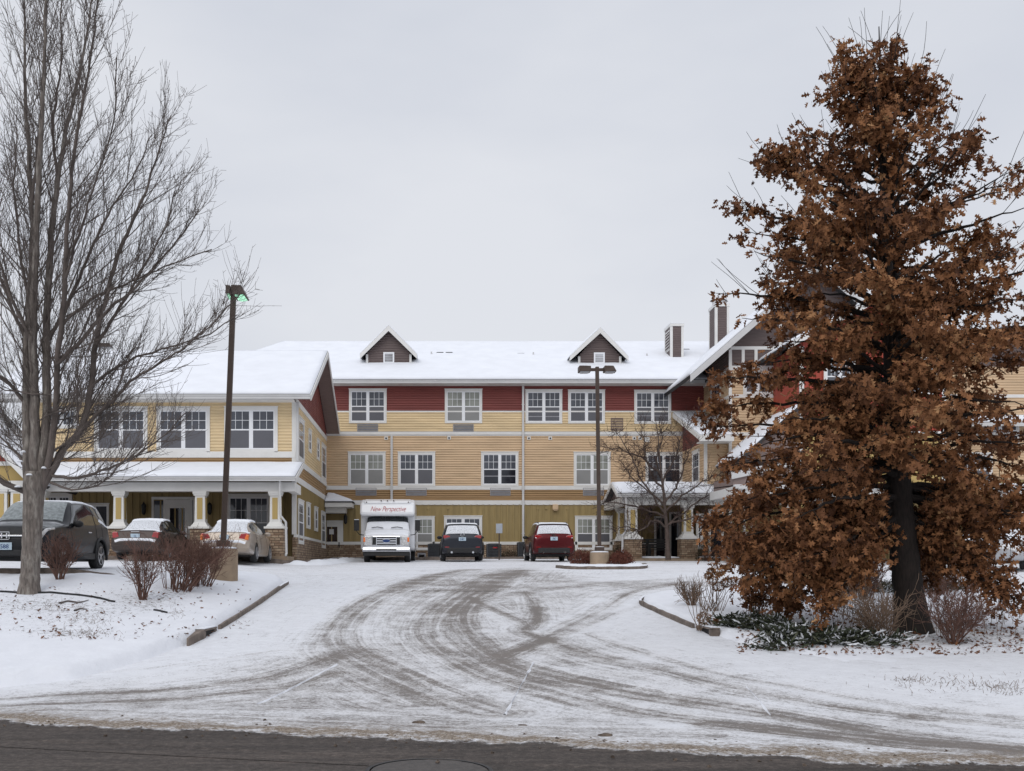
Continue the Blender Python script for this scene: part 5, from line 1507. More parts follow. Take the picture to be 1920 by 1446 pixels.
# ---- white cutaway shuttle bus, nose towards the camera
bus = empty('shuttle_bus', at(-1.80, 42.4), 0, 'white shuttle bus with red script lettering over its snow covered windshield', 'bus')
hw = 1.18
b = MB()      # passenger box with the bulbous cap over the cab; y = 0 is the front bumper
b.extrude([(-hw, 1.55, .55), (-hw, 7.0, .55), (-hw, 7.0, 2.74), (-hw, 1.75, 2.74), (-hw, 1.20, 2.56), (-hw, 1.00, 2.08), (-hw, 1.08, 2.02), (-hw, 1.60, 2.0)], (2 * hw, 0, 0))
b.build('body', M['p_white'], bus, True, bevel=.10)
b = MB().extrude([(-1.02, 1.19, 2.50), (-1.02, 1.17, 2.64), (-1.02, 1.7, 2.76), (-1.02, 6.8, 2.80), (-1.02, 6.9, 2.5)], (2.04, 0, 0))
b.build('roof_cap', M['p_white'], bus, True, bevel=.07)
st = [(0.10, .62, .84, .90, .84, .90, .72, .96), (.16, .58, .92, .96, .90, 1.02, .78, 1.10), (.34, .56, .95, 1.0, .95, 1.12, .84, 1.20), (.75, .55, .97, 1.0, .97, 1.22, .88, 1.30),
      (1.05, .55, .98, 1.0, .985, 1.27, .93, 1.36), (1.14, .55, .98, 1.0, .985, 1.28, .90, 1.44), (1.50, .55, .98, 1.0, .985, 1.30, .86, 2.00), (1.72, .55, .98, 1.0, .985, 1.30, .86, 2.04), (2.2, .55, .98, 1.0, .985, 1.30, .86, 2.04)]
S = Surf(st)
S.body('cab', M['p_white'], bus, wheels=((.98, .37, 1.2),), wr=.38)
S.patch('windshield', M['carsnow'], bus, ((5.02, -6.3), (5.56, -6.8), (5.56, 6.8), (5.02, 6.3)), nu=12, nv=24, thick=.015, rag=.6)
S.patch('windshield_top', M['carglass'], bus, ((5.57, -6.8), (6.0, -7.0), (6.0, 7.0), (5.57, 6.8)), nu=6, nv=20)
S.patch('side_window', M['carglass'], bus, ((5.3, 5.4), (7.4, 5.4), (7.4, 6.7), (6.1, 6.7)), nu=10, nv=8, both=True)
S.patch('hood_snow', M['carsnow'], bus, ((2.0, -6.2), (4.8, -6.0), (4.8, 6.0), (2.0, 6.2)), off=.0, nu=14, nv=20, thick=.03, rag=1)
for sx in (-1, 1):
    MB().tube([(sx * .42 + .24, 1.10, 1.49), (sx * .42, 1.11, 1.535), (sx * .42 - .26, 1.10, 1.50)], .016, 5).build('wiper', M['blackplast'], bus, True)
# grille, lamps, bumper
g = MB(); g.box(-.60, .60, .06, .14, .70, 1.12)
g.build('grille_panel', M['chrome'], bus, True, bevel=.03)
g = MB()
for zz in (.76, .86, .96, 1.05): g.box(-.40, .40, .045, .0595, zz - .025, zz + .025)
for sx in (-1, 1): g.box(sx * .50 - .07, sx * .50 + .07, .045, .0595, .74, 1.06)
g.build('grille_slot', M['blackplast'], bus, True)
pr = [(math.cos(a) * .17, .035, .91 + math.sin(a) * .075) for a in np.linspace(0, 2 * math.pi, 25)]
MB().tube(pr, .012, 5).build('badge_ring', M['chrome'], bus, True)
b = MB(); b.add([(p[0] * .97, .03, p[2]) for p in pr[:-1]] + [(0, .025, .91)], [(24, i, (i + 1) % 24) for i in range(24)]); b.add([(p[0] * .97, .044, p[2]) for p in pr[:-1]], [tuple(range(24))]); b.build('badge', M['plateink'], bus, True)
for sx in (-1, 1):
    hl = MB(); hl.box(sx * .78 - .17, sx * .78 + .17, .07, .2, .70, 1.12); hl.build('headlight', M['clearlamp'], bus, True, bevel=.04)
    MB().box(sx * .92 - .05, sx * .92 + .04, .065, .12, .86, 1.06).build('turn_signal', M['amber'], bus, True, bevel=.015)
b = MB(); b.extrude([(-1.0, -.03, .47), (-1.0, -.06, .55), (-1.0, -.03, .64), (-1.0, .3, .64), (-1.0, .3, .44), (-1.0, .0, .44)], (2.0, 0, 0)); b.build('bumper', M['chrome'], bus, True, bevel=.02)
MB().box(-.42, .42, -.075, -.02, .50, .57).build('bumper_slot', M['blackplast'], bus, True)
MB().box(-.98, .98, .02, .35, .28, .438).build('air_dam', M['blackplast'], bus, True, bevel=.02)
snow_slab_args = ((-.95, -.02, .642), (.95, -.02, .642), (.95, .1, .642), (-.95, .1, .642))
s_ = snow_slab('bumper_snow', *snow_slab_args, .05, None, 30, 5, m=M['carsnow']); s_.parent = bus
for sx in (-1, 1):
    wheel(bus, sx * .86, .98, .37, .24, 6); wheel(bus, sx * .93, 5.2, .37, .4, 6)
    mb = MB(); mb.tube([(sx * 1.0, .95, 1.18), (sx * 1.18, .85, 1.20), (sx * 1.30, .8, 1.34), (sx * 1.30, .8, 1.5)], .022, 6)
    mb.box(sx * 1.30 - .11, sx * 1.30 + .11, .74, .86, 1.36, 1.82)
    mm = mb.build('side_mirror', M['blackplast'], bus, True, bevel=.02)
    snow_ = MB().box(sx * 1.30 - .1, sx * 1.30 + .1, .75, .85, 1.822, 1.845).build('snow', M['carsnow'], mm, True)
for x in (-.90, -.27, 0, .27, .90):
    MB().lathe([(.03, -.03), (.03, .02)], (x, 1.17 if abs(x) < .5 else 1.20, 2.66 if abs(x) < .5 else 2.6), 'y', 8)  .build('marker_light', M['bronze'], bus, True)
cu = bpy.data.curves.new('lettering', 'FONT'); cu.body = 'New Perspective'; cu.size = .30; cu.shear = .42; cu.align_x = 'CENTER'; cu.align_y = 'CENTER'; cu.extrude = .002; cu.offset = -.004; cu.space_character = .94
o = link('lettering', text_mesh(cu), M['lettered'], bus, True)
# the cap's front slopes from (1.22, 2.52) down to (1.02, 1.98)
o.location = (0.02, 1.075, 2.30); o.rotation_euler = (R(90) - math.atan2(.20, .48), 0, 0); o.scale = (.78, 1.15, 1)
# ---------------------------------------------------------------- trees and plants
class Tubes:
    """many tapering tubes gathered into one mesh"""
    def __init__(s): s.co, s.q, s.n = [], [], 0
    def add(s, pts, rad, k=4):
        p = np.asarray(pts, float); r = np.asarray(rad, float)
        if r.ndim == 0: r = np.full(len(p), float(r))
        d = np.gradient(p, axis=0); d /= np.maximum(np.linalg.norm(d, axis=1, keepdims=True), 1e-9)
        ref = np.array([.31, .94, .13]); 
        if abs(np.dot(d[0], ref)) > .93: ref = np.array([.94, -.2, .3])
        x = ref - d * (d @ ref)[:, None]; x /= np.maximum(np.linalg.norm(x, axis=1, keepdims=True), 1e-9)
        y = np.cross(d, x)
        a = np.arange(k) * 2 * np.pi / k
        ring = p[:, None] + (x[:, None] * np.cos(a)[None, :, None] + y[:, None] * np.sin(a)[None, :, None]) * r[:, None, None]
        m = len(p); s.co.append(ring.reshape(-1, 3))
        i = np.arange((m - 1) * k); b = (i // k) * k; j = i % k
        s.q.append(np.stack([b + j, b + (j + 1) % k, b + k + (j + 1) % k, b + k + j], 1) + s.n)
        s.n += m * k
    def build(s, name, m, parent=None, smooth=True):
        o = np_mesh(name, np.concatenate(s.co), np.concatenate(s.q), m=m, parent=parent, smooth=smooth)
        return o

def curve(pts, n):
    """smooth resample of a polyline to n points"""
    p = np.asarray(pts, float); L = np.concatenate([[0], np.cumsum(np.linalg.norm(np.diff(p, axis=0), axis=1))])
    t = np.linspace(0, L[-1], n)
    return np.stack([pchip(L, p[:, c], np.clip(t, 0, L[-1] - 1e-9)) for c in range(3)], 1)

def rot(v, axis, a):
    axis = axis / (np.linalg.norm(axis) + 1e-9)
    return v * math.cos(a) + np.cross(axis, v) * math.sin(a) + axis * np.dot(axis, v) * (1 - math.cos(a))

def grow(rs, p, d, L, r0, up=.5, wig=.12, n=7, r1=.003):
    """one wandering shoot"""
    pts = [np.array(p, float)]; d = np.array(d, float); d /= np.linalg.norm(d)
    for i in range(n - 1):
        d = d + np.array([0, 0, up / n]) + rs.normal(0, wig, 3) * .6; d /= np.linalg.norm(d)
        pts.append(pts[-1] + d * L / (n - 1))
    return np.array(pts), np.linspace(r0, r1, n)

def sideways(rs, d, lo, hi):
    d = d / np.linalg.norm(d)
    ax = rs.normal(0, 1, 3); ax -= d * ax.dot(d)
    return rot(d, ax, rs.uniform(lo, hi))

# ======== bare tree (west lawn)
TY = 19.6
def tp(px, py, dy=0.0): return np.array(P(px, py, TY)) + np.array([0, dy, 0])
tree = empty('bare_tree', (xw(55, TY), TY, G(xw(55, TY), TY)), 0, 'tall leafless tree with many grey rising branches, in front of the black crossover', 'tree')
rs = np.random.RandomState(21)
tr = Tubes()
base = curve([tp(54, 1122), tp(55, 1105), tp(57, 1070), tp(60, 1010), tp(62, 960), tp(64, 915), tp(66, 885)], 26)
rr = np.interp(np.linspace(0, 1, 26), [0, .07, .2, .5, .8, .95, 1], [.26, .205, .185, .18, .20, .23, .18]) * (1 + .05 * rs.normal(0, 1, 26) * .6)
tr.add(base, rr, 18)
leaders = [  # outline points in the photograph, start radius, sideways drift in depth
    ([(56, 935), (50, 860), (46, 760), (45, 650), (47, 560), (50, 450), (42, 300), (32, 150), (24, -90)], .115, .5),
    ([(62, 935), (66, 850), (68, 750), (66, 650), (70, 560), (74, 470), (80, 380), (88, 260), (96, 120), (102, -100)], .125, -.4),
    ([(68, 930), (80, 850), (86, 760), (84, 650), (86, 540), (92, 420), (102, 330), (120, 220), (145, 110), (170, -80)], .118, .3),
    ([(74, 925), (98, 845), (112, 740), (118, 690), (130, 620), (140, 540), (150, 430), (165, 330), (188, 220), (212, 100), (235, -20)], .085, -1.2),
    ([(78, 920), (112, 850), (150, 800), (165, 720), (172, 640), (185, 560), (207, 470), (232, 400), (258, 330), (285, 240), (300, 180)], .092, .8),
    ([(148, 803), (200, 760), (250, 715), (300, 688), (350, 660), (405, 622), (440, 592), (466, 570)], .044, -.9),
    ([(92, 893), (150, 896), (207, 883), (270, 860), (327, 827), (372, 790)], .042, -1.1),
    ([(60, 925), (20, 910), (-30, 880), (-90, 830)], .078, -.5),
    ([(52, 890), (30, 860), (0, 832), (-60, 790)], .05, .8),
    ([(48, 760), (20, 720), (-30, 690), (-90, 640)], .05, -.8),
    ([(46, 640), (20, 590), (-10, 520), (-40, 430), (-60, 330)], .046, .5),
    ([(84, 640), (102, 600), (122, 540), (160, 430), (185, 360), (226, 280), (250, 200)], .05, 1.2),
    ([(66, 650), (32, 560), (12, 480), (-10, 350), (-18, 220)], .042, -1.0),
    ([(118, 690), (160, 640), (210, 580), (268, 520), (325, 445), (365, 380)], .05, .7),
    ([(172, 640), (215, 580), (262, 510), (312, 430), (335, 365)], .044, -.5),
    ([(130, 620), (180, 560), (236, 520), (300, 476), (370, 430)], .036, 1.6),
    ([(46, 560), (22, 470), (4, 400), (-16, 300), (-24, 180)], .042, 1.2),
    ([(74, 470), (60, 380), (62, 260), (66, 130), (62, -40)], .04, .9),
    ([(102, 330), (98, 250), (120, 130), (128, 0), (132, -90)], .036, -.8),
    ([(165, 720), (230, 670), (300, 640), (370, 610), (425, 565)], .036, .9),
    ([(140, 540), (180, 450), (222, 370), (262, 290), (280, 210)], .034, -1.5),
    ([(95, 905), (150, 920), (205, 915), (262, 880), (300, 850)], .03, -1.6),
]
br = Tubes(); tw = Tubes()
for _ in range(16):      # thin side limbs low in the crown
    y0_ = rs.uniform(640, 900); x0_ = np.interp(y0_, [640, 900], [rs.uniform(45, 130), rs.uniform(55, 100)]); sg_ = 1 if rs.rand() < .7 else -1
    l_ = rs.uniform(70, 150)
    leaders.append(([(x0_, y0_), (x0_ + sg_ * l_ * .35, y0_ - rs.uniform(0, 30)), (x0_ + sg_ * l_ * .7, y0_ - rs.uniform(10, 80)), (x0_ + sg_ * l_, y0_ - rs.uniform(50, 160))], rs.uniform(.016, .028), rs.uniform(-1.4, 1.4)))
built = []
for pts, r0, dyy in leaders:
    n = len(pts); d0 = 0.0; r0 *= .86
    if built:      # spring from the limb that passes there
        s0 = tp(*pts[0]); al = np.concatenate(built); k_ = int(np.argmin((al[:, 0] - s0[0]) ** 2 + (al[:, 2] - s0[2]) ** 2)); d0 = al[k_, 1] - TY
    c = curve([tp(a, b, d0 + dyy * (i / (n - 1)) ** 1.2) for i, (a, b) in enumerate(pts)], n * 4)
    built.append(c)
    c += rs.normal(0, .010, c.shape)
    rad = np.interp(np.linspace(0, 1, len(c)), [0, .15, .6, 1], [r0, r0 * .86, r0 * .48, .010])
    (tr if r0 > .08 else br).add(c, rad, 9 if r0 > .06 else 6)
    Ls = np.concatenate([[0], np.cumsum(np.linalg.norm(np.diff(c, axis=0), axis=1))]); tot = Ls[-1]
    s_ = tot * (.16 if r0 > .08 else .08)
    while s_ < tot:
        i = min(np.searchsorted(Ls, s_), len(c) - 2); t = s_ / tot
        d = c[i + 1] - c[i]; d /= np.linalg.norm(d)
        L = rs.uniform(.5, 2.5) * (1.2 - .7 * t) * (.62 if pts[-1][0] > 360 else 1.0) * (1.0 if r0 > .03 else .75)
        dd = sideways(rs, d, R(16), R(42))
        if dd[2] < -.1: dd[2] *= -.3
        p, q = grow(rs, c[i], dd, L, min(rad[i] * .5, .004 + .0062 * L), up=rs.uniform(.3, .9), wig=.07, n=9, r1=.003)
        br.add(p, q, 4)
        m_ = int(2 + L * 6.5)
        for k in range(m_):
            tt = rs.uniform(.12, .98); j = min(int(tt * 8), 7)
            pp = p[j] + (p[j + 1] - p[j]) * (tt * 8 - j); dv = p[j + 1] - p[j]
            l2 = rs.uniform(.12, .95) * (1.2 - .6 * tt)
            p2, q2 = grow(rs, pp, sideways(rs, dv, R(15), R(42)), l2, .0042, up=rs.uniform(.2, .8), wig=.10, n=5, r1=.0026)
            tw.add(p2, q2, 3)
            for _ in range(rs.randint(0, 4)):
                j2 = rs.randint(0, 4); a = p2[j2] + (p2[j2 + 1] - p2[j2]) * rs.rand()
                p3, q3 = grow(rs, a, sideways(rs, p2[j2 + 1] - p2[j2], R(30), R(80)), rs.uniform(.03, .16), .0038, up=.3, wig=.1, n=3, r1=.0028)
                tw.add(p3, q3, 3)
        s_ += rs.uniform(.06, .23)
tr.build('trunk', M['bark'], tree); br.build('branches', M['twig'], tree); tw.build('twigs', M['twig'], tree)
# snow caught in the crotches
b = MB()
for a, c_, s_ in ((44, 868, .06), (62, 893, .08), (50, 850, .05), (148, 800, .06), (88, 880, .05), (40, 915, .07)):
    q = tp(a, c_, -.16); b.lathe([(s_, 0), (s_ * .9, .02), (s_ * .5, .035), (.005, .04)], q, 'z', 8)
b.build('snow', M['carsnow'], tree, smooth=True)

# ======== oak that kept its brown leaves (east lawn)
def leaf_mat(name, stops, rough=.75):
    m = bpy.data.materials.new(name); t = NT(m)
    c = t.ramp(t.attr('tint'), stops)
    n = t.noise(t.coord('Object'), 60, 2)
    t.base(t.mix(t.math('MULTIPLY', n, .3), c, (.04, .02, .012))); t.set(Roughness=rough)
    t.b.inputs['Specular IOR Level'].default_value = .2
    return m
M['oakleaf'] = leaf_mat('brown_oak_leaf', [(0, (.085, .034, .016)), (.35, (.205, .088, .038)), (.7, (.345, .158, .068)), (1, (.50, .29, .14))])
LO = np.array([(0, 0), (.2, .06), (.27, .31), (.42, .09), (.57, .43), (.67, .11), (.86, .21), (1, 0), (.86, -.21), (.67, -.11), (.57, -.43), (.42, -.09), (.27, -.31), (.2, -.06)])
def leaves(name, pos, dirs, size, tint, m, parent, rs, shape=LO, droop=.5):
    N = len(pos); k = len(shape)
    d = dirs / np.linalg.norm(dirs, axis=1, keepdims=True)
    up = rs.normal(0, 1, (N, 3)); y = np.cross(up, d); y /= np.linalg.norm(y, axis=1, keepdims=True); z = np.cross(d, y)
    fold = rs.uniform(-.1, .7, N); curl = rs.uniform(-.2, droop, N)
    sh = np.concatenate([shape, [[.45, 0]]])
    X = sh[None, :, 0] * np.ones((N, 1)); Yy = sh[None, :, 1] * rs.uniform(.75, 1.1, (N, 1))
    Zz = np.abs(Yy) * fold[:, None] - curl[:, None] * X ** 2
    co = pos[:, None] + size[:, None, None] * (X[..., None] * d[:, None] + Yy[..., None] * y[:, None] + Zz[..., None] * z[:, None])
    i = np.arange(k)
    tri = np.stack([np.full(k, k), i, (i + 1) % k], 1)
    f = (tri[None] + (np.arange(N) * (k + 1))[:, None, None]).reshape(-1, 3)
    return np_mesh(name, co.reshape(-1, 3), tris=f, m=m, parent=parent, fattrs=dict(tint=np.repeat(tint, k)))

OY = 17.2
def op(px, py, dy=0.0): return np.array(P(px, py, OY)) + np.array([0, dy, 0])
oak = empty('oak_tree', (xw(1713, OY), OY, G(xw(1713, OY), OY)), 0, 'broad pointed oak still thick with brown leaves beside the driveway', 'tree')
rs = np.random.RandomState(77)
tr = Tubes(); br = Tubes()
tk = curve([op(1714, 1204), op(1711, 1180), op(1707, 1140), op(1700, 1080), op(1692, 1000), op(1685, 900), op(1680, 800), op(1674, 700), op(1668, 600), op(1662, 480), op(1657, 350), op(1652, 220), op(1650, 120), op(1648, 50)], 60)
tkr = np.interp(np.linspace(0, 1, 60), [0, .02, .06, .12, .35, .52, .7, .9, 1], [.40, .32, .255, .235, .17, .12, .07, .025, .008]) * (1 + .03 * rs.normal(0, 1, 60))
tr.add(tk, tkr, 16)
k2 = curve([op(1678, 690), op(1692, 620, .2), op(1694, 540, .3), op(1700, 440, .4), (op(1712, 330, .5)), op(1722, 230, .4)], 16)
tr.add(k2, np.linspace(.07, .012, 16), 8)
env_y = [50, 90, 140, 200, 280, 340, 430, 530, 620, 720, 820, 920, 1000, 1060, 1100, 1150]
env_l = [16, 52, 90, 145, 198, 236, 265, 318, 285, 310, 325, 345, 350, 345, 325, 290]
env_r = [18, 52, 80, 105, 170, 245, 275, 285, 295, 300, 310, 310, 305, 300, 280, 250]
LP, LD, LT, LS = [], [], [], []
def add_leaves(p, d, n, spread, tb):
    for _ in range(n):
        q = rs.normal(0, spread, 3)
        LP.append(p + q); v = d * .5 + rs.normal(0, .75, 3) + np.array([0, 0, -.55]); LD.append(v)
        LT.append(np.clip(tb + rs.normal(0, .17), 0, 1)); LS.append(rs.uniform(.105, .178))
NB = 168; NX = 30
for i in range(NB + NX):
    f = (i + .5) / NB
    ty = 85 + (1128 - 85) * f ** .88
    az = i * 2.39996 + rs.uniform(-.4, .4)
    if i >= NB:       # the lowest limbs sweep out and hang almost to the ground
        ty = rs.uniform(985, 1128); az = (math.pi if i % 3 else 0) + rs.uniform(-.85, .85)
    side = np.interp(ty, env_y, env_r if math.cos(az) > 0 else env_l)
    ln = side * rs.uniform(.58, 1.08)
    if ty > 930 and math.sin(az) < -.25 and abs(math.cos(az)) < .8: continue      # nothing hangs in front of the trunk
    if ty > 1050 and math.sin(az) < -.2: ln *= .85
    axis_x = np.interp(ty, [50, 350, 700, 1000, 1200], [1645, 1648, 1662, 1682, 1700])
    tip = op(axis_x + math.cos(az) * ln, ty + rs.uniform(-18, 18), math.sin(az) * ln * OY / F * .92)
    off = np.interp(ty, [60, 300, 600, 850, 1000, 1130], [110, 100, 45, 0, -70, -150]) + rs.uniform(-20, 20)
    ay = min(ty + off, 1010)
    j = int(np.argmin(np.abs(tk[:, 2] - zw(ay, OY)))); a = tk[j]
    mid = a * .45 + tip * .55 + np.array([0, 0, rs.uniform(.02, .22) * ln / 300])
    c = curve([a, a * .75 + tip * .25 + np.array([0, 0, .06 * ln / 300]), mid, tip], 16); c[1:] += rs.normal(0, .014, (15, 3))
    rad = np.linspace(min(tkr[j] * .55, .012 + .048 * ln / 320), .005, 16)
    br.add(c, rad, 6)
    tb0 = rs.uniform(.20, .62)
    L = np.linalg.norm(tip - a); ns = int(6 + L * 5.6)
    if rs.rand() < .16: ns = int(ns * .35)
    for k in range(ns):
        t = rs.uniform(.10, 1.0) ** .85; ii = min(int(t * 15), 14)
        p = c[ii] + (c[ii + 1] - c[ii]) * (t * 15 - ii); d = c[ii + 1] - c[ii]; d /= np.linalg.norm(d)
        ax = np.array([0, 0, 1.0]) + rs.normal(0, .5, 3)
        dd = rot(d, ax, rs.choice([-1, 1]) * rs.uniform(R(25), R(75)))
        l = rs.uniform(.22, .70) * (1.15 - .5 * t)
        if fbm(p[0] * 1.25 + p[1] * .6, p[2] * 1.9 + p[1] * .8, 2) < .455 and ty < 930 and rs.rand() < .85: continue      # gaps between the tiers
        q, r = grow(rs, p, dd, l, .008, up=rs.uniform(-.25, .3), wig=.2, n=5, r1=.003)
        br.add(q, r, 4)
        tb = tb0 + rs.normal(0, .08)
        for h in range(1, 5):
            add_leaves(q[h], q[h] - q[h - 1], rs.randint(3, 7), .062, tb)
    add_leaves(tip, tip - mid, 6, .07, tb0)
    # bare whips standing out of the upper crown
    if ty < 560 and rs.rand() < .75:
        for _ in range(rs.randint(1, 5)):
            d = (tip - a) / L + np.array([0, 0, rs.uniform(.3, 1.0)]) + rs.normal(0, .25, 3)
            q, r = grow(rs, c[rs.randint(11, 15)], d, rs.uniform(.4, 1.05), .0055, up=.25, wig=.08, n=6, r1=.0026); br.add(q, r, 4)
for (x, y) in ((1614, 20), (1690, 20), (1655, 20), (1668, 30), (1590, 50)):
    a = tk[rs.randint(50, 58)]; br.add(curve([a, (a + op(x, y)) / 2 + np.array([0, 0, .05]), op(x, y)], 7), np.linspace(.006, .0026, 7), 4)
tr.build('trunk', M['oakbark'], oak); br.build('branches', M['oakbark'], oak)
LP, LD, LT, LS = map(np.array, (LP, LD, LT, LS))
print('oak leaves', len(LP))
leaves('crown', LP, LD, LS, LT, M['oakleaf'], oak, rs)

# ======== small crab apple in front of the east porch
M['crabbark'] = mat('crabapple_bark', (.085, .062, .052), .85, .35, 9, .4, 40)
M['crabtwig'] = mat('crabapple_twig', (.052, .030, .026), .85, .3, 5)
M['fruit'] = mat('withered_fruit', (.12, .022, .015), .6, .4, 8)
KY = 44.6
kp = lambda px, py, dy=0.0: np.array(P(px, py, KY)) + np.array([0, dy, 0])
crab = empty('crabapple_tree', at(xw(1252, KY), KY), 0, 'small bare crab apple tree with twisting branches before the stone piers of the porch', 'tree')
rs = np.random.RandomState(5)
tr = Tubes(); br = Tubes(); fr = MB()
c = curve([kp(1253, 1050), kp(1252, 1030), kp(1251, 1005), kp(1250, 985), kp(1247, 960), kp(1245, 930), kp(1240, 890), kp(1236, 850), kp(1233, 810), kp(1228, 782)], 30)
tr.add(c, np.interp(np.linspace(0, 1, 30), [0, .1, .3, .5, 1], [.13, .10, .078, .055, .012]), 10)
for pts in ([(1250, 990), (1225, 975), (1195, 995), (1165, 990), (1140, 1000)], [(1250, 985), (1285, 960), (1320, 935), (1350, 925), (1385, 935)], [(1248, 965), (1218, 930), (1180, 900), (1150, 870)],
            [(1246, 950), (1205, 900), (1185, 850), (1165, 810), (1160, 785)], [(1246, 945), (1280, 900), (1300, 850), (1320, 820)], [(1242, 905), (1262, 860), (1270, 820), (1285, 790)],
            [(1244, 920), (1215, 880), (1205, 830), (1200, 795)], [(1252, 985), (1310, 970), (1350, 985), (1375, 1000)], [(1247, 960), (1300, 915), (1345, 890), (1375, 880)], [(1240, 890), (1195, 850), (1150, 835), (1128, 828)],
            [(1248, 970), (1200, 950), (1150, 940), (1120, 950)], [(1243, 910), (1235, 860), (1250, 815), (1248, 785)]):
    dyy = rs.uniform(-1.6, 1.6); n = len(pts)
    cc = curve([kp(a, b, dyy * i / (n - 1)) for i, (a, b) in enumerate(pts)], 16); cc[1:] += rs.normal(0, .03, (15, 3))
    tr.add(cc, np.linspace(.055, .01, 16), 6)
    for k in range(40):
        t = rs.uniform(.12, 1); ii = min(int(t * 15), 14)
        q, r = grow(rs, cc[ii], sideways(rs, cc[min(ii + 1, 15)] - cc[ii - 1], R(30), R(80)), rs.uniform(.35, 1.2), .009, up=rs.uniform(-.2, .7), wig=.3, n=7, r1=.0045); br.add(q, r, 4)
        for _ in range(6):
            j = rs.randint(1, 6)
            q2, r2 = grow(rs, q[j], sideways(rs, q[j] - q[j - 1], R(30), R(80)), rs.uniform(.12, .45), .007, up=.3, wig=.3, n=4, r1=.0045); br.add(q2, r2, 3)
tr.build('trunk', M['crabbark'], crab); br.build('branches', M['crabtwig'], crab)

# ======== bare shrubs
M['shrubtwig'] = mat('reddish_shrub_twig', (.15, .082, .063), .85, .35, 6)
M['tantwig'] = mat('tan_shrub_twig', (.17, .115, .08), .85, .35, 6)
def twig_bush(name, label, cat, X, Yb, H, lean, n, m, seed, spread=.5, group=None, subs=7, r=.012, sp0=.08, fine=.5):
    rs = np.random.RandomState(seed)
    z = G(X, Yb); e = empty(name, (X, Yb, z), 0, label, cat, group)
    st = Tubes(); tg = Tubes()
    for i in range(n):
        az = rs.uniform(0, 2 * math.pi); tl = rs.uniform(.05, 1) ** .7 * spread
        d = np.array([math.cos(az) * tl + lean, math.sin(az) * tl * .8, 1.0])
        b0 = np.array([X + math.cos(az) * sp0 * rs.rand(), Yb + math.sin(az) * sp0 * rs.rand(), z - .04])
        L = H * rs.uniform(.75, 1.08) * np.linalg.norm(d) * .92
        p, q = grow(rs, b0, d, L, r * rs.uniform(.6, 1.1), up=.15, wig=.16, n=9, r1=.0038); st.add(p, q, 5)
        for k in range(subs):
            j = rs.randint(2, 8); q_ = p[j] + (p[j + 1] - p[j]) * rs.rand() if j < 8 else p[j]
            p2, r2 = grow(rs, q_, sideways(rs, p[j] - p[j - 1], R(18), R(55)), rs.uniform(.15, .5) * H * fine * 1.6, .0055, up=.3, wig=.22, n=5, r1=.0028); tg.add(p2, r2, 3)
            for _ in range(3):
                j2 = rs.randint(1, 5)
                p3, r3 = grow(rs, p2[j2], sideways(rs, p2[j2] - p2[j2 - 1], R(25), R(60)), rs.uniform(.05, .2), .004, up=.3, wig=.2, n=3, r1=.0026); tg.add(p3, r3, 3)
    st.build('stem', M[m], e); tg.build('twigs', M[m], e)
    return e
gx_ = lambda px, Y: xw(px, Y)
twig_bush('bare_shrub', 'slender bare shrub with open stems, its foot in litter on the snow', 'shrub', gx_(268, 19.7), 19.7, 1.15, .05, 26, 'shrubtwig', 1, .42, subs=6, group='shrubs by the bare tree')
twig_bush('bare_shrub', 'dense red brown shrub crowding the concrete lamp footing', 'shrub', gx_(335, 20.9), 20.9, 1.12, .22, 48, 'shrubtwig', 2, .55, subs=8, sp0=.28, group='shrubs by the bare tree')
twig_bush('bare_shrub', 'low rounded shrub behind the dense one, touching the lamp footing', 'shrub', gx_(372, 22.0), 22.0, .95, .12, 40, 'shrubtwig', 3, .5, subs=8, sp0=.3, group='shrubs by the bare tree')
twig_bush('bare_shrub', 'small bare shrub in front of the black crossover front wheel', 'shrub', gx_(112, 20.7), 20.7, .92, .02, 30, 'shrubtwig', 4, .5, subs=6, group='shrubs by the bare tree')
twig_bush('bare_shrub', 'sparse arching shrub on the kerb side of the oak trunk', 'shrub', gx_(1655, 15.9), 15.9, .85, -.1, 34, 'tantwig', 5, .75, subs=6, r=.008, group='shrubs under the oak')
twig_bush('bare_shrub', 'fan shaped bare shrub on the street side of the oak, past its trunk', 'shrub', gx_(1787, 15.9), 15.9, .85, .08, 38, 'shrubtwig', 6, .75, subs=6, r=.009, group='shrubs under the oak')
twig_bush('bare_shrub', 'dark thicket between the oak trunk and the lot', 'shrub', gx_(1612, 21.5), 21.5, .85, 0, 40, 'shrubtwig', 7, .7, subs=8, sp0=.3, group='shrubs under the oak')
twig_bush('bare_shrub', 'low thicket behind the oak on the silver car side of its trunk', 'shrub', gx_(1760, 22.4), 22.4, .6, 0, 40, 'shrubtwig', 8, .9, subs=8, sp0=.4, group='shrubs under the oak')
twig_bush('dry_grass_clump', 'clump of upright straw coloured stems at the kerb tip before the oak', 'plant', gx_(1296, 20.6), 20.6, .52, -.12, 50, 'tantwig', 9, .65, subs=2, r=.006)

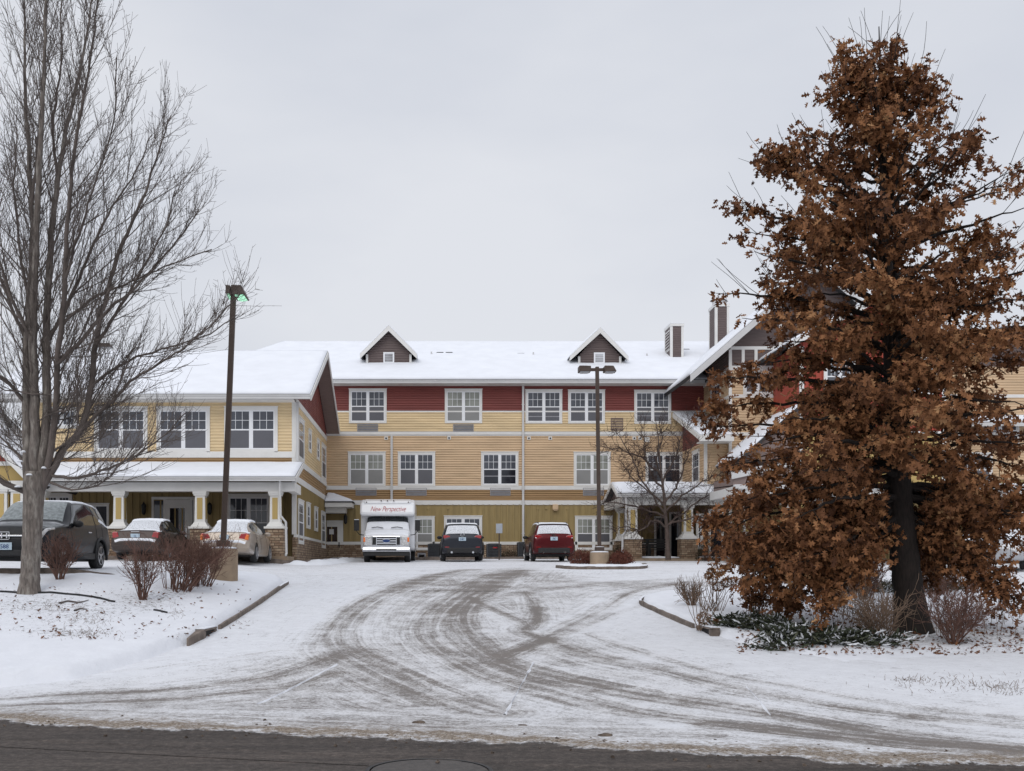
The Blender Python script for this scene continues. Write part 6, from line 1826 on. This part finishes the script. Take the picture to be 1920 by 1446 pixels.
# ---- barberry mounds round the centre lamp
M['barberry'] = leaf_mat('rusty_small_leaves', [(0, (.06, .018, .014)), (.5, (.14, .045, .032)), (1, (.22, .09, .06))])
SM = np.array([(0, 0), (.35, .25), (.75, .2), (1, 0), (.75, -.2), (.35, -.25)])
def mound(name, label, X, Yb, rx, ry, H, seed, m, n=2600, size=(.03, .06), group=None, zc=None):
    rs = np.random.RandomState(seed); z = zc if zc is not None else G(X, Yb); e = empty(name, (X, Yb, z), 0, label, 'shrub', group)
    a = rs.uniform(0, 2 * np.pi, n); b = np.arccos(rs.uniform(0, 1, n)); r = rs.uniform(.3, 1, n) ** .35
    r = r * (1 + .22 * (vnoise(a * 2.2 + seed, b * 3) - .5) * 2)
    p = np.stack([X + rx * r * np.sin(b) * np.cos(a), Yb + ry * r * np.sin(b) * np.sin(a), z + H * r * np.cos(b)], 1)
    d = p - np.array([X, Yb, z - .2]); d = d / np.linalg.norm(d, axis=1, keepdims=True) + rs.normal(0, .6, d.shape)
    leaves('foliage', p, d, rs.uniform(*size, n), np.clip(rs.normal(.5, .25, n), 0, 1), M[m], e, rs, SM)
    t = Tubes()
    for i in range(70):
        k = rs.randint(n); t.add(curve([np.array([X, Yb, z - .03]), (np.array([X, Yb, z]) + p[k]) / 2 + rs.normal(0, .04, 3), p[k] + d[k] * .05], 6), np.linspace(.009, .003, 6), 3)
    t.build('stem', M['shrubtwig'], e)
IY = 36.0
mound('barberry', 'rusty brown rounded shrub between the red crossover and the centre lamp footing', xw(1088, IY + .3), IY + .3, .42, .45, .62, 31, 'barberry', group='shrubs round the centre lamp')
mound('barberry', 'rusty brown shrub on the crab apple side of the centre lamp footing', xw(1156, IY - .1), IY - .1, .40, .4, .50, 32, 'barberry', group='shrubs round the centre lamp')
mound('barberry', 'rusty shrub behind the centre footing, nearest the stone pier', xw(1170, IY + 1.0), IY + 1.2, .42, .4, .62, 33, 'barberry', group='shrubs round the centre lamp')
mound('barberry', 'low rusty shrub half hidden behind the centre lamp footing', xw(1108, IY + .9), IY + .9, .45, .4, .55, 34, 'barberry', group='shrubs round the centre lamp')
# ---- evergreen ground cover
M['juniper'] = leaf_mat('dark_juniper_sprays', [(0, (.016, .020, .014)), (.5, (.040, .054, .032)), (.86, (.09, .095, .06)), (.94, (.7, .72, .75)), (1, (.78, .8, .84))])
NE = np.array([(0, 0), (.3, .10), (.5, .05), (.7, .12), (1, 0), (.7, -.12), (.5, -.05), (.3, -.10)])
def juniper(label, spine, seed, n, w):
    rs = np.random.RandomState(seed)
    X0, Y0 = spine[len(spine) // 2]; e = empty('creeping_juniper', (X0, Y0, G(X0, Y0)), 0, label, 'shrub', 'evergreen ground cover')
    sp = np.array(catmull(spine, 12)); k = rs.randint(0, len(sp), n)
    xy = sp[k] + rs.normal(0, 1, (n, 2)) * np.array([w, w * .8]) * (.5 + .9 * vnoise(sp[k, 0] * 3, sp[k, 1] * 3))[:, None]
    z = np.array([G(a, b) for a, b in xy]) + rs.uniform(.0, .16, n) * (.3 + 1.2 * vnoise(xy[:, 0] * 5, xy[:, 1] * 5))
    d = np.stack([rs.normal(0, 1, n), rs.normal(0, 1, n), rs.uniform(.0, .7, n)], 1)
    t = np.clip(rs.normal(.42, .22, n), 0, .88); t = np.where(rs.rand(n) < .17, .97, t)
    leaves('foliage', np.column_stack([xy, z]), d, rs.uniform(.08, .2, n), t, M['juniper'], e, rs, NE)
juniper('dark evergreen mat trailing from the oak toward the kerb inlet', [gxy(1370, 1172), gxy(1420, 1180), gxy(1470, 1188), gxy(1530, 1195)], 41, 2600, .20)
juniper('thick dark evergreen clump at the foot of the sparse arching shrub', [gxy(1460, 1210), gxy(1520, 1205), gxy(1580, 1205), gxy(1640, 1208)], 42, 3200, .22)
juniper('low evergreen patch behind the oak trunk', [gxy(1590, 1112), gxy(1680, 1108), gxy(1800, 1105)], 43, 1500, .3)
# ---- hydrangeas with dry flower heads
M['dryhead'] = leaf_mat('dry_flower_petals', [(0, (.13, .06, .028)), (.5, (.26, .13, .06)), (1, (.40, .25, .14))])
def hydrangea(label, X, Yb, heads, seed):
    rs = np.random.RandomState(seed); z = G(X, Yb); e = empty('hydrangea', (X, Yb, z), 0, label, 'shrub', 'hydrangeas with dry heads')
    st = Tubes()
    for (px, py, s_) in heads:
        c = np.array(P(px, py, Yb)) + np.array([0, rs.uniform(-.2, .2), 0]); n = 260
        v = rs.normal(0, 1, (n, 3)); v /= np.linalg.norm(v, axis=1, keepdims=True)
        p = c + v * s_ * rs.uniform(.75, 1.0, (n, 1)) * np.array([1, 1, .8])
        leaves('flower_head', p, v + rs.normal(0, .7, (n, 3)), rs.uniform(.025, .045, n), np.clip(rs.normal(.5, .25, n), 0, 1), M['dryhead'], e, rs, SM)
        st.add(curve([np.array([X + rs.uniform(-.1, .1), Yb, z - .03]), np.array([(X + c[0]) / 2, Yb, (z + c[2]) / 2 + .05]), c], 7), np.linspace(.008, .005, 7), 4)
    for _ in range(16):
        p, q = grow(rs, (X + rs.uniform(-.2, .2), Yb + rs.uniform(-.15, .15), z - .03), (rs.normal(0, .45), rs.normal(0, .35), 1), rs.uniform(.4, .95), .007, n=6, r1=.003); st.add(p, q, 4)
    st.build('stem', M['tantwig'], e)
HY = 19.8
hydrangea('hydrangea with round tan flower heads under the lowest oak leaves', xw(1340, HY), HY, [(1348, 1066, .12), (1336, 1072, .08), (1332, 1088, .10), (1345, 1100, .11), (1362, 1092, .11), (1326, 1080, .07)], 51)
hydrangea('hydrangea with shaggy brown heads, between the straw clump and the evergreen mat', xw(1418, HY - .6), HY - .6, [(1405, 1112, .11), (1422, 1105, .12), (1440, 1118, .10), (1412, 1128, .09), (1432, 1130, .09), (1450, 1108, .09)], 52)
hydrangea('hydrangea stub whose brown head rests low at the end of the evergreen mat', xw(1325, 17.9), 17.9, [(1324, 1160, .12), (1340, 1165, .06)], 53)
# ---- dry stalks in the bed, straw tufts and fallen leaves: nobody could count them
t = Tubes(); rs = np.random.RandomState(61)
for _ in range(230):
    px = rs.uniform(1500, 1925); y = rs.uniform(16.4, 20.5); X = xw(px, y)
    p, q = grow(rs, (X, y, G(X, y) - .02), (rs.normal(0, .22), rs.normal(0, .2), 1), rs.uniform(.3, .85), .0045, up=.0, wig=.13, n=6, r1=.0025); t.add(p, q, 3)
    if rs.rand() < .4: p2, q2 = grow(rs, p[3], sideways(rs, p[3] - p[2], .3, .8), .2, .003, n=3, r1=.002); t.add(p2, q2, 3)
tag(t.build('dry_stalks', M['tantwig']), 'thin dry stalks standing in the snowy bed round the oak', 'stalks', kind='stuff')
t = Tubes()
for (px, py, sx, sy, n) in ((165, 1190, 60, 8, 160), (175, 1165, 50, 14, 120), (1780, 1285, 110, 16, 260), (1700, 1277, 30, 4, 60), (1880, 1295, 40, 12, 160), (1420, 1125, 40, 12, 90), (90, 1140, 70, 10, 120), (330, 1150, 20, 10, 50), (450, 1172, 14, 9, 30)):
    for _ in range(n):
        X, y = gxy(px + rs.normal(0, sx * .6), py + rs.normal(0, sy * .6))
        p, q = grow(rs, (X, y, G(X, y) - .01), (rs.normal(0, .8), rs.normal(0, .8), 1), rs.uniform(.03, .11), .0032, up=-.6, wig=.25, n=4, r1=.0018); t.add(p, q, 3)
tag(t.build('grass', M['tantwig']), 'straw coloured grass blades poking through the snow', 'grass', kind='stuff')
N = 1500; px = rs.uniform(1380, 1930, N); py = 1100 + rs.uniform(0, 1, N) ** .8 * 130; pos = []
for a, b in zip(px, py):
    X, y = gxy(a, b); pos.append((X, y, G(X, y) + .012))
for _ in range(260):
    X, y = gxy(rs.uniform(0, 470), rs.uniform(1095, 1200)); pos.append((X, y, G(X, y) + .01))
pos = np.array(pos); N = len(pos)
o = leaves('fallen_leaves', pos, np.stack([rs.normal(0, 1, N), rs.normal(0, 1, N), rs.uniform(-.1, .5, N)], 1), rs.uniform(.035, .085, N), rs.uniform(0, .4, N), M['oakleaf'], None, rs)
tag(o, 'brown leaves scattered over the snowy lawn', 'leaves', kind='stuff')
# ---------------------------------------------------------------- lamps, boxes, signs, small things
def lamp_head(parent, X, Y, z, sx, w=.52, lens='grilpane', d=.42, h=.19):
    """shoebox head reaching from X towards sx"""
    b = MB(); x0, x1 = (X, X + sx * w)
    a, c = min(x0, x1), max(x0, x1); y0, y1 = Y - d / 2, Y + d / 2; k = .10
    b.add([(a, y0, z), (c, y0, z), (c, y1, z), (a, y1, z), (a, y0, z + h), (c - (k if sx > 0 else 0), y0 + .04, z + h), (c - (k if sx > 0 else 0), y1 - .04, z + h), (a, y1, z + h)],
          [(0, 1, 2, 3), (4, 7, 6, 5), (0, 4, 5, 1), (1, 5, 6, 2), (2, 6, 7, 3), (3, 7, 4, 0)])
    o = b.build('lamp_head', M['bronze'], parent, bevel=.012)
    l = MB().add([(a + .04, y0 + .04, z - .003), (c - .04, y0 + .04, z - .003), (c - .04, y1 - .04, z - .003), (a + .04, y1 - .04, z - .003), (a + .09, y0 + .09, z - .035), (c - .09, y0 + .09, z - .035), (c - .09, y1 - .09, z - .035), (a + .09, y1 - .09, z - .035)],
                 [(0, 4, 5, 1), (1, 5, 6, 2), (2, 6, 7, 3), (3, 7, 4, 0), (4, 7, 6, 5)])
    l.build('lens', M[lens], o)
    snow_slab('snow', (a + .02, y0 + .05, z + h), (c - k - .02, y0 + .05, z + h), (c - k - .02, y1 - .05, z + h), (a + .02, y1 - .05, z + h), .03, o, 8, 6, m=M['carsnow'])
    return o
def footing(parent, X, Y, r, z0, z1):
    b = MB().lathe([(r, 0), (r, z1 - z0 - .03), (r - .03, z1 - z0)], (X, Y, z0), 'z', 28)
    b.build('footing', M['concrete'], parent, smooth=False, bevel=.0)
    MB().lathe([(r - .02, .002), (r - .03, .03), (r * .6, .045), (.02, .05)], (X, Y, z1), 'z', 24).build('snow', M['carsnow'], parent, smooth=True)
# lamp lens that glows faint green under the west head
m = bpy.data.materials.new('greenish_lamp_lens'); t = NT(m); t.base((.3, .55, .42)); t.set(Roughness=.2)
t.b.inputs['Emission Color'].default_value = (.42, .95, .62, 1); t.b.inputs['Emission Strength'].default_value = .75
M['greenlens'] = m
# west lamp
LY = 24.0; X = xw(420, LY); g0 = G(X, LY)
lamp = empty('street_lamp', (X, LY, g0), 0, 'tall brown lamp post with a faint green glow, by the bare shrubs and champagne sedan', 'street lamp', 'parking lot lamps')
zt = zw(1029, LY); footing(lamp, X, LY, .325, g0 - .4, zt)
top = Vector((xw(437, LY), LY + .1, zw(533, LY))); bot = Vector((X - .02, LY, zt + .02))
MB().box(X - .16, X + .12, LY - .14, LY + .14, zt + .02, zt + .2).build('base_cover', M['bronze'], lamp, bevel=.02)
MB().bar(bot, top, .125, up=(0, 1, 0)).build('pole', M['bronze'], lamp, bevel=.015)
zz = zw(557, LY); Xp = top.x - .01
lamp_head(lamp, Xp + .04, LY + .05, zz - .0, 1, .30, 'greenlens', .62, .22)
lamp_head(lamp, Xp - .04, LY + .12, zz + .05, -1, .10, 'greenlens', .55, .20)
# centre lamp
LY = 36.0; X = xw(1124, LY); g0 = float(Hp(X, LY))
lamp = empty('street_lamp', (X, LY, g0), 0, 'brown twin headed lamp post on a round concrete footing in the centre island', 'street lamp', 'parking lot lamps')
zt = zw(1036, LY); footing(lamp, X, LY, .34, g0 - .3, zt)
MB().box(X - .15, X + .15, LY - .15, LY + .15, zt + .02, zt + .19).build('base_cover', M['bronze'], lamp, bevel=.02)
snow_slab('snow', (X - .14, LY - .14, zt + .19), (X + .14, LY - .14, zt + .19), (X + .14, LY + .14, zt + .19), (X - .14, LY + .14, zt + .19), .04, lamp, 6, 6, m=M['carsnow'])
top = Vector((xw(1119.5, LY), LY, zw(688, LY)))
MB().bar((X, LY, zt + .02), top, .125, up=(0, 1, 0)).build('pole', M['bronze'], lamp, bevel=.015)
zc = zw(697, LY)
MB().box(top.x - .26, top.x + .26, LY - .05, LY + .05, zc + .02, zc + .12).build('cross_arm', M['bronze'], lamp, bevel=.01)
lamp_head(lamp, top.x + .24, LY, zc - .02, 1, .42, 'grilpane', .42, .20); lamp_head(lamp, top.x - .24, LY, zc - .02, -1, .42, 'grilpane', .42, .20)
# far lamp half hidden by the bare tree
LY = 60.0; X = xw(180, LY); g0 = float(Hp(X, LY))
lamp = empty('street_lamp', (X, LY, g0), 0, 'small lamp head peeping over the two storey wing among the bare branches', 'street lamp', 'parking lot lamps')
footing(lamp, X, LY, .33, g0 - .3, g0 + .75)
MB().bar((X, LY, g0 + .7), (X, LY, zw(643, LY)), .16, up=(0, 1, 0)).build('pole', M['bronze'], lamp, bevel=.015)
lamp_head(lamp, X + .1, LY, zw(652, LY), 1, .86, 'grilpane', .6, .22)

# island round the centre lamp: raised snow inside a kerb
IY = 36.0
b = MB(); isl = [ground_at(a, c) for a, c in ((1046, 1066), (1075, 1071), (1150, 1072.5), (1202, 1071), (1215, 1066), (1190, 1060.5), (1100, 1058.5), (1056, 1061))]
isl = [(xw(1046, 35.4), 35.4), (xw(1060, 34.5), 34.5), (xw(1085, 34.0), 34.0), (xw(1150, 33.9), 33.9), (xw(1196, 34.2), 34.2), (xw(1212, 35.4), 35.6), (xw(1205, 37.6), 37.8), (xw(1160, 38.6), 38.6), (xw(1090, 38.2), 38.2), (xw(1058, 37), 37)]
kerb(isl + [isl[0]], h=.11, w=.16)
nx = 44; gx = np.linspace(4.2, 8.6, nx)[:, None] * np.ones((1, nx)); gy = np.ones((nx, 1)) * np.linspace(33.5, 39, nx)[None, :]
sd = poly_sd(gx, gy, catmull(isl + [isl[0]], 5)[:-1]); q = grid_quads(nx, nx)
gz = Hp(gx, gy) - .05 + sstep(-.1, .15, sd) * (.16 + .04 * fbm(gx * 3, gy * 3, 3))
o = np_mesh('snowy_island', np.stack([gx, gy, gz], -1).reshape(-1, 3), q[(sd.reshape(-1)[q] > -.05).any(1)], m=M['snow'], smooth=True); o['kind'] = 'structure'

# air conditioners along the facade
M['acgrey'] = mat('dark_grey_enamel', (.050, .053, .060), .5, .2, 5)
def condenser(px0, px1, py0, Yc, label, m='acgrey', badge=False):
    x0, x1 = xw(px0, Yc), xw(px1, Yc); z0 = float(Hp((x0 + x1) / 2, Yc)) - .02; z1 = zw(py0, Yc); d = min(x1 - x0, .95)
    e = empty('air_conditioner', ((x0 + x1) / 2, Yc + d / 2, z0), 0, label, 'air conditioner', 'air conditioners along the facade')
    b = MB(); p = .05
    for a in (x0, x1 - p):
        for c in (Yc, Yc + d - p): b.box(a, a + p, c, c + p, z0, z1 - .06)
    b.box(x0, x1, Yc, Yc + d, z1 - .06, z1); b.box(x0, x1, Yc, Yc + d, z0 + .01, z0 + .1)
    b.box(x0 + .04, x1 - .04, Yc + .05, Yc + d - .04, z0 + .1, z1 - .06)
    b.build('cabinet', M[m], e)
    l = MB(); n = 9
    for k in range(n):
        zz = z0 + .12 + (z1 - z0 - .22) * k / (n - 1)
        l.box(x0 + p + .001, x1 - p - .001, Yc + .005, Yc + .03, zz - .022, zz + .016)
        l.box(x0 + .005, x0 + .03, Yc + p + .001, Yc + d - p - .001, zz - .022, zz + .016)
    l.build('louver', M[m], e)
    MB().lathe([(d * .40, .002), (d * .40, .025), (d * .36, .025), (d * .36, .002)], ((x0 + x1) / 2, Yc + d / 2, z1), 'z', 24).build('fan_ring', M['blackplast'], e)
    if badge: MB().box(x0 + .3, x1 - .2, Yc - .012, Yc - .001, z1 - .22, z1 - .15).build('badge', M['tail'], e)
    return e
condenser(802, 832, 1020, 50.6, 'dark slatted air conditioner between the utility box and the slate crossover')
condenser(913, 940, 1020, 50.6, 'dark slatted air conditioner with a small red badge, by the sign post', badge=True)
condenser(971, 998, 1017, 50.6, 'dark slatted air conditioner beside the red crossover, under the downspout')
condenser(783, 798, 1037, 50.7, 'low light grey utility box between the bus and the slate crossover', m='louver')
# blank sign on a brown post
Y_ = 49.6; X = xw(936, Y_); z0 = float(Hp(X, Y_))
sg = empty('sign_post', (X, Y_, z0), 0, 'plain grey back of a parking sign on a brown post', 'sign')
MB().box(X - .03, X + .03, Y_, Y_ + .06, z0 - .1, zw(983, Y_)).build('post', M['bronze'], sg)
MB().box(xw(930, Y_), xw(942, Y_), Y_ - .012, Y_ - .001, zw(1000, Y_), zw(982, Y_)).build('sign_panel', mat('grey_sign_back', (.42, .46, .52), .4, .08, 6), sg, bevel=.03)
# bed planting along the facade
M['shrubdark'] = leaf_mat('dark_hedge_leaf', [(0, (.02, .018, .012)), (1, (.09, .075, .045))])
mound('low_shrub', 'low dark shrub against the stone base between two dark air conditioners', xw(956, 50.8), 50.8, .55, .4, .45, 71, 'shrubdark', 1500)
mound('low_shrub', 'dark shrub beside the pier at the end of the tan facade', xw(1157, 49.5), 49.0, .35, .4, .75, 72, 'shrubdark', 1500)
mound('low_shrub', 'dark evergreen shrub beside the porch door, between second pier and oak', xw(1325, 46.2), 46.2, .5, .5, 1.1, 73, 'shrubdark', 2000)
# benches on the east porch
def bench(X, Yb, w, label, hb=.95):
    z = GZ + .02; e = empty('bench', (X, Yb, z), 0, label, 'bench', 'benches on the porch')
    s = MB()
    for k in range(4): s.box(X - w / 2, X + w / 2, Yb - .22 + k * .12, Yb - .13 + k * .12, z + .42, z + .45)
    s.build('seat', M['blackplast'], e)
    s = MB()
    for k in range(4): s.box(X - w / 2, X + w / 2, Yb + .25, Yb + .28, z + .52 + k * .12, z + .60 + k * .12)
    s.build('backrest', M['blackplast'], e)
    for sx in (-1, 1):
        for yy in (-.2, .24): MB().box(X + sx * (w / 2 - .05) - .03, X + sx * (w / 2 - .05) + .03, Yb + yy - .03, Yb + yy + .03, z, z + (.66 if yy < 0 else hb)).build('leg', M['blackplast'], e)
        MB().box(X + sx * (w / 2 - .05) - .035, X + sx * (w / 2 - .05) + .035, Yb - .24, Yb + .24, z + .66, z + .69).build('armrest', M['blackplast'], e)
MB().box(9.0, 21, 46.5, 52, GZ - .4, GZ + .02).build('porch_floor', M['concrete'], bld)
bench(xw(1207, 48.6), 48.6, .62, 'single black slatted chair beside the first stone pier')
bench(xw(1233, 48.4), 48.4, 1.05, 'wide black slatted bench between the two stone piers')

# storm inlets let into the kerbs
def inlet(c, ang, label):
    X, Y_ = c; z0 = float(Hp(X, Y_)); e = empty('storm_inlet', (X, Y_, z0), ang, label, 'storm drain', 'storm inlets')
    b = MB(); b.box(-.12, .05, -.42, .42, .09, .125); b.box(-.12, .045, -.42, -.30, -.2, .0895); b.box(-.12, .045, .28, .42, -.2, .0895); b.box(-.119, -.09, -.30, .28, -.2, .0895)
    b.add([(-.08, -.42, .125), (.05, -.42, .125), (-.02, -1.1, .02), (-.06, -1.1, .02), (-.08, -.42, -.2), (.05, -.42, -.2), (-.02, -1.1, -.2), (-.06, -1.1, -.2)], [(0, 3, 2, 1), (1, 2, 6, 5), (2, 3, 7, 6)])
    b.build('curb_box', M['kerb'], e, True, bevel=.015)
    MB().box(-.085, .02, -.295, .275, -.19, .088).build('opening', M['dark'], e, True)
    s = snow_slab('snow', (-.12, -.41, .125), (.045, -.41, .125), (.045, .41, .125), (-.12, .41, .125), .035, None, 6, 20, m=M['snow']); s.parent = e
inlet((-3.86, 17.7), R(-3), 'concrete storm inlet with a black mouth in the kerb below the shrubs')
inlet((4.86, 17.75), R(180), 'concrete storm inlet with a black mouth in the kerb before the evergreen mat')
# manhole cover in the street
mh = empty('manhole_cover', (0, 8.2, 0), 0, 'round iron manhole cover in the bare wet street', 'manhole cover')
M['iron'] = mat('cast_iron', (.06, .052, .047), .6, .4, 20, .5, 60)
MB().lathe([(.52, -.03), (.52, .012), (.485, .014), (.485, -.03)], (0, 8.2, 0), 'z', 48).build('rim_ring', M['blackplast'], mh)
b = MB().lathe([(.472, -.03), (.472, .010), (.02, .012)], (0, 8.2, 0), 'z', 48)
for i in range(-5, 6):
    for j in range(-5, 6):
        if math.hypot(i, j) < 0: b.box(i * .085 - .025, i * .085 + .025, 8.2 + j * .085 - .025, 8.2 + j * .085 + .025, .008, .017)
b.build('lid', M['iron'], mh)
# black lawn edging and sticks
def strip(name, label, cat, px, h, w, m, kind=None):
    p = [gxy(*a) for a in px]; p = catmull(p, 6); b = MB(); v = []; n = len(p)
    for i, (x, y) in enumerate(p):
        z = G(x, y); v += [(x, y - w / 2, z - .05), (x, y - w / 2, z + h), (x, y + w / 2, z + h), (x, y + w / 2, z - .05)]
    b.add(v, [(i * 4 + k, i * 4 + k + 1, i * 4 + k + 5, i * 4 + k + 4) for i in range(n - 1) for k in range(3)] + [(0, 1, 2, 3), (n * 4 - 4, n * 4 - 3, n * 4 - 2, n * 4 - 1)])
    return tag(b.build(name, M[m]), label, cat)
strip('lawn_edging', 'black plastic edging strip crossing the snow behind the bare trunk', 'lawn edging', [(-20, 1111), (40, 1113), (85, 1113), (130, 1116), (180, 1122), (216, 1130)], .035, .03, 'blackplast')
strip('lawn_edging', 'short black edging piece nearest the driveway, below the slender shrub', 'lawn edging', [(288, 1145), (300, 1147), (314, 1150)], .03, .03, 'blackplast')
for k, (pts, lab) in enumerate((([(112, 1133), (128, 1129), (148, 1131), (166, 1127)], 'forked dead stick lying on the snow by the bare trunk'), ([(140, 1147), (152, 1143), (163, 1144)], 'short dead stick lying below the forked one'))):
    p = [gxy(*a) for a in pts]
    t = Tubes(); t.add(curve([(x, y, G(x, y) + .015) for x, y in p], 10), np.linspace(.022, .008, 10), 6)
    if k == 0: t.add(curve([(p[1][0], p[1][1], G(*p[1]) + .02), (p[1][0] + .3, p[1][1] - .12, G(p[1][0] + .3, p[1][1] - .12) + .03)], 5), np.linspace(.012, .005, 5), 5)
    tag(t.build('stick', M['twig']), lab, 'stick')
# clods of brown slush along the street edge
b = MB(); rs = np.random.RandomState(9); M['slush'] = mat('brown_slush', (.105, .08, .062), .9, .5, 14, .6, 60)
for _ in range(260):
    x = rs.uniform(-6, 8); y = float(ys(x)) + rs.normal(.15, .28); r = rs.uniform(.006, .020) * (1.5 if rs.rand() < .06 else 1)
    z = float(Hp(x, y)) + .012; ph = rs.uniform(0, 6)
    b.lathe([(r * .7, -.01), (r, r * .25), (r * .75, r * .7), (r * .1, r * .9)], (x, y, z), 'z', 6)
o = b.build('slush', M['slush'], smooth=False, fixn=False)
me = o.data; co_ = np.zeros(len(me.vertices) * 3); me.vertices.foreach_get('co', co_); co_ = co_.reshape(-1, 3)
co_ += (nrs.rand(*co_.shape) - .5) * .016; me.vertices.foreach_set('co', co_.ravel()); me.update()
tag(o, 'small clods of dirty slush along the street edge', 'slush', kind='stuff')
for (px, py, s_, lab) in ((785, 1358, .055, 'reddish lump of frozen slush near the street edge, above the manhole'), (1135, 1382, .05, 'dark lump of frozen slush near the street edge, below the oak side tracks'), (980, 1363, .035, 'small grey clod of slush by the snow filled joint')):
    x, y = ground_at(px, py); z = float(Hp(x, y)) + .01
    bm = bmesh.new(); bmesh.ops.create_icosphere(bm, subdivisions=3, radius=s_)
    for v in bm.verts:
        v.co *= .75 + .5 * float(fbm(v.co.x * 40 + px, v.co.y * 40 + v.co.z * 30, 3)); v.co.z *= .5; v.co.x *= 1.5
    me = bpy.data.meshes.new('slush_lump'); bm.to_mesh(me); bm.free()
    o = link('slush_lump', me, M['slush']); o.location = (x, y, z); tag(o, lab, 'slush')
# snow ridges along the walk in front of the wing
b = MB()
def ridge(pts, w, h, seed):
    p = catmull(pts, 14); n = len(p); k = 9; co = []
    for i, (x, y) in enumerate(p):
        ax, ay = p[max(i - 1, 0)]; bx, by = p[min(i + 1, n - 1)]; l = math.hypot(bx - ax, by - ay) + 1e-9; nxv, nyv = -(by - ay) / l, (bx - ax) / l
        f = math.sin(math.pi * i / (n - 1)) ** .4
        for j in range(k):
            s_ = j / (k - 1) * 2 - 1
            xx, yy = x + nxv * s_ * w, y + nyv * s_ * w
            co.append((xx, yy, float(Hp(xx, yy)) - .03 + (h * f * (1 - s_ * s_)) * (.45 + 1.1 * float(fbm(xx * 1.6 + seed, yy * 1.6, 3)))))
    o = np_mesh('snow_bank', co, grid_quads(n, k), m=M['snow'], smooth=True); o['kind'] = 'structure'
ridge([(-5.6, 37.9), (-4.6, 38.6), (-4.0, 41.5), (-3.5, 45.5), (-2.7, 47.6)], .5, .20, 1)
ridge([(-13, 38.0), (-9, 38.0), (-6.0, 37.95)], .4, .2, 2)
ridge([(8.2, 48.0), (10, 47.4), (14, 47.2), (18, 47.0)], .35, .22, 3)
# flush walk in front of the facade
o = MB().box(-4.6, 8.0, 49.9, 52, GZ - .5, GZ + .03).build('walk', M['snow']); o['kind'] = 'structure'
